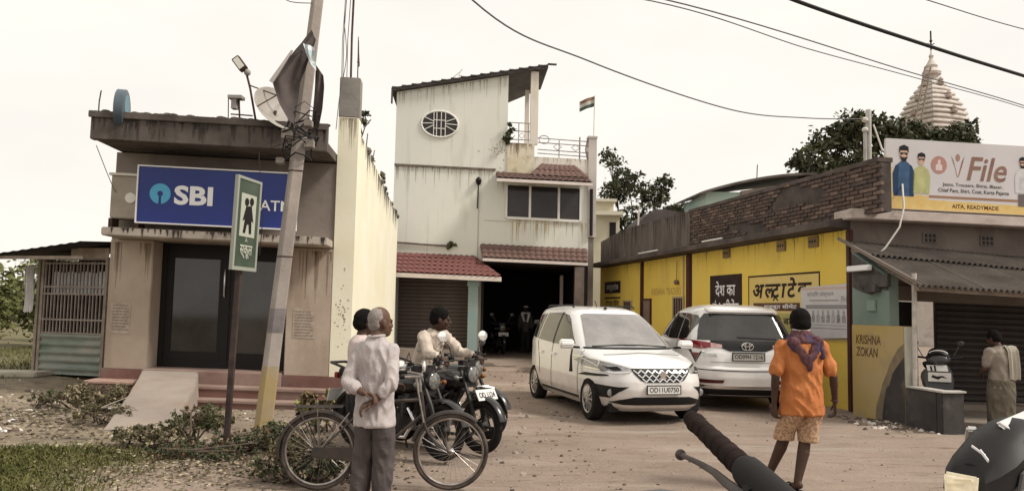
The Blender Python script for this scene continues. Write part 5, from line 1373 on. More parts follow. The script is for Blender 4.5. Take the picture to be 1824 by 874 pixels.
# tree behind the brick parapet
tree('tree', 'wide dark green tree behind the brick parapet and banner', (11.4, 24.5, 0), 6, 3,
     [((9.3, 24.2, 6.35), (.65, .8, .5), 3), ((9.9, 24.4, 7.0), (.7, .8, .45), 3), ((10.7, 24.4, 7.5), (.7, .8, .5), 3.2), ((9.6, 24.0, 5.75), (.7, .7, .35), 2), ((11.5, 24.6, 7.35), (.9, .9, .6), 4), ((12.4, 24.6, 7.3), (.9, .9, .5), 4), ((13.3, 24.6, 7.0), (.8, .9, .5), 4), ((14.0, 24.5, 7.2), (.75, .7, .55), 5), ((10.6, 24.3, 6.3), (.9, .8, .5), 3), ((12.3, 24.4, 6.5), (1.3, .9, .5), 3), ((10.2, 24.0, 5.6), (.6, .6, .3), 1.2)],
     7500, 0.105, LEAFD, 61, m2=LEAFM)
# open tree between house and yellow building
tree('tree', 'thin open tree rising between the pale house and the yellow store', (5.0, 32, 0), 7, 2,
     [((4.0, 32, 7.75), (.5, .6, .5), 3), ((4.7, 32, 7.1), (.55, .6, .45), 3), ((4.2, 32.2, 6.5), (.65, .7, .5), 4), ((5.3, 32, 6.5), (.65, .6, .5), 4), ((6.0, 32, 6.35), (.45, .6, .4), 3), ((6.6, 32, 5.75), (.5, .6, .3), 2), ((5.4, 32, 5.6), (.9, .8, .4), 4), ((4.4, 32.2, 5.3), (.7, .7, .5), 3), ((7.1, 32, 5.75), (.65, .6, .4), 2.5), ((6.2, 32, 6.9), (.4, .5, .3), 1.5), ((4.8, 32, 4.6), (.7, .7, .5), 2)],
     3800, 0.10, LEAFD, 62, trunk_r=.13)
# hazy bushes at the field's edge
BUSHH = mat('bush_hazy', (0.135, 0.135, 0.075), (0.20, 0.19, 0.115), 1.2, 0.9)
BUSHG = mat('bush_green', (0.115, 0.13, 0.045), (0.19, 0.19, 0.075), 2, 0.85)
def bush(label, base, cents, n, size, m, seed, group='bushes at the edge of the field'):
    t = thing('bush', label, 'bush', base, group=group)
    r = random.Random(seed); q = MB()
    for c, e, w_ in cents: q.tube([base, (c[0] * .5 + base[0] * .5, c[1], c[2] * .5), c], [.05, .03, .012], 5)
    q.build('stem', TWIG, t)
    leaf_mass('foliage', cents, n, size, m, t, seed)
r = random.Random(77)
for i in range(15):
    x = -43 + 2.9 * i + r.uniform(-.6, .6); y = 46 + r.uniform(-3, 5)
    h = r.uniform(2.3, 3.3)
    bush('olive bush in the hazy hedge line far behind the shed', (x, y, 0), [((x + r.uniform(-1, 1), y + r.uniform(-.5, .5), h * r.uniform(.3, .85)), (1.5, 1.3, h * .3), 1) for k in range(5)], 700, 0.2, BUSHH, 100 + i, 'hedge line bushes')
for i, (x, y, h, lb) in enumerate(((-15.6, 23, 3.2, 'tall green bush at the picture edge left of the shed'), (-14.4, 25, 2.7, 'green bush close behind the hanging white cloth'), (-16.8, 21.5, 2.6, 'green bush partly cut by the picture edge'), (-13.6, 27.5, 2.3, 'low green bush further off between the shed post and the tall bush'), (-16.0, 28.5, 3.4, 'tall paler bush in the second row of bushes left of the shed'))):
    bush(lb, (x, y, .1), [((x + r.uniform(-.8, .8), y + r.uniform(-.5, .5), h * r.uniform(.25, .85)), (.9, .8, h * .25), 1) for k in range(7)], 2600, 0.10, BUSHG if i != 4 else BUSHH, 140 + i)
# weeds
def weed(label, x, y, w_, h_, n, size, m, seed, cat='weed'):
    z = ground_at(x, y)
    r = random.Random(seed)
    stems = [[(x + r.uniform(-w_, w_) * .5, y + r.uniform(-.15, .15), z - .02), (x + r.uniform(-w_, w_) * .8, y + r.uniform(-.2, .2), z + h_ * .5), (x + r.uniform(-w_, w_), y + r.uniform(-.2, .2), z + h_ * r.uniform(.7, 1))] for _ in range(8)]
    cents = [((s[-1][0], s[-1][1], s[-1][2] - h_ * .2), (w_ * .42, .2, h_ * .34), 1) for s in stems]
    t = plant('weed', label, None, stems, cents, n, size, m, seed, cat)
    leaf_mass('dry_foliage', cents, n // 3, size, DL[1 if seed % 2 else 0], t, seed + 7)
    return t
weed('bushy weed beside the left edge of the ramp', -6.0, 11.6, .42, .42, 2025, .023, LEAFO, 201)
weed('low weed clump in front of the tin shed', -6.8, 11.9, .5, .24, 945, .023, LEAFM, 202)
weed('dry weed at the lower corner of the ramp', -5.3, 10.5, .35, .22, 787, .023, LEAFO, 203)
weed('upright weed left of the sign post', -3.45, 8.75, .22, .46, 1080, .023, LEAFM, 204)
weed('dry leafy weed spreading left of the sign post', -3.95, 8.7, .45, .22, 1575, .023, LEAFO, 205)
weed('dark weed between the sign post and the leaning pole', -2.75, 8.75, .42, .25, 1800, .023, LEAFD, 206)
weed('weed at the foot of the leaning pole', -2.5, 9.2, .3, .26, 1125, .023, LEAFM, 207)
weed('weed growing through the rear wheel of the bicycle', -1.95, 7.5, .3, .34, 1575, .023, LEAFO, 208)
weed('dark weed behind the rear wheel of the bicycle', -1.85, 7.35, .42, .22, 1575, .023, LEAFD, 209)
weed('yellow-green shrub by the bank steps behind the bicycle', -2.35, 10.2, .26, .52, 520, .06, mat('leaf_yellow', (0.2, 0.2, 0.07), (0.3, 0.28, 0.12), 4, 0.7), 210)
weed('dry weeds on the ramp side slope', -3.9, 10.4, .3, .14, 300, .035, LEAFO, 211)
weed('dark creeping weed under the sign post', -3.1, 8.35, .5, .14, 1800, .023, LEAFD, 212)
q = MB()
for a, b, c in (((-5.95, 10.65, .02), (-5.5, 10.7, .16), (-5.2, 10.85, .3)), ((-5.5, 10.7, .16), (-5.3, 10.6, .2), (-5.1, 10.6, .18)), ((-5.75, 10.68, .08), (-5.5, 10.5, .12), (-5.35, 10.45, .1))): q.tube([a, b, c], [.014, .010, .005], 6)
props(q.build('branch', mat('dry_branch', (0.4, 0.34, 0.28), (0.5, 0.44, 0.37), 8, .9)), 'bare pale branch lying by the left edge of the ramp', 'branch')

# overhead wires
def wire(label, pts, rr, m=None, sag=0.0):
    P = [Vector(p) for p in pts]
    o = []
    n = 12
    for i in range(len(P) - 1):                     # Catmull-Rom through the measured points
        p0, p1, p2, p3 = P[max(i - 1, 0)], P[i], P[i + 1], P[min(i + 2, len(P) - 1)]
        for k in range(n):
            t = k / n
            o.append(tuple(0.5 * ((2 * p1) + (-p0 + p2) * t + (2 * p0 - 5 * p1 + 4 * p2 - p3) * t * t + (-p0 + 3 * p1 - 3 * p2 + p3) * t ** 3)))
    o.append(tuple(P[-1]))
    q = MB(); q.tube(o, rr, 6)
    props(q.build('overhead_wire', m or BLKC, smooth=True), label, 'wire')
GRW = mat('grey_wire', (0.14, 0.13, 0.13), None, rough=0.7)
wire('sagging service wire running down to the service pole above the parapet', [(-2.4, 6.6, 6.6), (-.53, 9, 5.22), (1.06, 11, 5.15), (3.76, 13.5, 5.15), (5.6, 14.9, 5.38), (7.05, 15.45, 5.52)], 0.011, GRW)
wire('upper line of the twin grey wires crossing towards the temple', [(-2.2, 7, 4.9), (1.87, 10, 5.69), (7.17, 14, 6.04), (10.56, 16, 6.01), (16, 20, 6.2)], 0.010, GRW)
wire('lower line of the twin grey wires crossing towards the temple', [(-2.3, 7, 4.86), (1.77, 10, 5.65), (4.6, 12.1, 5.78), (7.14, 14, 5.97), (10.56, 16, 5.96), (16, 20, 6.1)], 0.008, GRW)
wire('thick black cable sagging across the top of the sky', [(-2.5, 5.6, 5.2), (.6, 6.7, 5.05), (2.91, 8, 4.88), (4.75, 9, 4.8), (6.61, 10, 4.75), (12, 13, 4.7)], 0.021)
wire('thin wire crossing the top corner of the sky', [(3.6, 10.2, 6.4), (6.44, 12, 6.57), (9.29, 14, 6.88), (14, 17, 7.4)], 0.009, GRW)
wire('short wire leaving the leaning pole at the top of the picture', [(-2.64, 10.05, 5.55), (-2.9, 9.9, 5.50), (-3.1, 9.8, 5.54), (-4.5, 9.3, 5.9)], 0.006, GRW)
wire('thin loose wire hanging down beside the corner pillar', [(-2.95, 13.3, 7.6), (-2.99, 13.3, 6.6), (-2.93, 13.3, 5.9), (-3.02, 13.3, 5.2), (-3.05, 13.25, 4.6)], 0.007, GRW)
wire('loose wire drooping from the bank canopy to the shed roof', [(-6.62, 12.3, 4.05), (-6.5, 12.6, 3.5), (-6.45, 12.9, 3.2)], 0.006, GRW)
# ================================================================ CARS
PAINT = mat('car_white', (0.80, 0.78, 0.77), (0.74, 0.72, 0.70), 1.2, 0.22, spec=0.5, coat=0.6, stain=((0.60, 0.53, 0.47), 2.2, 0.62, 0.9))
def add_dust(m, c, z0, z1, amt):      # road dust that settled on the lower panels
    n = m.node_tree; p = n.nodes['Principled BSDF']; src = p.inputs['Base Color'].links[0].from_socket
    co = n.nodes.new('ShaderNodeTexCoord'); sx = n.nodes.new('ShaderNodeSeparateXYZ'); mr = n.nodes.new('ShaderNodeMapRange')
    no = n.nodes.new('ShaderNodeTexNoise'); no.inputs['Scale'].default_value = 5; no.inputs['Detail'].default_value = 6
    mu = n.nodes.new('ShaderNodeMath'); mu.operation = 'MULTIPLY'; mu.use_clamp = True
    mr.inputs['From Min'].default_value, mr.inputs['From Max'].default_value = z1, z0
    mr.inputs['To Max'].default_value = amt * 2
    mx_ = n.nodes.new('ShaderNodeMix'); mx_.data_type = 'RGBA'; mx_.inputs['B'].default_value = (*c, 1)
    k = n.links.new
    k(co.outputs['Object'], sx.inputs[0]); k(sx.outputs['Z'], mr.inputs['Value']); k(co.outputs['Object'], no.inputs['Vector'])
    k(mr.outputs['Result'], mu.inputs[0]); k(no.outputs['Fac'], mu.inputs[1]); k(mu.outputs[0], mx_.inputs['Factor']); k(src, mx_.inputs['A']); k(mx_.outputs['Result'], p.inputs['Base Color'])
add_dust(PAINT, (0.36, 0.27, 0.21), .15, .75, .55)
CARBLK = mat('car_black_plastic', (0.014, 0.013, 0.014), None, rough=0.5, spec=.25)
CGLS = mat('car_glass', (0.022, 0.020, 0.020), (0.05, 0.046, 0.043), 2.0, 0.05, spec=0.6, coat=0.2)
WGLS = mat('windscreen', (0.27, 0.255, 0.245), (0.15, 0.14, 0.135), 1.3, 0.06, spec=0.8, coat=0.3)  # pale base colour carries the sky's reflection
CHR = mat('chrome', (0.75, 0.74, 0.73), None, rough=0.15, metal=1.0)
HLG = mat('headlamp_glass', (0.34, 0.335, 0.335), (0.16, 0.155, 0.155), 14, 0.1, spec=0.8, coat=0.5)
REDL = mat('tail_red', (0.30, 0.014, 0.02), (0.22, 0.01, 0.015), 6, 0.15, coat=0.5)
TYRE = mat('tyre', (0.016, 0.014, 0.014), (0.04, 0.034, 0.031), 8, 0.95, spec=.15)
ALLOY = mat('alloy', (0.45, 0.44, 0.43), None, rough=0.35, metal=0.8)
PLTE = mat('plate_white', (0.66, 0.65, 0.62), None, rough=0.5)
def lerp_tab(tab, z):
    if z <= tab[0][0]: return tab[0][1]
    for (a, b), (c, d) in zip(tab, tab[1:]):
        if z <= c: return b + (d - b) * (z - a) / (c - a)
    return tab[-1][1]
def car_body(front, rear, half, n_front, n_rear, wheels, R_arch, zb, name, parent, N=112):
    zl = sorted(set([q[0] for q in front] + [q[0] for q in rear] + [q[0] for q in half]))
    zs = []
    for a, b in zip(zl, zl[1:]):
        k = max(1, int(math.ceil((b - a) / 0.025)))
        zs += [a + (b - a) * i / k for i in range(k)]
    zs.append(zl[-1])
    mb = MB()
    rows = []
    for z in zs:
        xf, xr, hw = lerp_tab(front, z), lerp_tab(rear, z), lerp_tab(half, z)
        xc, a = (xf + xr) / 2, (xf - xr) / 2
        row = []
        for i in range(N):
            t = 2 * PI * i / N
            # denser sampling of the corners
            t = t - 0.12 * math.sin(4 * t)
            c, s = math.cos(t), math.sin(t)
            e = lerp_tab(n_front, z) if c > 0 else lerp_tab(n_rear, z)
            rr = (abs(c) ** e + abs(s) ** e) ** (-1.0 / e)
            x, y = c * rr * a, s * rr * hw
            row.append((xc + x, y, z))
        rows.append(row)
    mb.rings(rows)
    o = mb.build(name, PAINT, parent, mats=[PAINT, CARBLK], local=True)
    cut = MB(); cut.mi = 1
    for x, tr in wheels:
        for s in (-1, 1):
            cut.lathe([(R_arch, min(s * tr * 1.25, s * (tr - .34))), (R_arch, max(s * tr * 1.25, s * (tr - .34)))], (x, 0, 0.315), 40, 'y')
    co = cut.build('arch_cut', None, None, mats=[PAINT, CARBLK])
    md = o.modifiers.new('b', 'BOOLEAN'); md.object = co; md.operation = 'DIFFERENCE'; md.solver = 'EXACT'; md.material_mode = 'INDEX'
    me = bpy.data.meshes.new_from_object(o.evaluated_get(bpy.context.evaluated_depsgraph_get()))
    o.modifiers.clear(); o.data = me
    bpy.data.objects.remove(co)
    me.shade_smooth(); me.set_sharp_from_angle(angle=rad(32))
    bm = bmesh.new(); bm.from_mesh(me); bv = BVHTree.FromBMesh(bm); bm.free()
    return o, bv
def skin(bv, poly, view, name, m, parent, off=0.006, step=0.035, thick=0.012):
    off += 0.003; step = min(step, 0.04)
    """A panel laid on the body: 2-D outline seen along a view axis (front, rear, left, right, top), wrapped onto the surface."""
    bm = bmesh.new()
    vs = [bm.verts.new((a, b, 0)) for a, b in poly]
    bm.faces.new(vs)
    xs, ys = [p[0] for p in poly], [p[1] for p in poly]
    for ax, lo, hi in ((0, min(xs), max(xs)), (1, min(ys), max(ys))):
        v = lo + step
        while v < hi - 1e-4:
            co = Vector((0, 0, 0)); no = Vector((0, 0, 0)); co[ax] = v; no[ax] = 1
            bmesh.ops.bisect_plane(bm, geom=bm.verts[:] + bm.edges[:] + bm.faces[:], plane_co=co, plane_no=no)
            v += step
    bmesh.ops.triangulate(bm, faces=bm.faces[:])
    org = {'front': lambda a, b: (Vector((4, a, b)), Vector((-1, 0, 0))), 'rear': lambda a, b: (Vector((-4, a, b)), Vector((1, 0, 0))), 'left': lambda a, b: (Vector((a, 3, b)), Vector((0, -1, 0))), 'right': lambda a, b: (Vector((a, -3, b)), Vector((0, 1, 0))), 'top': lambda a, b: (Vector((a, b, 4)), Vector((0, 0, -1)))}[view]
    ok = True
    for v in bm.verts:
        o_, d_ = org(v.co.x, v.co.y)
        h = bv.ray_cast(o_, d_)
        if h[0] is None:
            h2 = bv.find_nearest(o_ + d_ * 3)
            h = h2
        n = h[1] if h[1].dot(d_) < 0 else -h[1]
        v.co = h[0] + n * off
    me = bpy.data.meshes.new(name)
    # thickness: an inner copy and a rim
    g = bmesh.ops.extrude_face_region(bm, geom=bm.faces[:])
    for e in g['geom']:
        if isinstance(e, bmesh.types.BMVert):
            e.co = e.co
    bmesh.ops.recalc_face_normals(bm, faces=bm.faces)
    c = Vector((0, 0, 0.8))
    ext = [e for e in g['geom'] if isinstance(e, bmesh.types.BMVert)]
    for e in ext:
        e.co = e.co + (c - e.co).normalized() * thick
    bmesh.ops.recalc_face_normals(bm, faces=bm.faces)
    bm.to_mesh(me); bm.free()
    me.materials.append(m)
    me.shade_smooth(); me.set_sharp_from_angle(angle=rad(40))
    o = link(bpy.data.objects.new(name, me))
    put(o, parent, True)
    return o
def strip(bv, pts, w_, view, name, m, parent, off=0.004):
    """A line on the body (door gap, trim), as a narrow wrapped panel."""
    q = [Vector(p) for p in pts]
    L_, R_ = [], []
    for i, p in enumerate(q):
        t = (q[min(i + 1, len(q) - 1)] - q[max(i - 1, 0)]).normalized()
        n = Vector((-t.y, t.x)) * w_ / 2
        L_.append(tuple(p + n)); R_.append(tuple(p - n))
    return skin(bv, L_ + R_[::-1], view, name, m, parent, off, 0.08)
def wheel(parent, x, y, r, w_, side, spokes=10):
    t = MB(); ax = 'y'
    t.lathe([(r * .68, -w_ / 2), (r * .92, -w_ / 2), (r, -w_ * .32), (r, w_ * .32), (r * .92, w_ / 2), (r * .68, w_ / 2)], (x, y, r), 36, 'y', caps=False)
    wo = t.build('wheel', TYRE, parent, smooth=True, local=True)
    q = MB(); yo = y + side * w_ * .40
    q.lathe([(r * .68, min(0, side * .03)), (r * .68, max(0, side * .03))], (x, yo - side * .05, r), 36, 'y')
    for k in range(spokes):
        a = 2 * PI * k / spokes
        q.bar((x + .04 * math.cos(a), yo, r + .04 * math.sin(a)), (x + r * .62 * math.cos(a), yo - side * .012, r + r * .62 * math.sin(a)), .028, .03, (0, 1, 0))
    q.lathe([(.055, -.02), (.055, .02)], (x, yo, r), 16, 'y')
    q.tube([(x + r * .65 * math.cos(k * PI / 18), yo, r + r * .65 * math.sin(k * PI / 18)) for k in range(36)], .016, 6, closed=True)
    q.build('rim', ALLOY, wo, smooth=True, local=True)
    q = MB(); q.lathe([(r * .66, -.004), (r * .66, .004)], (x, yo - side * .045, r), 30, 'y'); q.build('brake_disc', CARBLK, wo, local=True)
def local_text(body, m, parent, fn, w_, h_, bold=0.01, name='lettering'):
    vs, fs = text_geo(body, 0, bold)
    x0, x1 = min(p[0] for p in vs), max(p[0] for p in vs); y0, y1 = min(p[1] for p in vs), max(p[1] for p in vs)
    q = MB(); q.add([tuple(fn((x - x0) / (x1 - x0) * w_ - w_ / 2, (y - y0) / (y1 - y0) * h_ - h_ / 2)) for x, y in vs], fs)
    return q.build(name, m, parent, local=True, recalc=False)

# ---- white people carrier facing the camera
mpv = thing('parked_car', 'white people carrier facing out with wavy chrome grille and dark ribbon on its mirror', 'car', (1.62, 13.35, -0.01), rad(-90 + 15))
F_ = [(.20, 1.98), (.26, 2.10), (.34, 2.15), (.50, 2.175), (.62, 2.165), (.74, 2.13), (.82, 2.07), (.87, 1.98), (.91, 1.84), (.95, 1.62), (.985, 1.38), (1.02, 1.12), (1.06, 1.00), (1.15, .87), (1.30, .64), (1.45, .40), (1.56, .20), (1.615, .04), (1.65, -.16), (1.675, -.45), (1.685, -.8)]
B_ = [(.20, -2.02), (.30, -2.14), (.50, -2.18), (.80, -2.17), (1.0, -2.14), (1.20, -2.08), (1.40, -2.0), (1.55, -1.92), (1.62, -1.84), (1.655, -1.7), (1.675, -1.45), (1.685, -1.2)]
HWM = [(.20, .76), (.28, .82), (.40, .855), (.60, .868), (.80, .865), (.95, .848), (1.02, .835), (1.06, .825), (1.20, .785), (1.40, .715), (1.55, .650), (1.61, .61), (1.65, .545), (1.675, .44), (1.685, .33)]
NF = [(.2, 4.6), (.6, 4.3), (.85, 4.0), (.95, 4.4), (1.05, 6.5), (1.3, 6.5), (1.6, 5.0), (1.7, 3.2)]
NR = [(.2, 4.5), (1.0, 4.5), (1.6, 4.5), (1.7, 3)]
AX = 1.37
bo, bv = car_body(F_, B_, HWM, NF, NR, [(AX, .87), (-AX, .87)], 0.365, .2, 'body', mpv)
skin(bv, [(-.70, 1.045), (.70, 1.045), (.62, 1.30), (.53, 1.53), (.47, 1.555), (-.47, 1.555), (-.53, 1.53), (-.62, 1.30)], 'front', 'windscreen', WGLS, mpv, .004)
strip(bv, [(-.74, 1.035), (0, 1.03), (.74, 1.035)], .022, 'front', 'cowl', CARBLK, mpv, .007)
for s in (-1, 1):
    a = strip(bv, [(s * -.62, 1.052), (s * -.15, 1.075), (s * .1, 1.07)], .014, 'front', 'wiper', CARBLK, mpv, .014)
    v = 'left' if s > 0 else 'right'
    skin(bv, [(.66, 1.09), (.10, 1.46), (-.06, 1.53), (-.28, 1.555), (-.28, 1.055), (.4, 1.05)], v, 'window', CGLS, mpv, .004)
    skin(bv, [(-.36, 1.57), (-1.12, 1.55), (-1.20, 1.09), (-.36, 1.06)], v, 'window', CGLS, mpv, .004)
    skin(bv, [(-1.20, 1.54), (-1.72, 1.50), (-1.86, 1.30), (-1.84, 1.14), (-1.28, 1.10)], v, 'window', CGLS, mpv, .004)
    skin(bv, [(-.28, 1.57), (-.36, 1.57), (-.36, 1.05), (-.28, 1.05)], v, 'pillar', CARBLK, mpv, .005)
    strip(bv, [(1.02, 1.0), (.98, .7), (.96, .35)], .007, v, 'door_gap', CARBLK, mpv, .002)
    strip(bv, [(-.32, 1.05), (-.30, .7), (-.34, .33)], .007, v, 'door_gap', CARBLK, mpv, .002)
    strip(bv, [(-1.2, 1.07), (-1.0, .75), (-.98, .5)], .007, v, 'door_gap', CARBLK, mpv, .002)
    strip(bv, [(.95, .30), (-.95, .30)], .035, v, 'sill_trim', CARBLK, mpv, .006)
    for x in (-.18, -.88): skin(bv, [(x - .09, .865), (x + .09, .865), (x + .09, .90), (x - .09, .90)], v, 'handle', PAINT, mpv, .03, thick=.03)
    skin(bv, [(s * .86, .905), (s * .80, .915), (s * .60, .845), (s * .445, .790), (s * .445, .755), (s * .66, .735), (s * .84, .775)], 'front', 'headlight', HLG, mpv, .006, .05)
    strip(bv, [(s * .845, .915), (s * .62, .85), (s * .44, .80)], .016, 'front', 'headlight_trim', CHR, mpv, .010)
    strip(bv, [(s * .84, .775), (s * .66, .733), (s * .46, .752)], .018, 'front', 'headlight_trim', CHR, mpv, .010)
    strip(bv, [(s * .83, .89), (s * .77, .80), (s * .74, .87)], .016, 'front', 'daytime_lamp', PLTE, mpv, .012)
    skin(bv, [(s * .72, .80), (s * .66, .76), (s * .56, .77), (s * .60, .82)], 'front', 'lamp_lens', CARBLK, mpv, .010)
    skin(bv, [(s * .87, .645), (s * .84, .695), (s * .72, .705), (s * .70, .69)], 'front', 'lower_trim', CARBLK, mpv, .006)
    fo = skin(bv, [(s * .82, .555), (s * .62, .54), (s * .50, .55), (s * .62, .47), (s * .70, .385), (s * .82, .38)], 'front', 'fog_recess', CARBLK, mpv, .006)
    q = MB(); h = bv.ray_cast(Vector((4, s * .70, .455)), Vector((-1, 0, 0)))[0]; q.lathe([(.05, 0.005), (.055, .02), (.03, .03)], tuple(h), 16, 'x'); q.build('fog_lamp', HLG, fo, smooth=True, local=True)
    # mirrors
    q = MB(); q.rings([[(.86 + dx * .9, s * (.90 + k * .11), 1.09 + dz) for dx, dz in ((-.03, -.06), (.05, -.07), (.10, -.03), (.10, .04), (.05, .075), (-.03, .07))] for k in (0, 1, 2)]); q.build('mirror', PAINT, mpv, smooth=True, bevel=.02, local=True)
    q = MB(); q.bar((.88, s * .80, 1.04), (.89, s * .95, 1.05), .06, .035); q.build('mirror_arm', CARBLK, mpv, local=True)
    q = MB(); q.tube([(-.1, s * .545, 1.66), (-.2, s * .55, 1.695), (-1.4, s * .55, 1.69), (-1.5, s * .545, 1.655)], .014, 6); q.build('roof_rail', CARBLK, mpv, local=True)
    for x in (AX, -AX): wheel(mpv, x, s * .755, .315, .185, s)
skin(bv, [(-.445, .80), (.445, .80), (.43, .745), (.33, .64), (.25, .615), (-.25, .615), (-.33, .64), (-.43, .745)], 'front', 'grille', CARBLK, mpv, .006, .05)
for j in range(3):
    z0 = .775 - .055 * j; wmax = .42 - .055 * j
    n = 8 - j
    for i in range(n):
        a = -wmax + 2 * wmax * i / n; b = a + 2 * wmax / n
        strip(bv, [(a, z0), ((a + b) / 2, z0 - .042), (b, z0)], .017, 'front', 'grille_wave', CHR, mpv, .012)
q = MB(); h = bv.ray_cast(Vector((4, 0, .70)), Vector((-1, 0, 0)))[0]
q.prism([(-.06, .02), (.0, .075), (.07, .03), (.02, .0), (.06, -.02), (.0, -.075), (-.07, -.03), (-.02, .0)], h.x + .018, h.x + .024, 'x'); 
for v_ in q.v: v_.z += .70
q.build('badge', CHR, mpv, local=True)
skin(bv, [(-.70, .325), (-.60, .365), (-.42, .41), (.42, .41), (.60, .365), (.70, .325), (.56, .30), (-.56, .30)], 'front', 'lower_intake', CARBLK, mpv, .006)
skin(bv, [(-.60, .225), (.60, .225), (.60, .203), (-.60, .203)], 'front', 'lip', mat('grey_plastic2', (0.4, 0.39, 0.38), None), mpv, .006)
strip(bv, [(-.62, .96), (0, .985), (.62, .96)], .006, 'front', 'bonnet_gap', mat('gap_grey', (0.3, 0.29, 0.28), None), mpv, .002)
q = MB(); q.box(2.185, -.255, .455, 2.205, .255, .575); pl = q.build('number_plate', PLTE, mpv, local=True)
q = MB()
for z in (.450, .570): q.box(2.184, -.262, z, 2.210, .262, z + .010)
for y_ in (-.262, .252): q.box(2.184, y_, .460, 2.210, y_ + .010, .570)
q.build('plate_frame', CARBLK, pl, local=True)
local_text('OD11U0750', BLKP, pl, lambda a, b: Vector((2.2065, a, .515 + b)), .45, .07, .02)
q = MB(); q.bar((-.45, 0, 1.68), (-.55, 0, 1.78), .012); q.ball((-.05, 0, 1.655), (.05, .03, .02), 8, 6); q.build('roof_aerial', CARBLK, mpv, local=True)
q = MB(); q.tube([(.93, -.93, 1.02), (.95, -.955, .92), (.93, -.95, .80), (.96, -.96, .68)], [.012, .016, .022, .03], 6); q.build('ribbon', BLKC, mpv, local=True)
q = MB(); q.box(-1.9, -.70, .18, 1.9, .70, .30); q.build('underbody', CARBLK, mpv, local=True)
skin(bv, [(-.60, 1.15), (.60, 1.15), (.52, 1.5), (-.52, 1.5)], 'rear', 'rear_window', CGLS, mpv, .004)

# ---- white SUV seen from behind
suv = thing('parked_car', 'white SUV seen from behind with dark rear window and red tail lights', 'car', (3.93, 15.35, -0.01), rad(90))
F2 = [(.25, 2.2), (.5, 2.32), (.8, 2.33), (1.0, 2.25), (1.05, 2.0), (1.10, 1.4), (1.15, 1.2), (1.4, .75), (1.62, .3), (1.70, -.1), (1.75, -.6), (1.765, -1.0)]
B2 = [(.25, -2.16), (.32, -2.26), (.40, -2.31), (.55, -2.335), (.70, -2.33), (.74, -2.29), (.95, -2.27), (1.10, -2.23), (1.22, -2.17), (1.45, -2.03), (1.60, -1.94), (1.66, -1.92), (1.70, -1.86), (1.74, -1.70), (1.765, -1.3)]
HW2 = [(.25, .82), (.35, .885), (.60, .915), (.85, .915), (1.05, .90), (1.12, .885), (1.30, .83), (1.50, .755), (1.62, .70), (1.69, .63), (1.74, .50), (1.765, .33)]
bo2, bv2 = car_body(F2, B2, HW2, [(.2, 4.5), (1.8, 5)], [(.2, 4.8), (.7, 5.0), (.9, 6.0), (1.2, 8), (1.6, 7.0), (1.8, 3.6)], [(1.38, .91), (-1.37, .91)], .41, .25, 'body', suv)
skin(bv2, [(-.79, 1.16), (.79, 1.16), (.76, 1.30), (.685, 1.52), (.62, 1.60), (-.62, 1.60), (-.685, 1.52), (-.76, 1.30)], 'rear', 'rear_window', CGLS, suv, .005)
q = MB(); q.rings([[(-1.72, .60 * k, 1.715), (-1.99, .58 * k, 1.655), (-1.99, .58 * k, 1.625), (-1.80, .60 * k, 1.65)] for k in (-1, -.5, 0, .5, 1)]); q.build('spoiler', PAINT, suv, smooth=True, bevel=.01, local=True)
skin(bv2, [(-.60, 1.155), (.60, 1.155), (.60, 1.085), (.44, 1.04), (.30, .985), (-.30, .985), (-.44, 1.04), (-.60, 1.085)], 'rear', 'garnish', CARBLK, suv, .010)
for s in (-1, 1):
    tl_ = skin(bv2, [(s * .885, 1.155), (s * .60, 1.12), (s * .60, 1.045), (s * .74, 1.02), (s * .86, 1.03), (s * .885, .99)], 'rear', 'tail_light', REDL, suv, .012, .05)
    skin(bv2, [(s * .60, 1.115), (s * .42, 1.09), (s * .42, 1.04), (s * .60, 1.045)], 'rear', 'reversing_lamp', mat('pale_lens', (0.55, 0.42, 0.40), (0.4, 0.2, 0.2), 20, .15), tl_, .012)
    strip(bv2, [(s * .86, .99), (s * .80, .80), (s * .74, .97)], .020, 'rear', 'lamp_trim', CARBLK, suv, .008)
    skin(bv2, [(s * .85, .95), (s * .80, .84), (s * .765, .95)], 'rear', 'side_lamp', mat('dull_red', (0.22, 0.03, 0.03), None, rough=.2), suv, .008)
    skin(bv2, [(s * .80, .52), (s * .40, .52), (s * .42, .47), (s * .76, .46)], 'rear', 'reflector', mat('dark_reflector', (0.10, 0.02, 0.02), None, rough=.2), suv, .010)
    v = 'left' if s > 0 else 'right'
    skin(bv2, [(-1.02, 1.60), (-1.75, 1.57), (-1.93, 1.47), (-1.62, 1.17), (-1.02, 1.14)], v, 'window', CGLS, suv, .005)
    skin(bv2, [(-.10, 1.61), (-.95, 1.60), (-.95, 1.14), (-.10, 1.12)], v, 'window', CGLS, suv, .005)
    skin(bv2, [(1.0, 1.16), (.40, 1.50), (0.12, 1.59), (-.04, 1.60), (-.04, 1.12)], v, 'window', CGLS, suv, .005)
    strip(bv2, [(-.98, 1.14), (-.9, .6), (-1.0, .4)], .007, v, 'door_gap', CARBLK, suv, .002)
    strip(bv2, [(.9, .36), (-.9, .36)], .05, v, 'sill_trim', CARBLK, suv, .006)
    q = MB(); q.rings([[(1.02 + dx, s * (.95 + k * .11), 1.16 + dz) for dx, dz in ((-.03, -.07), (.05, -.08), (.09, 0), (.05, .085), (-.03, .08))] for k in (0, 1, 2)]); q.build('mirror', PAINT, suv, smooth=True, bevel=.02, local=True)
    for x in (1.38, -1.37): wheel(suv, x, s * .80, .36, .21, s, 6)
strip(bv2, [(-.84, .68), (0, .665), (.84, .68)], .014, 'rear', 'tailgate_gap', CARBLK, suv, .003)
strip(bv2, [(-.86, .415), (0, .405), (.86, .415)], .035, 'rear', 'bumper_trim', CHR, suv, .008)
skin(bv2, [(-.84, .37), (.84, .37), (.78, .27), (-.78, .27)], 'rear', 'bumper_lower', CARBLK, suv, .006)
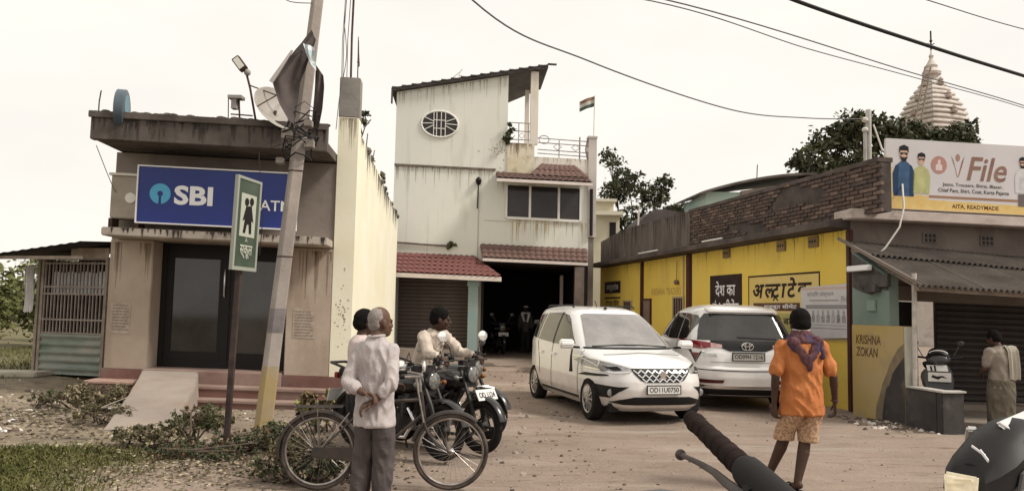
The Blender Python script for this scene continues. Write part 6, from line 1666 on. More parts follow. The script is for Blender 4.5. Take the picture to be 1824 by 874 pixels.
strip(bv2, [(-.60, .81), (0, .80), (.60, .81)], .010, 'rear', 'crease_shade', mat('gap_grey', (0.3, 0.29, 0.28), None), suv, .003)  # grey line painted for the shade of a pressed crease
strip(bv2, [(-.5, 1.19), (0.15, 1.21)], .014, 'rear', 'wiper', CARBLK, suv, .018)
for (yy, w_) in ((.60, .22),): 
    skin(bv2, [(yy + .12, .945), (yy - .10, .945), (yy - .10, .965), (yy + .12, .965)], 'rear', 'badge', CHR, suv, .008)
    skin(bv2, [(yy + .12, .905), (yy - .10, .905), (yy - .10, .92), (yy + .12, .92)], 'rear', 'badge', CHR, suv, .008)
hx = bv2.ray_cast(Vector((-4, 0, 1.07)), Vector((1, 0, 0)))[0].x - .022
q = MB()
for rx, rz, oz in ((.095, .062, 0), (.038, .060, 0), (.068, .026, .028)):
    q.tube([(hx, rx * math.cos(k * PI / 12), 1.065 + oz + rz * math.sin(k * PI / 12)) for k in range(24)], .010, 6, closed=True)
q.build('badge', CHR, suv, smooth=True, local=True)
q = MB(); q.box(-2.325, -.26, .84, -2.305, .26, .965); pl = q.build('number_plate', mat('plate_dull', (0.42, 0.41, 0.36), (0.34, 0.33, 0.3), 9), suv, local=True)
q = MB()
for z in (.832, .96): q.box(-2.332, -.27, z, -2.303, .27, z + .012)
for y_ in (-.27, .258): q.box(-2.332, y_, .844, -2.303, y_ + .012, .96)
q.build('plate_frame', CARBLK, pl, local=True)
local_text('OD09AT1234'[:4] + 'H 1216', BLKP, pl, lambda a, b: Vector((-2.3265, -a, .9025 + b)), .46, .07, .02)
q = MB(); q.box(-2.05, -.75, .22, 2.0, .75, .36); q.build('underbody', CARBLK, suv, local=True)
# ================================================================ MOTORCYCLES AND BICYCLE
BBLK = mat('bike_black', (0.018, 0.017, 0.018), (0.03, 0.027, 0.028), 3, 0.3, coat=0.3)
BENG = mat('engine_grey', (0.07, 0.064, 0.062), (0.035, 0.032, 0.03), 7, 0.45, metal=0.5)
BSEAT = mat('seat_vinyl', (0.016, 0.013, 0.013), None, rough=0.7, spec=.2)
MIRR = mat('mirror_face', (0.86, 0.87, 0.86), None, rough=0.05, metal=0.6)
LAMP = mat('lamp_glass', (0.24, 0.235, 0.22), (0.10, 0.097, 0.09), 22, 0.1, coat=0.6)
ORNG = mat('indicator_orange', (0.22, 0.075, 0.02), None, rough=0.25)
def arc(cx, cz, r, a0, a1, n=14, y=0): return [(cx + r * math.cos(rad(a0 + (a1 - a0) * i / n)), y, cz + r * math.sin(rad(a0 + (a1 - a0) * i / n))) for i in range(n + 1)]
def guard(q, cx, cz, r, a0, a1, w_, t=.008):
    A = [(x, z) for x, _, z in arc(cx, cz, r, a0, a1)]
    rows = []
    for (x, z) in A:
        d = Vector((x - cx, 0, z - cz)).normalized()
        rows.append([(x - d.x * .02, -w_ / 2, z - d.z * .02), (x, -w_ * .3, z), (x, w_ * .3, z), (x - d.x * .02, w_ / 2, z - d.z * .02), (x - d.x * (.02 + t), w_ / 2, z - d.z * (.02 + t)), (x - d.x * t, w_ * .3, z - d.z * t), (x - d.x * t, -w_ * .3, z - d.z * t), (x - d.x * (.02 + t), -w_ / 2, z - d.z * (.02 + t))])
    q.rings(rows)
def make_bike(label, loc, rz, tank=None, group=None, bar_h=1.02, mirrors=True, cowl=False, plate='OD 1134', mirr_h=.26, chrome=False, bars=True):
    t = thing('motorcycle', label, 'motorcycle', loc, rz, group)
    tank = tank or BBLK
    K = dict(local=True)
    FX, RX, WR = .68, -.60, .30
    for wx, wt in ((FX, .085), (RX, .10)):
        q = MB(); q.tube(arc(wx, WR, WR - .045, 0, 340, 34)[:35], wt / 2, 10, closed=True); w_ = q.build('wheel', TYRE, t, smooth=True, **K)
        q = MB(); q.tube(arc(wx, WR, WR - .095, 0, 340, 34), .02, 6, closed=True); q.lathe([(.06, -.05), (.06, .05)], (wx, 0, WR), 14, 'y')
        for k in range(5):
            a = 2 * PI * k / 5; q.bar((wx + .05 * math.cos(a), 0, WR + .05 * math.sin(a)), (wx + .2 * math.cos(a), 0, WR + .2 * math.sin(a)), .03, .02, (0, 1, 0))
        q.build('rim', BENG, w_, **K)
    q = MB(); 
    for s in (-1, 1): q.tube([(FX, s * .09, WR), (.60, s * .09, .55), (.42, s * .09, bar_h - .08)], [.024, .024, .019], 8)
    q.bar((.43, -.11, bar_h - .10), (.43, .11, bar_h - .10), .05, .04); q.bar((.50, -.11, bar_h - .28), (.50, .11, bar_h - .28), .05, .04)
    q.build('fork', BENG, t, smooth=True, **K)
    q = MB(); guard(q, FX, WR, .345, 15, 150, .12); q.build('front_mudguard', BBLK, t, smooth=True, **K)
    q = MB(); guard(q, RX, WR, .37, 20, 185, .16); q.build('rear_mudguard', BBLK, t, smooth=True, **K)
    q = MB(); q.tube([(.44, 0, .86), (.30, 0, .72), (-.1, 0, .66), (-.62, 0, .74)], .026, 8); q.tube([(.40, 0, .80), (.28, 0, .5), (.05, 0, .28), (-.25, 0, .30), (-.3, 0, .6)], .022, 8)
    for s in (-1, 1): q.tube([(-.25, s * .1, .30), (RX, s * .1, WR)], .022, 6); q.tube([(RX, s * .13, WR + .02), (-.5, s * .13, .68)], .028, 8)
    q.build('frame', BBLK, t, smooth=True, **K)
    q = MB(); q.box(-.16, -.12, .26, .20, .12, .46); q.lathe([(.10, -.17), (.12, -.14), (.12, .14), (.10, .17)], (-.06, 0, .36), 16, 'y')
    for k in range(6): q.box(.06 + .01 * k, -.11, .46 + .03 * k, .24 + .01 * k, .11, .475 + .03 * k)
    q.box(.08, -.07, .44, .22, .07, .64); q.build('engine', BENG, t, bevel=.008, **K)
    q = MB(); q.tube([(.25, -.08, .52), (.36, -.1, .40), (.26, -.13, .22), (-.2, -.15, .20), (-.35, -.16, .24), (-.95, -.17, .36)], [.02, .02, .02, .022, .045, .048], 10); q.build('exhaust', CHR, t, smooth=True, **K)
    q = MB()
    tk = []
    top = 1.08 if cowl else .90
    for x, hw, z0, z1 in ((-.14, .07, .72, .78), (-.08, .10, .68, .83), (.06, .135, .66, .5 * (top + .88)), (.22, .15, .66, top), (.34, .135, .70, top - .03), (.42, .08, .76, top - .12)):
        tk.append([(x, hw * math.cos(a * PI / 8) * (1 if abs(math.cos(a * PI / 8)) < .9 else .94), (z0 + z1) / 2 + (z1 - z0) / 2 * math.sin(a * PI / 8)) for a in range(16)])
    q.rings(tk); q.build('tank', tank, t, smooth=True, sharp=60, **K)
    q = MB(); st = []
    for x, hw, z in ((.0, .09, .79), (-.12, .13, .80), (-.35, .14, .79), (-.55, .14, .83), (-.82, .11, .86), (-.88, .06, .86)):
        st.append([(x, hw * math.cos(a * PI / 6), z - .03 + .06 * math.sin(a * PI / 6)) for a in range(12)])
    q.rings(st); q.build('seat', BSEAT, t, smooth=True, **K)
    q = MB()
    for s in (-1, 1): q.rings([[(-.02, s * .11, .52), (-.02, s * .13, .72), (-.02, s * .10, .74), (-.02, s * .09, .52)], [(-.35, s * .12, .52), (-.35, s * .14, .73), (-.35, s * .10, .75), (-.35, s * .09, .52)], [(-.85, s * .05, .74), (-.85, s * .08, .82), (-.85, s * .05, .83), (-.85, s * .03, .74)]])
    q.build('side_panel', tank if not cowl else BBLK, t, smooth=True, **K)
    q = MB(); q.tube([(-.45, -.15, .84), (-.86, -.14, .93), (-.97, -.10, .94), (-.97, .10, .94), (-.86, .14, .93), (-.45, .15, .84)], .016, 8); q.build('grab_rail', BENG, t, smooth=True, **K)
    q = MB(); q.box(-.95, -.07, .76, -.88, .07, .83); q.build('tail_light', REDL, t, bevel=.01, **K)
    q = MB(); q.hexa([(-.98, -.14, .50), (-.97, -.14, .50), (-.97, .14, .50), (-.98, .14, .50), (-.94, -.14, .64), (-.93, -.14, .64), (-.93, .14, .64), (-.94, .14, .64)]); q.build('number_plate', PLTE, t, **K)
    # bars
    for s in ((-1, 1) if bars else ()):
        q = MB(); q.tube([(.42, 0, bar_h - .05), (.42, s * .14, bar_h), (.36, s * .25, bar_h + .01), (.32, s * .36, bar_h)], .012, 8); b = q.build('handlebar', BENG, t, smooth=True, **K)
        q = MB(); q.lathe([(.017, 0), (.019, .01), (.019, .115), (.022, .12), (.022, .13), (.012, .135)], (0, 0, 0), 12, 'y')
        m_ = Matrix.Translation((.347, s * .262, bar_h + .008)) @ Matrix.Rotation(rad(22 * s) if s > 0 else rad(22 * s), 4, 'Z') @ Matrix.Scale(s, 4, (0, 1, 0))
        q.v = [m_ @ p for p in q.v]; q.build('grip', BSEAT, b, smooth=True, **K)
        q = MB(); q.tube([(.40, s * .20, bar_h + .01), (.45, s * .24, bar_h + .0), (.425, s * .32, bar_h - .01), (.40, s * .385, bar_h - .01)], [.008, .008, .006, .007], 6); q.ball((.40, s * .388, bar_h - .01), .012, 8, 6); q.build('lever', BENG, b, smooth=True, **K)
        q = MB(); q.box(.35, s * .205 - .03, bar_h - .02, .42, s * .205 + .03, bar_h + .035); q.build('switch_box', BSEAT, b, bevel=.008, **K)
        if mirrors:
            q = MB(); q.tube([(.40, s * .20, bar_h + .02), (.40, s * .25, bar_h + .14), (.38, s * .33, bar_h + mirr_h - .04)], .007, 6); mm = q.build('mirror', BBLK, t, smooth=True, **K)
            c = Vector((.375, s * .34, bar_h + mirr_h))
            q = MB(); n_1 = 20
            q.lathe([(.03, -.02), (.062, -.012), (.068, 0.0), (.062, .006)], (0, 0, 0), 20, 'x'); q.v = [c + Vector((-p.x, p.y * 1.15, p.z * .9)) for p in q.v]; q.build('housing', MIRR if chrome else BBLK, mm, smooth=True, **K)
            q = MB(); q.lathe([(.060, .0065), (.060, .009)], (0, 0, 0), 20, 'x'); q.v = [c + Vector((-p.x, p.y * 1.15, p.z * .9)) for p in q.v]; q.build('glass', MIRR, mm, **K)
    if not cowl:
        q = MB(); q.lathe([(.03, -.12), (.085, -.06), (.10, 0), (.095, .02)], (.53, 0, bar_h - .16), 20, 'x'); hl = q.build('headlight', BBLK, t, smooth=True, **K)
        q = MB(); q.lathe([(.088, .021), (.07, .035), (.02, .045)], (.53, 0, bar_h - .16), 20, 'x'); q.build('lens', LAMP, hl, smooth=True, **K)
        for s in (-1, 1):
            q = MB(); q.tube([(.47, s * .1, bar_h - .19), (.48, s * .2, bar_h - .19)], .01, 6); q.ball((.49, s * .22, bar_h - .19), (.035, .03, .03), 10, 8); q.build('indicator', LAMP if s < 0 else ORNG, t, smooth=True, **K)
        q = MB(); q.box(.40, -.1, bar_h - .06, .48, .1, bar_h - .02); q.lathe([(.05, 0), (.05, .03)], (.44, -.055, bar_h - .03), 12); q.lathe([(.05, 0), (.05, .03)], (.44, .055, bar_h - .03), 12); q.build('instrument', BBLK, t, **K)
        if plate is None: plate_on = False
        else: plate_on = True
    if not cowl and plate_on:
        q = MB(); q.hexa([(.77, -.16, .60), (.78, -.16, .60), (.78, .16, .60), (.77, .16, .60), (.71, -.16, .71), (.72, -.16, .71), (.72, .16, .71), (.71, .16, .71)]); pl = q.build('number_plate', PLTE, t, **K)
        local_text(plate, BLKP, pl, lambda a, b: Vector((.75 - b * .54 + .004, a, .655 + b * .85)), .26, .065, .02)
        q = MB(); q.tube([(.71, .17, .71), (.66, .10, .73), (.62, 0, .735), (.66, -.10, .73), (.71, -.17, .71)], .012, 6); q.build('plate_bracket', CHR, pl, smooth=True, **K)
    q = MB(); q.tube([(.30, -.06, .68), (.34, -.26, .62), (.34, -.28, .45), (.24, -.2, .30), (.16, -.05, .28)], .013, 8); q.tube([(.30, .06, .68), (.34, .26, .62), (.34, .28, .45), (.24, .2, .30), (.16, .05, .28)], .013, 8); q.build('crash_guard', BENG, t, smooth=True, **K)
    q = MB(); q.tube([(.02, .10, .28), (-.08, .28, .02)], .012, 6); q.tube([(-.02, -.28, .30), (-.02, .28, .30)], .014, 6); q.build('side_stand', BENG, t, **K)
    q = MB(); q.tube([(-.40, .16, .72), (-.42, .22, .68), (-.80, .22, .66), (-.82, .2, .44), (-.44, .22, .42), (-.42, .22, .68)], .010, 6); q.build('leg_guard', BENG, t, smooth=True, **K)
    return t
hA = math.atan2(-.60, .75)
make_bike('dark motorcycle under the seated rider, its front number plate facing the road', (-.83, 9.25, 0.0), hA, plate='OD 1124', chrome=True)
make_bike('dark motorcycle parked just beyond the ridden one, mostly hidden by it', (-.86, 10.15, 0.0), hA + .15, mirr_h=.16, plate=None)
make_bike('dark motorcycle with low round mirrors parked between the bicycle and the ridden motorcycle', (-1.24, 8.78, 0.0), hA + .05, mirr_h=.0, chrome=True, bar_h=.98, plate=None)
b3 = make_bike('motorcycle standing in the dark passage beside the man', (-.35, 26.5, .12), rad(-80), group='motorcycles in the dark passage')
make_bike('motorcycle with bright mirror behind the white people carrier', (1.05, 20.5, .0), rad(-95))
dim = make_bike('black motorcycle with square headlamp and pale tank at the lower right corner', (2.67, 4.03, -0.03), rad(-150), tank=mat('tank_silver', (0.62, 0.61, 0.6), (0.5, 0.48, 0.47), 3, 0.3, coat=.4), cowl=True, bar_h=1.0, mirrors=False, bars=False)
# headlamp cowl of the near motorcycle
K = dict(local=True)
def cowl_ring(x, hw, z0, z1, sh_):
    zm = z0 + (z1 - z0) * sh_
    return [(x + .02, -hw * .55, z0), (x + .03, 0, z0 - .005), (x + .02, hw * .55, z0), (x, hw * .95, z0 + (zm - z0) * .45), (x - .02, hw, zm), (x - .05, hw * .72, z1 - (z1 - zm) * .35), (x - .07, hw * .35, z1), (x - .065, 0, z1 + .006), (x - .07, -hw * .35, z1), (x - .05, -hw * .72, z1 - (z1 - zm) * .35), (x - .02, -hw, zm), (x, -hw * .95, z0 + (zm - z0) * .45)]
q = MB(); q.rings([cowl_ring(*p) for p in ((.66, .095, .79, .95, .6), (.60, .125, .77, 1.0, .62), (.50, .15, .77, 1.065, .64), (.40, .155, .80, 1.12, .66), (.30, .135, .88, 1.145, .7), (.24, .10, .96, 1.14, .7))])
cw = q.build('cowl', mat('cowl_black', (0.014, 0.012, 0.012), (0.03, 0.027, 0.027), 3, .5, spec=.2), dim, smooth=True, sharp=28, **K)
for sd_ in (-1, 1):
    q = MB(); q.hexa([(.50, sd_ * .150, .84), (.30, sd_ * .150, .90), (.30, sd_ * .165, .90), (.50, sd_ * .165, .84), (.46, sd_ * .150, .93), (.28, sd_ * .148, 1.0), (.28, sd_ * .163, 1.0), (.46, sd_ * .163, .93)]); q.build('side_vent', mat('vent_grey', (0.10, 0.095, 0.095), None, rough=.4), cw, bevel=.006, **K)
    q = MB(); q.bar((.34, sd_ * .13, 1.085), (.24, sd_ * .20, 1.0), .05, .03); q.bar((.24, sd_ * .20, 1.0), (.20, sd_ * .215, .86), .035, .02); q.build('fairing_stay', mat('tank_silver', (0.62, 0.61, 0.6), None), dim, bevel=.008, **K)
q = MB(); q.rings([[(.668, -.078, .80), (.662, .078, .80), (.655, .088, .92), (.655, -.088, .92)], [(.690, -.065, .81), (.686, .065, .81), (.676, .075, .905), (.676, -.075, .905)]]); hl = q.build('headlight', mat('headlamp_warm', (0.80, 0.72, 0.55), (0.55, 0.48, 0.36), 16, 0.08, coat=.8), dim, bevel=.012, smooth=True, **K)
q = MB()
for z, a, b in ((.83, -.05, .05), (.86, -.06, .02), (.885, -.02, .06)): q.bar((.690, a, z), (.686, b, z + .012), .006, .01)
q.build('reflector_rib', MATS['headlamp_warm'], hl, **K)
q = MB(); q.bar((.585, .045, 1.022), (.62, .10, .985), .004, .014); q.bar((.575, -.0, 1.035), (.60, .075, 1.005), .004, .010); q.build('decal', WHT, cw, **K)
q = MB(); q.hexa([(.37, .0, 1.115), (.08, -.02, 1.15), (.08, .13, 1.07), (.35, .125, 1.03), (.37, .0, 1.14), (.08, -.02, 1.18), (.08, .15, 1.09), (.35, .15, 1.05)]); q.build('fairing_panel', mat('tank_silver', (0.62, 0.61, 0.6), None), dim, bevel=.012, smooth=True, **K)
hm_ = MATS['headlamp_warm'].node_tree.nodes['Principled BSDF']      # weak glow added to keep the cream lamp glass bright
hm_.inputs['Emission Color'].default_value = (1.0, 0.80, 0.45, 1); hm_.inputs['Emission Strength'].default_value = 0.16
# the motorcycle at the camera, only its right grip and lever in view
nb = make_bike('motorcycle of which only the dark grip and brake lever show at the bottom edge', (.655, 1.19, .15), PI, bar_h=1.2, mirrors=False, bars=False)
nb.rotation_euler = (rad(-8), 0, PI)
def on_nb(o):
    o.parent = nb
    o.matrix_parent_inverse = Matrix.LocRotScale(nb.location, nb.rotation_euler, None).inverted()
GRIPM = mat('grip_brown', (0.020, 0.012, 0.011), (0.038, 0.025, 0.022), 30, .9, spec=.1)
q = MB(); q.tube([(.355, 1.55, 1.395), (.384, 1.27, 1.348), (.395, 1.16, 1.33), (.43, 1.0, 1.29), (.50, .9, 1.25)], [.011, .011, .011, .011, .011], 10); on_nb(q.build('handlebar', BENG, None, smooth=True))
gp, gr_l = [], []
for i in range(61):
    t = i / 60
    gp.append((.3545 + .0285 * t, 1.556 - .271 * t, 1.396 - .046 * t))
    base = .0165 + .0045 * t
    gr_l.append(.0195 if i in (7, 8) else (.012 if i == 0 else base - (.0012 if i % 2 else 0) + .0006 * math.sin(i * 2.3)))
q = MB(); q.tube(gp, gr_l, 18); on_nb(q.build('grip', GRIPM, None, smooth=True))
q = MB(); q.tube([(.3825, 1.292, 1.351), (.384, 1.28, 1.349), (.388, 1.235, 1.342), (.394, 1.17, 1.331), (.40, 1.10, 1.318)], [.0225, .026, .027, .028, .029], 16); q.tube([(.378, 1.27, 1.345), (.372, 1.20, 1.328)], [.012, .016], 8); on_nb(q.build('throttle_housing', BSEAT, None, smooth=True))
q = MB(); q.tube([(.325, 1.50, 1.334), (.330, 1.47, 1.335), (.341, 1.42, 1.334), (.350, 1.36, 1.332), (.356, 1.30, 1.326), (.362, 1.24, 1.322), (.378, 1.18, 1.325)], [.0055, .0048, .0055, .0065, .008, .009, .009], 8); q.ball((.3245, 1.503, 1.334), .0105, 10, 8); on_nb(q.build('brake_lever', mat('lever_metal', (0.06, 0.045, 0.04), (0.12, 0.095, 0.085), 12, .5, metal=.3), None, smooth=True))

# ---------------------------------------------------------------- bicycle
bcx = thing('bicycle', 'old black roadster bicycle standing across the verge behind the white-shirted man', 'bicycle', (-1.66, 7.03, ground_at(-1.66, 7.03) + .01), math.atan2(.10, 1.15))
WB, WR = 1.155, .335
BCB = mat('bicycle_black', (0.035, 0.03, 0.028), (0.085, 0.06, 0.05), 7, 0.5)
BCS = mat('bicycle_steel', (0.42, 0.4, 0.38), (0.25, 0.2, 0.17), 9, 0.35, metal=.8)
for wx in (0, WB):
    q = MB(); q.tube(arc(wx, WR, WR - .018, 0, 352.5, 47), .019, 8, closed=True); w_ = q.build('wheel', mat('bike_tyre', (0.05, 0.04, 0.036), (0.13, 0.10, 0.085), 8, .9), bcx, smooth=True, **K)
    q = MB(); q.tube(arc(wx, WR, WR - .046, 0, 352.5, 47), .012, 6, closed=True); q.build('rim', BCS, w_, smooth=True, **K)
    q = MB()
    for k in range(28):
        a = 2 * PI * k / 28; s = .028 if k % 2 else -.028
        q.tube([(wx + .02 * math.cos(a + 1.2), s, WR + .02 * math.sin(a + 1.2)), (wx + (WR - .05) * math.cos(a), 0, WR + (WR - .05) * math.sin(a))], .0014, 4)
    q.build('spoke_set', BCS, w_, **K)
    q = MB(); q.lathe([(.018, -.05), (.03, -.04), (.02, -.03), (.02, .03), (.03, .04), (.018, .05)], (wx, 0, WR), 12, 'y'); q.build('hub', BCS, w_, **K)
BBX, BBZ = .46, .29
q = MB()
q.tube([(.40, 0, .80), (BBX, 0, BBZ)], .016, 8); q.tube([(BBX, 0, BBZ), (.90, 0, .66)], .016, 8); q.tube([(.405, 0, .76), (.885, 0, .79)], .015, 8); q.tube([(.91, 0, .62), (.875, 0, .86)], .019, 8)
for s in (-.055, .055): q.tube([(BBX, s * .5, BBZ), (0, s, WR)], .010, 6); q.tube([(.405, s * .4, .74), (0, s, WR)], .009, 6)
q.build('frame', BCB, bcx, smooth=True, **K)
q = MB()
for s in (-.055, .055): q.tube([(.90, s, .64), (.93, s, .54), (1.03, s, .40), (WB, s, WR)], [.014, .013, .011, .009], 8)
q.bar((.90, -.06, .645), (.90, .06, .645), .04, .03); q.build('fork', BCB, bcx, smooth=True, **K)
q = MB(); q.tube([(.91, -.075, .60), (.83, -.075, .98)], .009, 6); q.tube([(.91, .075, .60), (.83, .075, .98)], .009, 6); q.build('brake_rod', BCS, bcx, smooth=True, **K)
q = MB(); q.tube([(.875, 0, .86), (.86, 0, 1.0)], .013, 8); q.tube([(.64, -.26, 1.01), (.76, -.25, 1.01), (.88, -.10, 1.0), (.88, .10, 1.0), (.76, .25, 1.01), (.64, .26, 1.01)], .012, 8); hb = q.build('handlebar', BCS, bcx, smooth=True, **K)
q = MB(); q.tube([(.64, -.26, 1.01), (.74, -.255, 1.01)], .017, 8); q.tube([(.64, .26, 1.01), (.74, .255, 1.01)], .017, 8); q.build('grip', BSEAT, hb, **K)
q = MB(); guard(q, 0, WR, WR + .03, 5, 190, .06); q.build('rear_mudguard', BCB, bcx, smooth=True, **K)
q = MB(); guard(q, WB, WR, WR + .03, 50, 165, .055); q.build('front_mudguard', BCB, bcx, smooth=True, **K)
q = MB()
for s in (-.04, .04): q.tube([(0, s, WR), (-.02, s, WR + .37)], .005, 5); q.tube([(0, s, WR), (.25, s, WR + .33)], .005, 5); q.tube([(0, s, WR), (-.27, s, WR + .25)], .005, 5)
q.build('mudguard_stay', BCS, bcx, **K)
q = MB(); q.rings([[(-.06, -.05, .30), (.55, -.05, .22), (.58, -.05, .32), (.50, -.05, .38), (-.05, -.05, .38)], [(-.06, -.075, .30), (.55, -.075, .22), (.58, -.075, .32), (.50, -.075, .38), (-.05, -.075, .38)]]); q.build('chain_guard', BCB, bcx, bevel=.006, **K)
q = MB(); q.tube([(BBX, -.09, BBZ), (BBX + .08, -.10, BBZ - .15)], .009, 6); q.tube([(BBX, .09, BBZ), (BBX - .08, .10, BBZ + .15)], .009, 6); q.box(BBX + .03, -.2, BBZ - .175, BBX + .13, -.10, BBZ - .15); q.box(BBX - .13, .10, BBZ + .14, BBX - .03, .2, BBZ + .165); q.build('crank', BCS, bcx, **K)
q = MB(); q.rings([[(x, hw * math.cos(a * PI / 5), .86 + dz + .03 * math.sin(a * PI / 5)) for a in range(10)] for x, hw, dz in ((.24, .07, .02), (.30, .10, .02), (.38, .08, .01), (.48, .03, 0), (.53, .018, -.005))]); q.tube([(.40, 0, .78), (.385, 0, .86)], .014, 6); q.build('saddle', mat('brown_leather', (0.11, 0.06, 0.045), None, rough=.6), bcx, smooth=True, **K)
q = MB()
for y_ in (-.07, 0, .07): q.tube([(-.22, y_, .72), (.20, y_, .725)], .007, 6)
for x in (-.22, -.05, .18): q.tube([(x, -.07, .722), (x, .07, .722)], .007, 6)
for s in (-.07, .07): q.tube([(-.18, s, .72), (0, s * .8, WR)], .006, 5)
q.build('carrier', BCB, bcx, smooth=True, **K)
q = MB(); q.tube([(0, .05, WR), (-.1, .16, .02), (.02, .18, .01)], .009, 6); q.build('stand', BCB, bcx, **K)
q = MB(); q.tube([(.86, -.06, 1.0), (.9, -.1, 1.06)], .006, 5); q.ball((.90, -.10, 1.09), (.018, .05, .05), 12, 8); q.build('mirror', MIRR, bcx, smooth=True, **K)

# white scooter standing inside the veranda behind the low wall
SCW = mat('scooter_white', (0.62, 0.60, 0.57), (0.54, 0.51, 0.48), 4, .35, coat=.3)
sc_ = thing('scooter', 'dark scooter with white front panels and plate standing behind the low shop wall', 'scooter', tuple(S(1.22, .60, .10)), math.atan2(-1.0, -.42))
q = MB(); q.rings([[(x, hw * math.cos(a * PI / 8), z + .035 * math.sin(a * PI / 8)) for a in range(16)] for x, hw, z in ((.52, .10, .30), (.50, .17, .42), (.46, .19, .58), (.42, .17, .72), (.40, .12, .80))]); ap = q.build('front_apron', BBLK, sc_, smooth=True, **K)
q = MB(); q.box(.50, -.15, .565, .525, .15, .70); wp_ = q.build('number_plate', SCW, ap, bevel=.006, **K)
q = MB(); q.prism([(-.11, .63), (-.02, .60), (.02, .63), (.10, .62), (.04, .655), (-.04, .645), (-.09, .665)], .526, .528, 'x'); q.build('plate_mark', BLKF, wp_, **K)
q = MB(); q.rings([[(.475, -.17, .80), (.495, -.15, .715), (.495, .12, .715), (.475, .10, .81)], [(.455, -.17, .80), (.475, -.15, .715), (.475, .12, .715), (.455, .10, .81)]]); wq_ = q.build('white_panel', SCW, ap, bevel=.006, **K)
q = MB(); q.bar((.487, -.11, .79), (.50, -.10, .72), .012, .02); q.bar((.487, -.06, .80), (.50, -.05, .72), .012, .02); q.build('dark_slot', BLKF, wq_, **K)
q = MB(); q.tube([(.42 - .02 * abs(k - 6) / 6, .14 * math.cos(PI * k / 12), .93 + .085 * math.sin(PI * k / 12)) for k in range(2, 11)], .012, 6); q.build('visor_rim', SCW, ap, smooth=True, **K)  # white arc painted in as a highlight above the visor
q = MB(); q.rings([[(x, hw * math.cos(a * PI / 8), z + hz * math.sin(a * PI / 8)) for a in range(16)] for x, hw, z, hz in ((.30, .10, .90, .05), (.38, .17, .90, .085), (.46, .15, .88, .08), (.50, .08, .86, .05))]); hc_ = q.build('headlight_cowl', BBLK, sc_, smooth=True, **K)
q = MB(); q.rings([[(x, hw * math.cos(a * PI / 10), z + hz * math.sin(a * PI / 10)) for a in range(11)] + [(x - .02, hw * .9 * math.cos(a * PI / 10), z + hz * .85 * math.sin(a * PI / 10)) for a in range(10, -1, -1)] for x, hw, z, hz in ((.47, .13, .89, .09), (.40, .15, .93, .10), (.34, .13, .97, .09))]); q.build('visor', BLKF, hc_, smooth=True, **K)
q = MB(); q.tube([(.36, -.14, .90), (.30, -.34, .92)], .016, 8); q.tube([(.36, .14, .90), (.30, .34, .92)], .016, 8); q.build('handlebar', BSEAT, sc_, **K)
for sd_ in (-1, 1):
    q = MB(); q.tube([(.34, sd_ * .2, .92), (.34, sd_ * .28, 1.08)], .007, 6); mq = q.build('mirror', BBLK, sc_, **K)
    q = MB(); q.ball((.34, sd_ * .30, 1.12), (.015, .05, .045), 12, 8); q.build('mirror_shell', BENG, mq, smooth=True, **K)
for wx in (.56, -.55):
    q = MB(); q.tube(arc(wx, .22, .18, 0, 345, 23), .045, 8, closed=True); wq = q.build('wheel', TYRE, sc_, smooth=True, **K)
    q = MB(); q.lathe([(.14, -.03), (.14, .03)], (wx, 0, .22), 18, 'y'); q.build('rim', BENG, wq, **K)
q = MB(); guard(q, .56, .22, .25, 20, 150, .14); q.build('front_mudguard', BBLK, sc_, smooth=True, **K)
q = MB(); q.box(-.15, -.15, .28, .44, .15, .33); q.build('floorboard', BBLK, sc_, bevel=.01, **K)
q = MB(); q.rings([[(x, hw * math.cos(a * PI / 8), z + hz * math.sin(a * PI / 8)) for a in range(16)] for x, hw, z, hz in ((-.10, .12, .48, .16), (-.3, .17, .52, .18), (-.6, .16, .56, .15), (-.82, .08, .62, .08))]); q.build('rear_body', SCW, sc_, smooth=True, **K)
q = MB(); q.rings([[(x, hw * math.cos(a * PI / 6), z + .05 * math.sin(a * PI / 6)) for a in range(12)] for x, hw, z in ((-.05, .10, .70), (-.3, .14, .74), (-.75, .12, .76))]); q.build('seat', BSEAT, sc_, smooth=True, **K)
# ================================================================ PEOPLE
def caps(q, a, b, r1, r2, n=12):
    a, b = Vector(a), Vector(b); d = b - a; L_ = d.length; t = d.normalized() if L_ > 1e-6 else Vector((0, 0, 1))
    u_ = t.orthogonal().normalized(); v_ = t.cross(u_)
    rows = []
    for s, r, base in ((-1, r1, a), (1, r2, b)):
        angs = [85, 60, 35, 12] if s < 0 else [12, 35, 60, 85]
        for g in angs:
            c = base + t * (s * r * math.sin(rad(g))); rr = r * math.cos(rad(g))
            rows.append([tuple(c + u_ * (rr * math.cos(k * 2 * PI / n)) + v_ * (rr * math.sin(k * 2 * PI / n))) for k in range(n)])
    q.rings(rows)
def ell(q, c, r, rot=(0, 0, 0), n=18, m=12):
    from mathutils import Euler
    M_ = Euler([rad(x) for x in rot]).to_matrix(); c = Vector(c)
    rows = []
    for i in range(m + 1):
        a = PI * min(max(i / m, .012), .988)
        rows.append([tuple(c + M_ @ Vector((r[0] * math.sin(a) * math.cos(k * 2 * PI / n), r[1] * math.sin(a) * math.sin(k * 2 * PI / n), -r[2] * math.cos(a)))) for k in range(n)])
    q.rings(rows)
def loft(q, rows, n=20):
    """rows of (centre, rx, ry[, tilt axis]) ellipses stacked roughly along z"""
    q.rings([[(c[0] + rx * math.cos(k * 2 * PI / n), c[1] + ry * math.sin(k * 2 * PI / n), c[2]) for k in range(n)] for c, rx, ry in rows])
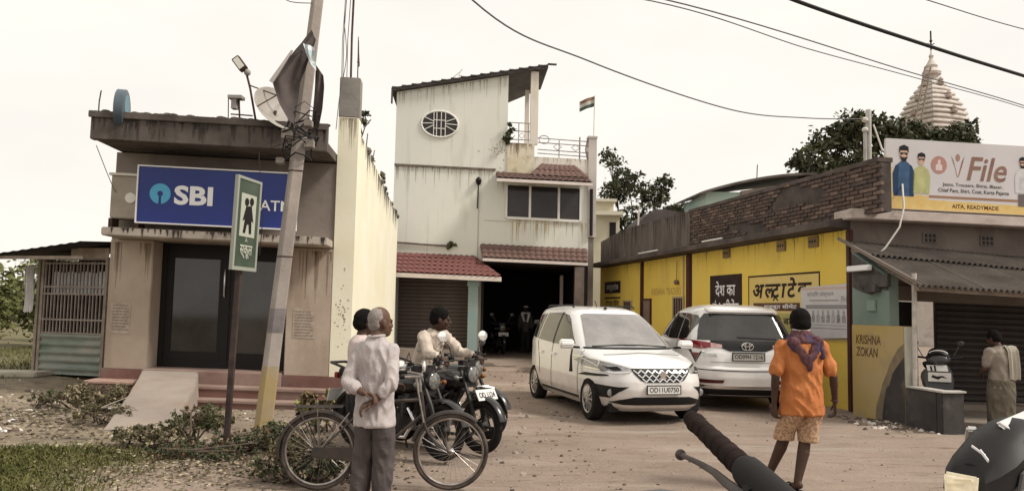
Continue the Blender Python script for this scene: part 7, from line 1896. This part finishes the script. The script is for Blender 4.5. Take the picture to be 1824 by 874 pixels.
def fuse(q, name, m, parent, voxel, it=4, fold=0.0, fsc=.09, seed=0):
    o = q.build(name, m, None, recalc=True)
    md = o.modifiers.new('r', 'REMESH'); md.mode = 'VOXEL'; md.voxel_size = voxel
    sm = o.modifiers.new('s', 'SMOOTH'); sm.iterations = it; sm.factor = .5
    me = bpy.data.meshes.new_from_object(o.evaluated_get(bpy.context.evaluated_depsgraph_get()))
    bpy.data.objects.remove(o)
    if fold:
        nr = [v.normal.copy() for v in me.vertices]
        for v, n in zip(me.vertices, nr):
            p = v.co
            w_ = 1 - 2.6 * abs(noise.noise((p.x / fsc * 1.1 + seed + p.z / fsc * .35, p.y / fsc * 1.1, p.z / (fsc * 2.4) - p.x / fsc * .3)))
            w_ += .45 * noise.noise((p.x / fsc * 2.4, p.y / fsc * 2.4 + seed, p.z / fsc * 1.1)) + .25
            v.co = p + n * (w_ * fold * .6)
    me.materials.clear(); me.materials.append(m)
    me.shade_smooth()
    me.name = name
    o = link(bpy.data.objects.new(name, me)); put(o, parent, True)
    return o
def hand(q, wrist, palm_dir, fing_dir_curl, thumb_dir, s=1.0):
    """palm from the wrist along palm_dir; four bent fingers that curl towards fing_dir_curl; thumb from the side of the palm"""
    w_, d, c, th = Vector(wrist), Vector(palm_dir).normalized(), Vector(fing_dir_curl), Vector(thumb_dir)
    c = (c - d * c.dot(d)).normalized(); side = (th - d * th.dot(d)); side = (side - c * side.dot(c)).normalized()
    pc = w_ + d * .045 * s
    for k in (-1, -.33, .33, 1): caps(q, w_ + side * .010 * k * s, w_ + d * .085 * s + side * .030 * k * s, .0135 * s, .0125 * s, 8)
    for k, L_ in ((1, .068), (.33, .080), (-.33, .075), (-1, .058)):
        b = w_ + d * .088 * s + side * .030 * k * s
        m1 = b + (d * .8 + c * .45).normalized() * L_ * .5 * s
        m2 = m1 + (d * .35 + c * .9).normalized() * L_ * .32 * s
        e = m2 + (c * .95 - d * .15).normalized() * L_ * .26 * s
        caps(q, b, m1, .0098 * s, .0088 * s, 8); caps(q, m1, m2, .0088 * s, .0080 * s, 8); caps(q, m2, e, .0080 * s, .0070 * s, 8)
    b = w_ + d * .025 * s + side * .034 * s
    m1 = b + (d * .7 + side * .7 + c * .2).normalized() * .042 * s
    e = m1 + (d * .9 + c * .4).normalized() * .034 * s
    caps(q, b, m1, .0125 * s, .0105 * s, 8); caps(q, m1, e, .0100 * s, .0085 * s, 8)
SKD = mat('skin_dark', (0.075, 0.040, 0.028), (0.10, 0.055, 0.040), 5, 0.55)
SKM = mat('skin_brown', (0.13, 0.072, 0.05), (0.165, 0.095, 0.068), 5, 0.55)
HAIRB = mat('hair_black', (0.006, 0.005, 0.005), (0.014, 0.011, 0.010), 40, 0.9, bump=.8, bscale=70, spec=.12)
EYEW = mat('eye', (0.05, 0.04, 0.035), None, rough=.2)
LIPS = mat('lips', (0.13, 0.06, 0.05), None, rough=.5)
def head_shapes(q, c, yaw, pitch=0, s=1.0):
    """returns f(local)->point; local: x right, y forward, z up, origin at head centre"""
    M_ = Matrix.Rotation(rad(yaw), 3, 'Z') @ Matrix.Rotation(rad(pitch), 3, 'X')
    c = Vector(c)
    f = lambda x, y, z: c + M_ @ (Vector((x, y, z)) * s)
    def E(cx, cy, cz, rx, ry, rz, ex=0):
        R3 = M_ @ Matrix.Rotation(rad(ex), 3, 'X')
        rows = []
        for i in range(13):
            a = PI * min(max(i / 12, .012), .988)
            rows.append([tuple(f(cx, cy, cz) + R3 @ (Vector((rx * math.sin(a) * math.cos(k * PI / 9), ry * math.sin(a) * math.sin(k * PI / 9), -rz * math.cos(a))) * s)) for k in range(18)])
        q.rings(rows)
    E(0, -.012, .03, .075, .095, .088); E(0, .022, -.03, .062, .070, .085); E(0, .045, -.075, .042, .045, .035)
    E(0, .096, -.022, .013, .020, .026, 20); E(0, .104, -.036, .017, .012, .011)
    E(0, .082, .012, .055, .014, .012)
    for sx in (-1, 1): E(sx * .076, -.008, -.012, .010, .022, .034, 10); E(sx * .04, .06, -.03, .022, .02, .022)
    E(0, .088, -.058, .024, .012, .008); E(0, .086, -.068, .022, .012, .008)
    return f, M_
def face(f, M_, parent, s=1.0):
    for sx in (-1, 1):
        q = MB(); q.ball(tuple(f(sx * .031, .083, .002)), .0105 * s, 8, 6); q.build('eye', EYEW, parent, smooth=True, local=True)
    q = MB(); q.tube([tuple(f(-.022, .092, -.064)), tuple(f(0, .1005, -.063)), tuple(f(.022, .092, -.064))], .004 * s, 6); q.build('mouth', LIPS, parent, smooth=True, local=True)
def hair(f, M_, parent, m, thick=.012, low=-.02, back=-.06, s=1.0):
    q = MB()
    def E(cx, cy, cz, rx, ry, rz):
        rows = []
        for i in range(13):
            a = PI * min(max(i / 12, .012), .988)
            rows.append([tuple(f(cx, cy, cz) + M_ @ (Vector((rx * math.sin(a) * math.cos(k * PI / 9), ry * math.sin(a) * math.sin(k * PI / 9), -rz * math.cos(a))) * s)) for k in range(18)])
        q.rings(rows)
    E(0, -.020, .042, .078 + thick * .5, .094 + thick * .5, .080 + thick)
    E(0, -.052, .0, .070 + thick * .5, .058 + thick, .075)
    for sx in (-1, 1): E(sx * .066, -.02, .02, .016, .04, .045)
    return fuse(q, 'hair', m, parent, .009, 2, .004, .02)
def arm(q, sh, el, wr, r=(.048, .040, .034, .026)):
    caps(q, sh, el, r[0], r[1]); caps(q, el, Vector(el).lerp(Vector(wr), .35), r[1], r[1] * .98); caps(q, Vector(el).lerp(Vector(wr), .3), wr, r[1] * .95, r[3])
def leg(q, hip, kn, an, r=(.078, .052, .050, .034)):
    caps(q, hip, kn, r[0], r[1]); c = Vector(kn).lerp(Vector(an), .3) + Vector((0, -.012, 0)); caps(q, kn, c, r[1], r[2] * 1.05); caps(q, c, an, r[2] * 1.05, r[3])
def foot(q, an, yaw, L_=.17):
    d = Vector((-math.sin(rad(yaw)), math.cos(rad(yaw)), 0)); a = Vector(an)
    sdv = Vector((d.y, -d.x, 0))
    caps(q, a + Vector((0, 0, -.03)) - d * .025, a + d * .02 + Vector((0, 0, -.045)), .034, .034)
    caps(q, a + Vector((0, 0, -.03)), a + d * L_ * .62 + Vector((0, 0, -.058)), .036, .022)
    for k in range(5): caps(q, a + d * L_ * .6 + sdv * (.012 * (k - 2)) + Vector((0, 0, -.060)), a + d * (L_ * (1.0 - .045 * abs(k - 1))) + sdv * (.0165 * (k - 2)) + Vector((0, 0, -.066)), .012, .009, 6)
def sandal(parent, an, yaw, m):
    d = Vector((-math.sin(rad(yaw)), math.cos(rad(yaw)), 0)); a = Vector(an); sdv = Vector((d.y, -d.x, 0))
    q = MB(); out = []
    for t, w_ in ((-.075, .025), (-.06, .036), (0, .036), (.08, .043), (.14, .045), (.185, .03), (.20, .012)): out.append((t, w_))
    poly = [a + d * t + sdv * w_ for t, w_ in out] + [a + d * t - sdv * w_ for t, w_ in out[::-1]]
    q.rings([[(p.x, p.y, a.z - .095) for p in poly], [(p.x, p.y, a.z - .078) for p in poly]])
    for t in (.07, .12): q.tube([tuple(a + d * t + sdv * (.045 * math.cos(k * PI / 6)) + Vector((0, 0, -.075 + .045 * math.sin(k * PI / 6)))) for k in range(7)], .008, 6)
    q.build('sandal', m, parent, local=True)
def person(label, loc, rz, P, cat='person', group=None):
    t = thing('person', label, cat, loc, rad(rz), group)
    s = P.get('s', 1.0)
    q = MB()
    hc = P['head']; f, M_ = head_shapes(q, hc, P.get('yaw', 0), P.get('pitch', 0), s)
    nk = Vector(P['neck'])
    caps(q, nk, f(0, -.025, -.06), .056 * s, .052 * s)
    for c, rx, ry in P['torso']: pass
    loft(q, [(c, rx * .92, ry * .92) for c, rx, ry in P['torso']])
    ell(q, P['torso'][-1][0], (P['torso'][-1][1] * .9, P['torso'][-1][2] * .9, .05))
    for S_ in ('L', 'R'):
        arm(q, P['sh' + S_], P['el' + S_], P['wr' + S_])
        hd_ = P['hand' + S_]; hand(q, P['wr' + S_], *hd_, s=s * 1.05)
        leg(q, P['hip' + S_], P['kn' + S_], P['an' + S_], P.get('legr', (.078, .052, .050, .034)))
        foot(q, P['an' + S_], P.get('foot' + S_, 0))
    b = fuse(q, 'body', P['skin'], t, .0075, 3)
    face(f, M_, t, s)
    if P.get('hair'): hair(f, M_, t, P['hair'], P.get('hthick', .012), s=s)
    return t, f, M_
def sleeve(q, sh, el, wr, r, end=1.0):
    """long sleeve to fraction end of the forearm; if wr is None a short sleeve to fraction end of the upper arm"""
    if wr is None:
        e = Vector(sh).lerp(Vector(el), end); caps(q, sh, e, r[0], r[1])
    else:
        caps(q, sh, el, r[0], r[1]); caps(q, el, Vector(el).lerp(Vector(wr), end), r[1], r[2])

# ---- elderly man, hands clasped behind his back
CLW = mat('cloth_offwhite', (0.46, 0.41, 0.40), (0.37, 0.325, 0.32), 6, 0.9, 0.7, 11)
TRG = mat('cloth_grey', (0.085, 0.070, 0.068), (0.12, 0.10, 0.098), 7, 0.9, 0.7, 11)
GRH = mat('hair_grey', (0.19, 0.165, 0.15), (0.27, 0.24, 0.22), 40, 0.7, bump=.3, bscale=90)
P = dict(s=1.08, skin=SKM, head=(.015, .02, 1.495), yaw=-34, pitch=4, neck=(0, -.02, 1.36),
         torso=[((0, 0, .78), .14, .11), ((0, 0, .90), .14, .105), ((0, .005, 1.05), .14, .103), ((0, 0, 1.20), .15, .106), ((0, -.01, 1.29), .145, .096), ((0, -.015, 1.34), .09, .072)],
         shL=(-.145, -.01, 1.275), elL=(-.200, -.13, 1.03), wrL=(-.035, -.180, .955), handL=((1, -.1, -.1), (.2, -.3, -1), (0, -1, .3)),
         shR=(.145, -.01, 1.275), elR=(.188, -.11, 1.02), wrR=(.07, -.165, .90), handR=((-.75, -.35, -.35), (0, .2, -1), (-.3, -.9, .3)),
         hipL=(-.085, 0, .80), knL=(-.10, .02, .44), anL=(-.115, -.02, .09), hipR=(.085, 0, .80), knR=(.085, .03, .44), anR=(.08, .0, .09), footL=6, footR=-8)
oz = ground_at(-1.03, 6.32)
om, f, M_ = person('elderly man in a pale shirt and grey trousers, hands clasped behind his back', (-1.06, 6.32, oz), -14, P)
om.scale = (.93, .95, 1)
q = MB()
def E2(q, f, M_, c, r):
    rows = []
    for i in range(13):
        a = PI * min(max(i / 12, .012), .988)
        rows.append([tuple(f(*c) + M_ @ Vector((r[0] * math.sin(a) * math.cos(k * PI / 9), r[1] * math.sin(a) * math.sin(k * PI / 9), -r[2] * math.cos(a)))) for k in range(18)])
    q.rings(rows)
E2(q, f, M_, (0, -.022, .034), (.079, .094, .088)); E2(q, f, M_, (0, -.055, -.005), (.066, .052, .062))
fuse(q, 'hair', GRH, om, .009, 2, .002, .02)
q = MB()
loft(q, [((0, -.005, .69), .178, .142), ((0, -.005, .80), .166, .134), ((0, -.005, .95), .154, .122), ((0, -.005, 1.1), .158, .122), ((0, -.012, 1.22), .162, .120), ((0, -.02, 1.295), .148, .104), ((0, -.022, 1.345), .095, .08), ((0, -.02, 1.385), .066, .066)])
for S_ in 'LR': sleeve(q, P['sh' + S_], P['el' + S_], P['wr' + S_], (.056, .052, .046), .55)
fuse(q, 'shirt', CLW, om, .010, 3, .018, .075, 3)
q = MB(); q.tube([(.066 * math.cos(k * PI / 10), -.02 + .07 * math.sin(k * PI / 10), 1.385 + .01 * math.cos(k * PI / 10)) for k in range(20)], .012, 6, closed=True); q.build('collar', CLW, om, smooth=True, local=True)
q = MB()
for S_ in 'LR':
    h, k, a = Vector(P['hip' + S_]), Vector(P['kn' + S_]), Vector(P['an' + S_])
    loft(q, [((a.x, a.y - .005, .055), .075, .080), ((a.x, a.y, .12), .074, .080), ((k.x, k.y - .01, .44), .085, .090), ((h.x, h.y, .66), .086, .100), ((h.x * .8, h.y, .82), .085, .10)])
fuse(q, 'trousers', TRG, om, .010, 3, .016, .08, 5)
for S_ in 'LR': sandal(om, P['an' + S_], P.get('foot' + S_, 0), BSEAT)

# ---- person beyond the bicycle
PKS = mat('cloth_pinkwhite', (0.60, 0.50, 0.47), (0.52, 0.42, 0.40), 8, 0.9, 0.7, 11)
BLT = mat('cloth_black', (0.028, 0.025, 0.027), (0.045, 0.04, 0.042), 6, 0.9, 0.7, 11)
P = dict(s=.98, skin=SKD, head=(0, .03, 1.455), yaw=0, neck=(0, -.01, 1.325), hair=HAIRB, hthick=.02,
         torso=[((0, 0, .76), .15, .11), ((0, 0, .9), .15, .105), ((0, .005, 1.05), .15, .10), ((0, 0, 1.18), .165, .105), ((0, -.005, 1.26), .16, .095), ((0, -.01, 1.31), .10, .07)],
         shL=(-.16, 0, 1.25), elL=(-.22, .10, 1.02), wrL=(-.16, .33, .98), handL=((.1, 1, -.05), (0, .1, -1), (1, .2, 0)),
         shR=(.16, 0, 1.25), elR=(.21, .02, .99), wrR=(.19, .24, .90), handR=((-.1, 1, -.1), (0, .1, -1), (-1, .2, 0)),
         hipL=(-.08, 0, .78), knL=(-.085, .03, .43), anL=(-.09, .0, .09), hipR=(.08, 0, .78), knR=(.085, .03, .43), anR=(.09, -.04, .09), footL=0, footR=-10)
p2, f, M_ = person('dark-haired person in a pinkish shirt and black trousers hidden behind the elderly man', (-1.40, 7.50, ground_at(-1.40, 7.50)), -62, P)
q = MB()
loft(q, [((0, 0, .80), .172, .13), ((0, 0, .95), .165, .122), ((0, 0, 1.1), .17, .122), ((0, -.005, 1.2), .18, .12), ((0, -.01, 1.28), .165, .105), ((0, -.012, 1.34), .07, .066)])
for S_ in 'LR': sleeve(q, P['sh' + S_], P['el' + S_], P['wr' + S_], (.066, .058, .05), .25)
fuse(q, 'shirt', PKS, p2, .011, 4, .010, .085, 9)
q = MB()
for S_ in 'LR':
    h, k, a = Vector(P['hip' + S_]), Vector(P['kn' + S_]), Vector(P['an' + S_])
    loft(q, [((a.x, a.y, .10), .062, .068), ((k.x, k.y, .43), .075, .082), ((h.x, h.y, .66), .094, .108), ((h.x * .8, h.y, .84), .10, .116)])
fuse(q, 'trousers', BLT, p2, .011, 4, .008, .10, 2)
for S_ in 'LR': sandal(p2, P['an' + S_], P.get('foot' + S_, 0), mat('brown_leather', (0.11, 0.06, 0.045), None))

# ---- motorcyclist, seated (loc at the motorcycle's origin; +Y is the heading)
CRS = mat('cloth_cream', (0.55, 0.47, 0.40), (0.46, 0.385, 0.32), 7, 0.9, 0.7, 11)
P = dict(s=1.12, skin=SKD, head=(0, .02, 1.465), yaw=42, pitch=-6, neck=(0, -.06, 1.335), hair=HAIRB, hthick=.012,
         torso=[((0, -.22, .84), .15, .13), ((0, -.22, .95), .15, .115), ((0, -.18, 1.08), .15, .11), ((0, -.12, 1.20), .17, .11), ((0, -.09, 1.28), .16, .095), ((0, -.07, 1.325), .10, .07)],
         shL=(-.17, -.08, 1.26), elL=(-.27, .10, 1.08), wrL=(-.30, .28, 1.05), handL=((.0, 1, -.2), (0, .1, -1), (1, .2, 0)),
         shR=(.17, -.08, 1.26), elR=(.27, .10, 1.07), wrR=(.30, .28, 1.05), handR=((.0, 1, -.2), (0, .1, -1), (-1, .2, 0)),
         hipL=(-.10, -.2, .86), knL=(-.20, .20, .72), anL=(-.19, -.02, .36), hipR=(.10, -.2, .86), knR=(.20, .20, .72), anR=(.19, -.02, .36), footL=0, footR=0)
rd, f, M_ = person('man in a cream shirt sitting on the dark motorcycle', (-.83, 9.25, 0.0), math.degrees(hA) - 90, P)
q = MB()
loft(q, [((0, -.23, .84), .172, .152), ((0, -.22, .95), .168, .138), ((0, -.18, 1.08), .166, .13), ((0, -.12, 1.20), .182, .126), ((0, -.09, 1.28), .168, .108), ((0, -.065, 1.345), .07, .066)])
for S_ in 'LR': sleeve(q, P['sh' + S_], P['el' + S_], P['wr' + S_], (.070, .058, .046), .75)
fuse(q, 'shirt', CRS, rd, .010, 3, .019, .075, 6)
q = MB()
for S_ in 'LR': caps(q, P['hip' + S_], P['kn' + S_], .105, .078); caps(q, P['kn' + S_], Vector(P['kn' + S_]).lerp(Vector(P['an' + S_]), .85), .078, .062)
ell(q, (0, -.22, .86), (.17, .15, .09))
fuse(q, 'trousers', BLT, rd, .011, 4, .008, .10, 4)
for S_ in 'LR': sandal(rd, P['an' + S_], 0, BSEAT)

# ---- man in orange walking away
ORS = mat('cloth_orange', (0.41, 0.125, 0.032), (0.48, 0.17, 0.052), 5, 0.85, 0.8, 10)
SHO = mat('cloth_check', (0.50, 0.33, 0.205), (0.31, 0.185, 0.12), 46, 0.9, lo=.47, hi=.53)
SCF = mat('scarf_purple', (0.10, 0.04, 0.05), (0.17, 0.085, 0.09), 22, 0.9, stain=((0.065, 0.045, 0.085), 9, .5, .6))
P = dict(s=1.05, skin=SKD, head=(.0, .03, 1.535), yaw=-4, neck=(0, -.01, 1.40), hair=HAIRB, hthick=.024,
         torso=[((0, 0, .80), .15, .115), ((0, 0, .92), .15, .11), ((0, .005, 1.08), .155, .108), ((0, 0, 1.24), .185, .115), ((0, -.005, 1.33), .18, .10), ((0, -.01, 1.385), .11, .075)],
         shL=(-.195, -.01, 1.32), elL=(-.275, -.05, 1.05), wrL=(-.265, .0, .80), handL=((-.02, .08, -1), (1, .3, .1), (.2, 1, 0)),
         shR=(.195, -.01, 1.32), elR=(.29, -.05, 1.05), wrR=(.345, .03, .81), handR=((.08, .1, -1), (-1, .3, .1), (-.2, 1, 0)),
         hipL=(-.09, 0, .82), knL=(-.085, .17, .47), anL=(-.20, .27, .10), hipR=(.09, 0, .82), knR=(.045, .03, .455), anR=(-.075, -.06, .095), footL=22, footR=14, legr=(.085, .056, .056, .036))
ot, f, M_ = person('man in orange shirt and checked shorts walking away with a purple scarf', (2.74, 7.45, ground_at(2.74, 7.45)), 6, P)
q = MB()
loft(q, [((0, -.005, .70), .205, .158), ((0, -.005, .82), .196, .152), ((0, -.005, .98), .180, .132), ((0, -.005, 1.12), .186, .132), ((0, -.01, 1.26), .204, .132), ((0, -.015, 1.345), .192, .112), ((0, -.015, 1.40), .11, .085), ((0, -.012, 1.43), .068, .066)])
for S_ in 'LR': sleeve(q, P['sh' + S_], P['el' + S_], None, (.059, .060), .80)
fuse(q, 'shirt', ORS, ot, .010, 3, .020, .08, 7)
q = MB()
for S_, dx in (('L', -1), ('R', 1)):
    h, k = Vector(P['hip' + S_]), Vector(P['kn' + S_])
    loft(q, [((k.x + .028 * dx, k.y * .85 - .005, .445), .088, .105), ((k.x + .024 * dx, k.y * .75, .52), .088, .108), ((h.x + .004 * dx, h.y + .01, .68), .098, .120), ((h.x * .78, h.y, .84), .102, .122)])
fuse(q, 'shorts', SHO, ot, .011, 3, .010, .08, 8)
q = MB()
for i in range(1): pass
rows = []
for a in range(24):
    t = a * 2 * PI / 24
    rows.append(t)
loft(q, [((0, -.015, 1.36), .165, .125), ((0, -.015, 1.41), .125, .105), ((0, -.01, 1.455), .088, .088), ((0, 0, 1.475), .075, .078)])
caps(q, (-.12, -.10, 1.36), (-.02, -.145, 1.20), .05, .03); caps(q, (.10, -.11, 1.37), (.02, -.150, 1.22), .05, .035); caps(q, (.0, -.145, 1.22), (.01, -.150, 1.13), .045, .02); caps(q, (.14, -.06, 1.38), (.15, -.115, 1.24), .04, .02)
fuse(q, 'scarf', SCF, ot, .009, 2, .016, .055, 4)
q = MB(); q.tube([(.069 * math.cos(k * PI / 10), -.005 + .073 * math.sin(k * PI / 10), 1.478) for k in range(20)], .013, 6, closed=True); q.build('collar', PKS, ot, smooth=True, local=True)
for S_ in 'LR': sandal(ot, P['an' + S_], P.get('foot' + S_, 0), BSEAT)
q = MB(); w_ = Vector(P['wrR']); q.tube([(w_.x + .033 * math.cos(k * PI / 8), w_.y + .033 * math.sin(k * PI / 8), w_.z + .012) for k in range(16)], .008, 6, closed=True); q.build('bracelet', SCF, ot, smooth=True, local=True)

# ---- man with a towel in front of the shop
TWL = mat('cloth_towel', (0.42, 0.38, 0.32), (0.33, 0.29, 0.24), 12, 0.95, stretch=(2, 2, .3))
OLV = mat('cloth_olive', (0.12, 0.10, 0.075), (0.16, 0.14, 0.105), 5, 0.95)
VST = mat('cloth_brownish', (0.27, 0.225, 0.185), (0.21, 0.175, 0.145), 6, 0.9, .6, 11)
P = dict(s=.97, skin=SKD, head=(-.015, .085, 1.40), yaw=14, pitch=-16, neck=(0, .01, 1.275), hair=HAIRB,
         torso=[((0, -.02, .70), .16, .13), ((0, -.02, .85), .165, .125), ((0, -.02, 1.0), .165, .12), ((0, -.02, 1.13), .185, .12), ((0, -.01, 1.215), .18, .10), ((0, 0, 1.265), .10, .07)],
         shL=(-.19, -.01, 1.20), elL=(-.255, .02, .95), wrL=(-.16, .19, .86), handL=((.6, .6, -.1), (.3, .1, -1), (.3, .3, 1)),
         shR=(.19, -.01, 1.20), elR=(.265, .0, .95), wrR=(.17, .18, .86), handR=((-.6, .6, -.1), (-.3, .1, -1), (-.3, .3, 1)),
         hipL=(-.085, 0, .74), knL=(-.10, .03, .41), anL=(-.11, .0, .09), hipR=(.085, 0, .74), knR=(.10, .03, .41), anR=(.11, .0, .09), footL=4, footR=-4)
rm, f, M_ = person('man seen from behind with a pale towel over his shoulder before the brown shutter', (7.02, 11.35, -.02), 14, P)
rm.scale = (.97, .97, .95)
q = MB()
loft(q, [((0, -.02, .66), .18, .145), ((0, -.02, .85), .18, .14), ((0, -.02, 1.0), .178, .134), ((0, -.02, 1.13), .195, .134), ((0, -.012, 1.22), .182, .11), ((0, 0, 1.29), .07, .068)])
for S_ in 'LR': sleeve(q, P['sh' + S_], P['el' + S_], None, (.074, .062), .7)
fuse(q, 'shirt', VST, rm, .012, 4, .011, .09, 2)
q = MB()
loft(q, [((0, 0, .12), .19, .15), ((0, 0, .3), .19, .155), ((0, -.01, .55), .195, .165), ((0, -.015, .72), .19, .155), ((0, -.02, .80), .186, .15)])
fuse(q, 'lungi', OLV, rm, .013, 3, .016, .09, 5)
q = MB()
rows = []
for i in range(19):
    t = i / 18
    if t < .28: p = Vector((.085 + .02 * t, .10 - .25 * t / .28 * .75, 1.22 + .075 * math.sin(t / .28 * PI * .62)))
    else: p = Vector((.09, -.125 - .03 * math.sin((t - .28) * 3), 1.27 - (t - .28) / .72 * .47))
    rows.append([(p.x + (-.10 + .2 * j / 10) * (1 if t > .2 else .7), p.y + .014 * math.sin(j * 1.9) - .01, p.z + .01 * math.sin(j)) for j in range(11)])
q.grid(rows); q.grid([[(a, b - .014, c + .006) for a, b, c in rw][::-1] for rw in rows])
q.build('towel', TWL, rm, smooth=True, local=True)
for S_ in 'LR': sandal(rm, P['an' + S_], P.get('foot' + S_, 0), BSEAT)

# ---- man in the passage
P = dict(s=1.0, skin=SKD, head=(0, .03, 1.49), yaw=5, neck=(0, -.01, 1.36), hair=HAIRB,
         torso=[((0, 0, .78), .15, .11), ((0, 0, .9), .15, .105), ((0, .005, 1.05), .15, .10), ((0, 0, 1.2), .165, .105), ((0, -.005, 1.28), .16, .095), ((0, -.01, 1.33), .10, .07)],
         shL=(-.17, 0, 1.27), elL=(-.23, .03, 1.02), wrL=(-.22, .14, .80), handL=((0, .2, -1), (1, .2, .1), (.2, 1, 0)),
         shR=(.17, 0, 1.27), elR=(.23, .03, 1.02), wrR=(.22, .14, .80), handR=((0, .2, -1), (-1, .2, .1), (-.2, 1, 0)),
         hipL=(-.08, 0, .80), knL=(-.085, .03, .44), anL=(-.09, .0, .09), hipR=(.08, 0, .80), knR=(.085, .03, .44), anR=(.09, -.04, .09))
dm, f, M_ = person('man in dark clothes with a white cloth on his shoulders in the dark passage', (.53, 27.6, .1), 178, P)
q = MB()
loft(q, [((0, 0, .72), .172, .13), ((0, 0, .95), .165, .122), ((0, 0, 1.1), .17, .122), ((0, -.005, 1.2), .18, .12), ((0, -.01, 1.28), .165, .105), ((0, -.012, 1.35), .07, .066)])
for S_ in 'LR': sleeve(q, P['sh' + S_], P['el' + S_], P['wr' + S_], (.066, .058, .05), .7)
fuse(q, 'shirt', TRG, dm, .012, 4, .008, .085, 9)
q = MB()
for S_ in 'LR':
    h, k, a = Vector(P['hip' + S_]), Vector(P['kn' + S_]), Vector(P['an' + S_])
    loft(q, [((a.x, a.y, .06), .068, .072), ((k.x, k.y, .44), .08, .085), ((h.x, h.y, .66), .095, .108), ((h.x * .8, h.y, .84), .10, .116)])
fuse(q, 'trousers', BLT, dm, .012, 4, .008, .10, 2)
q = MB(); caps(q, (-.12, .06, 1.33), (-.06, .13, 1.08), .05, .035); caps(q, (.12, .06, 1.33), (.05, .13, 1.1), .05, .035); caps(q, (-.12, .0, 1.36), (.12, .0, 1.36), .05, .05); ell(q, (0, .0, 1.57), (.085, .10, .06))
fuse(q, 'white_cloth', WHT, dm, .012, 3, .008, .05)
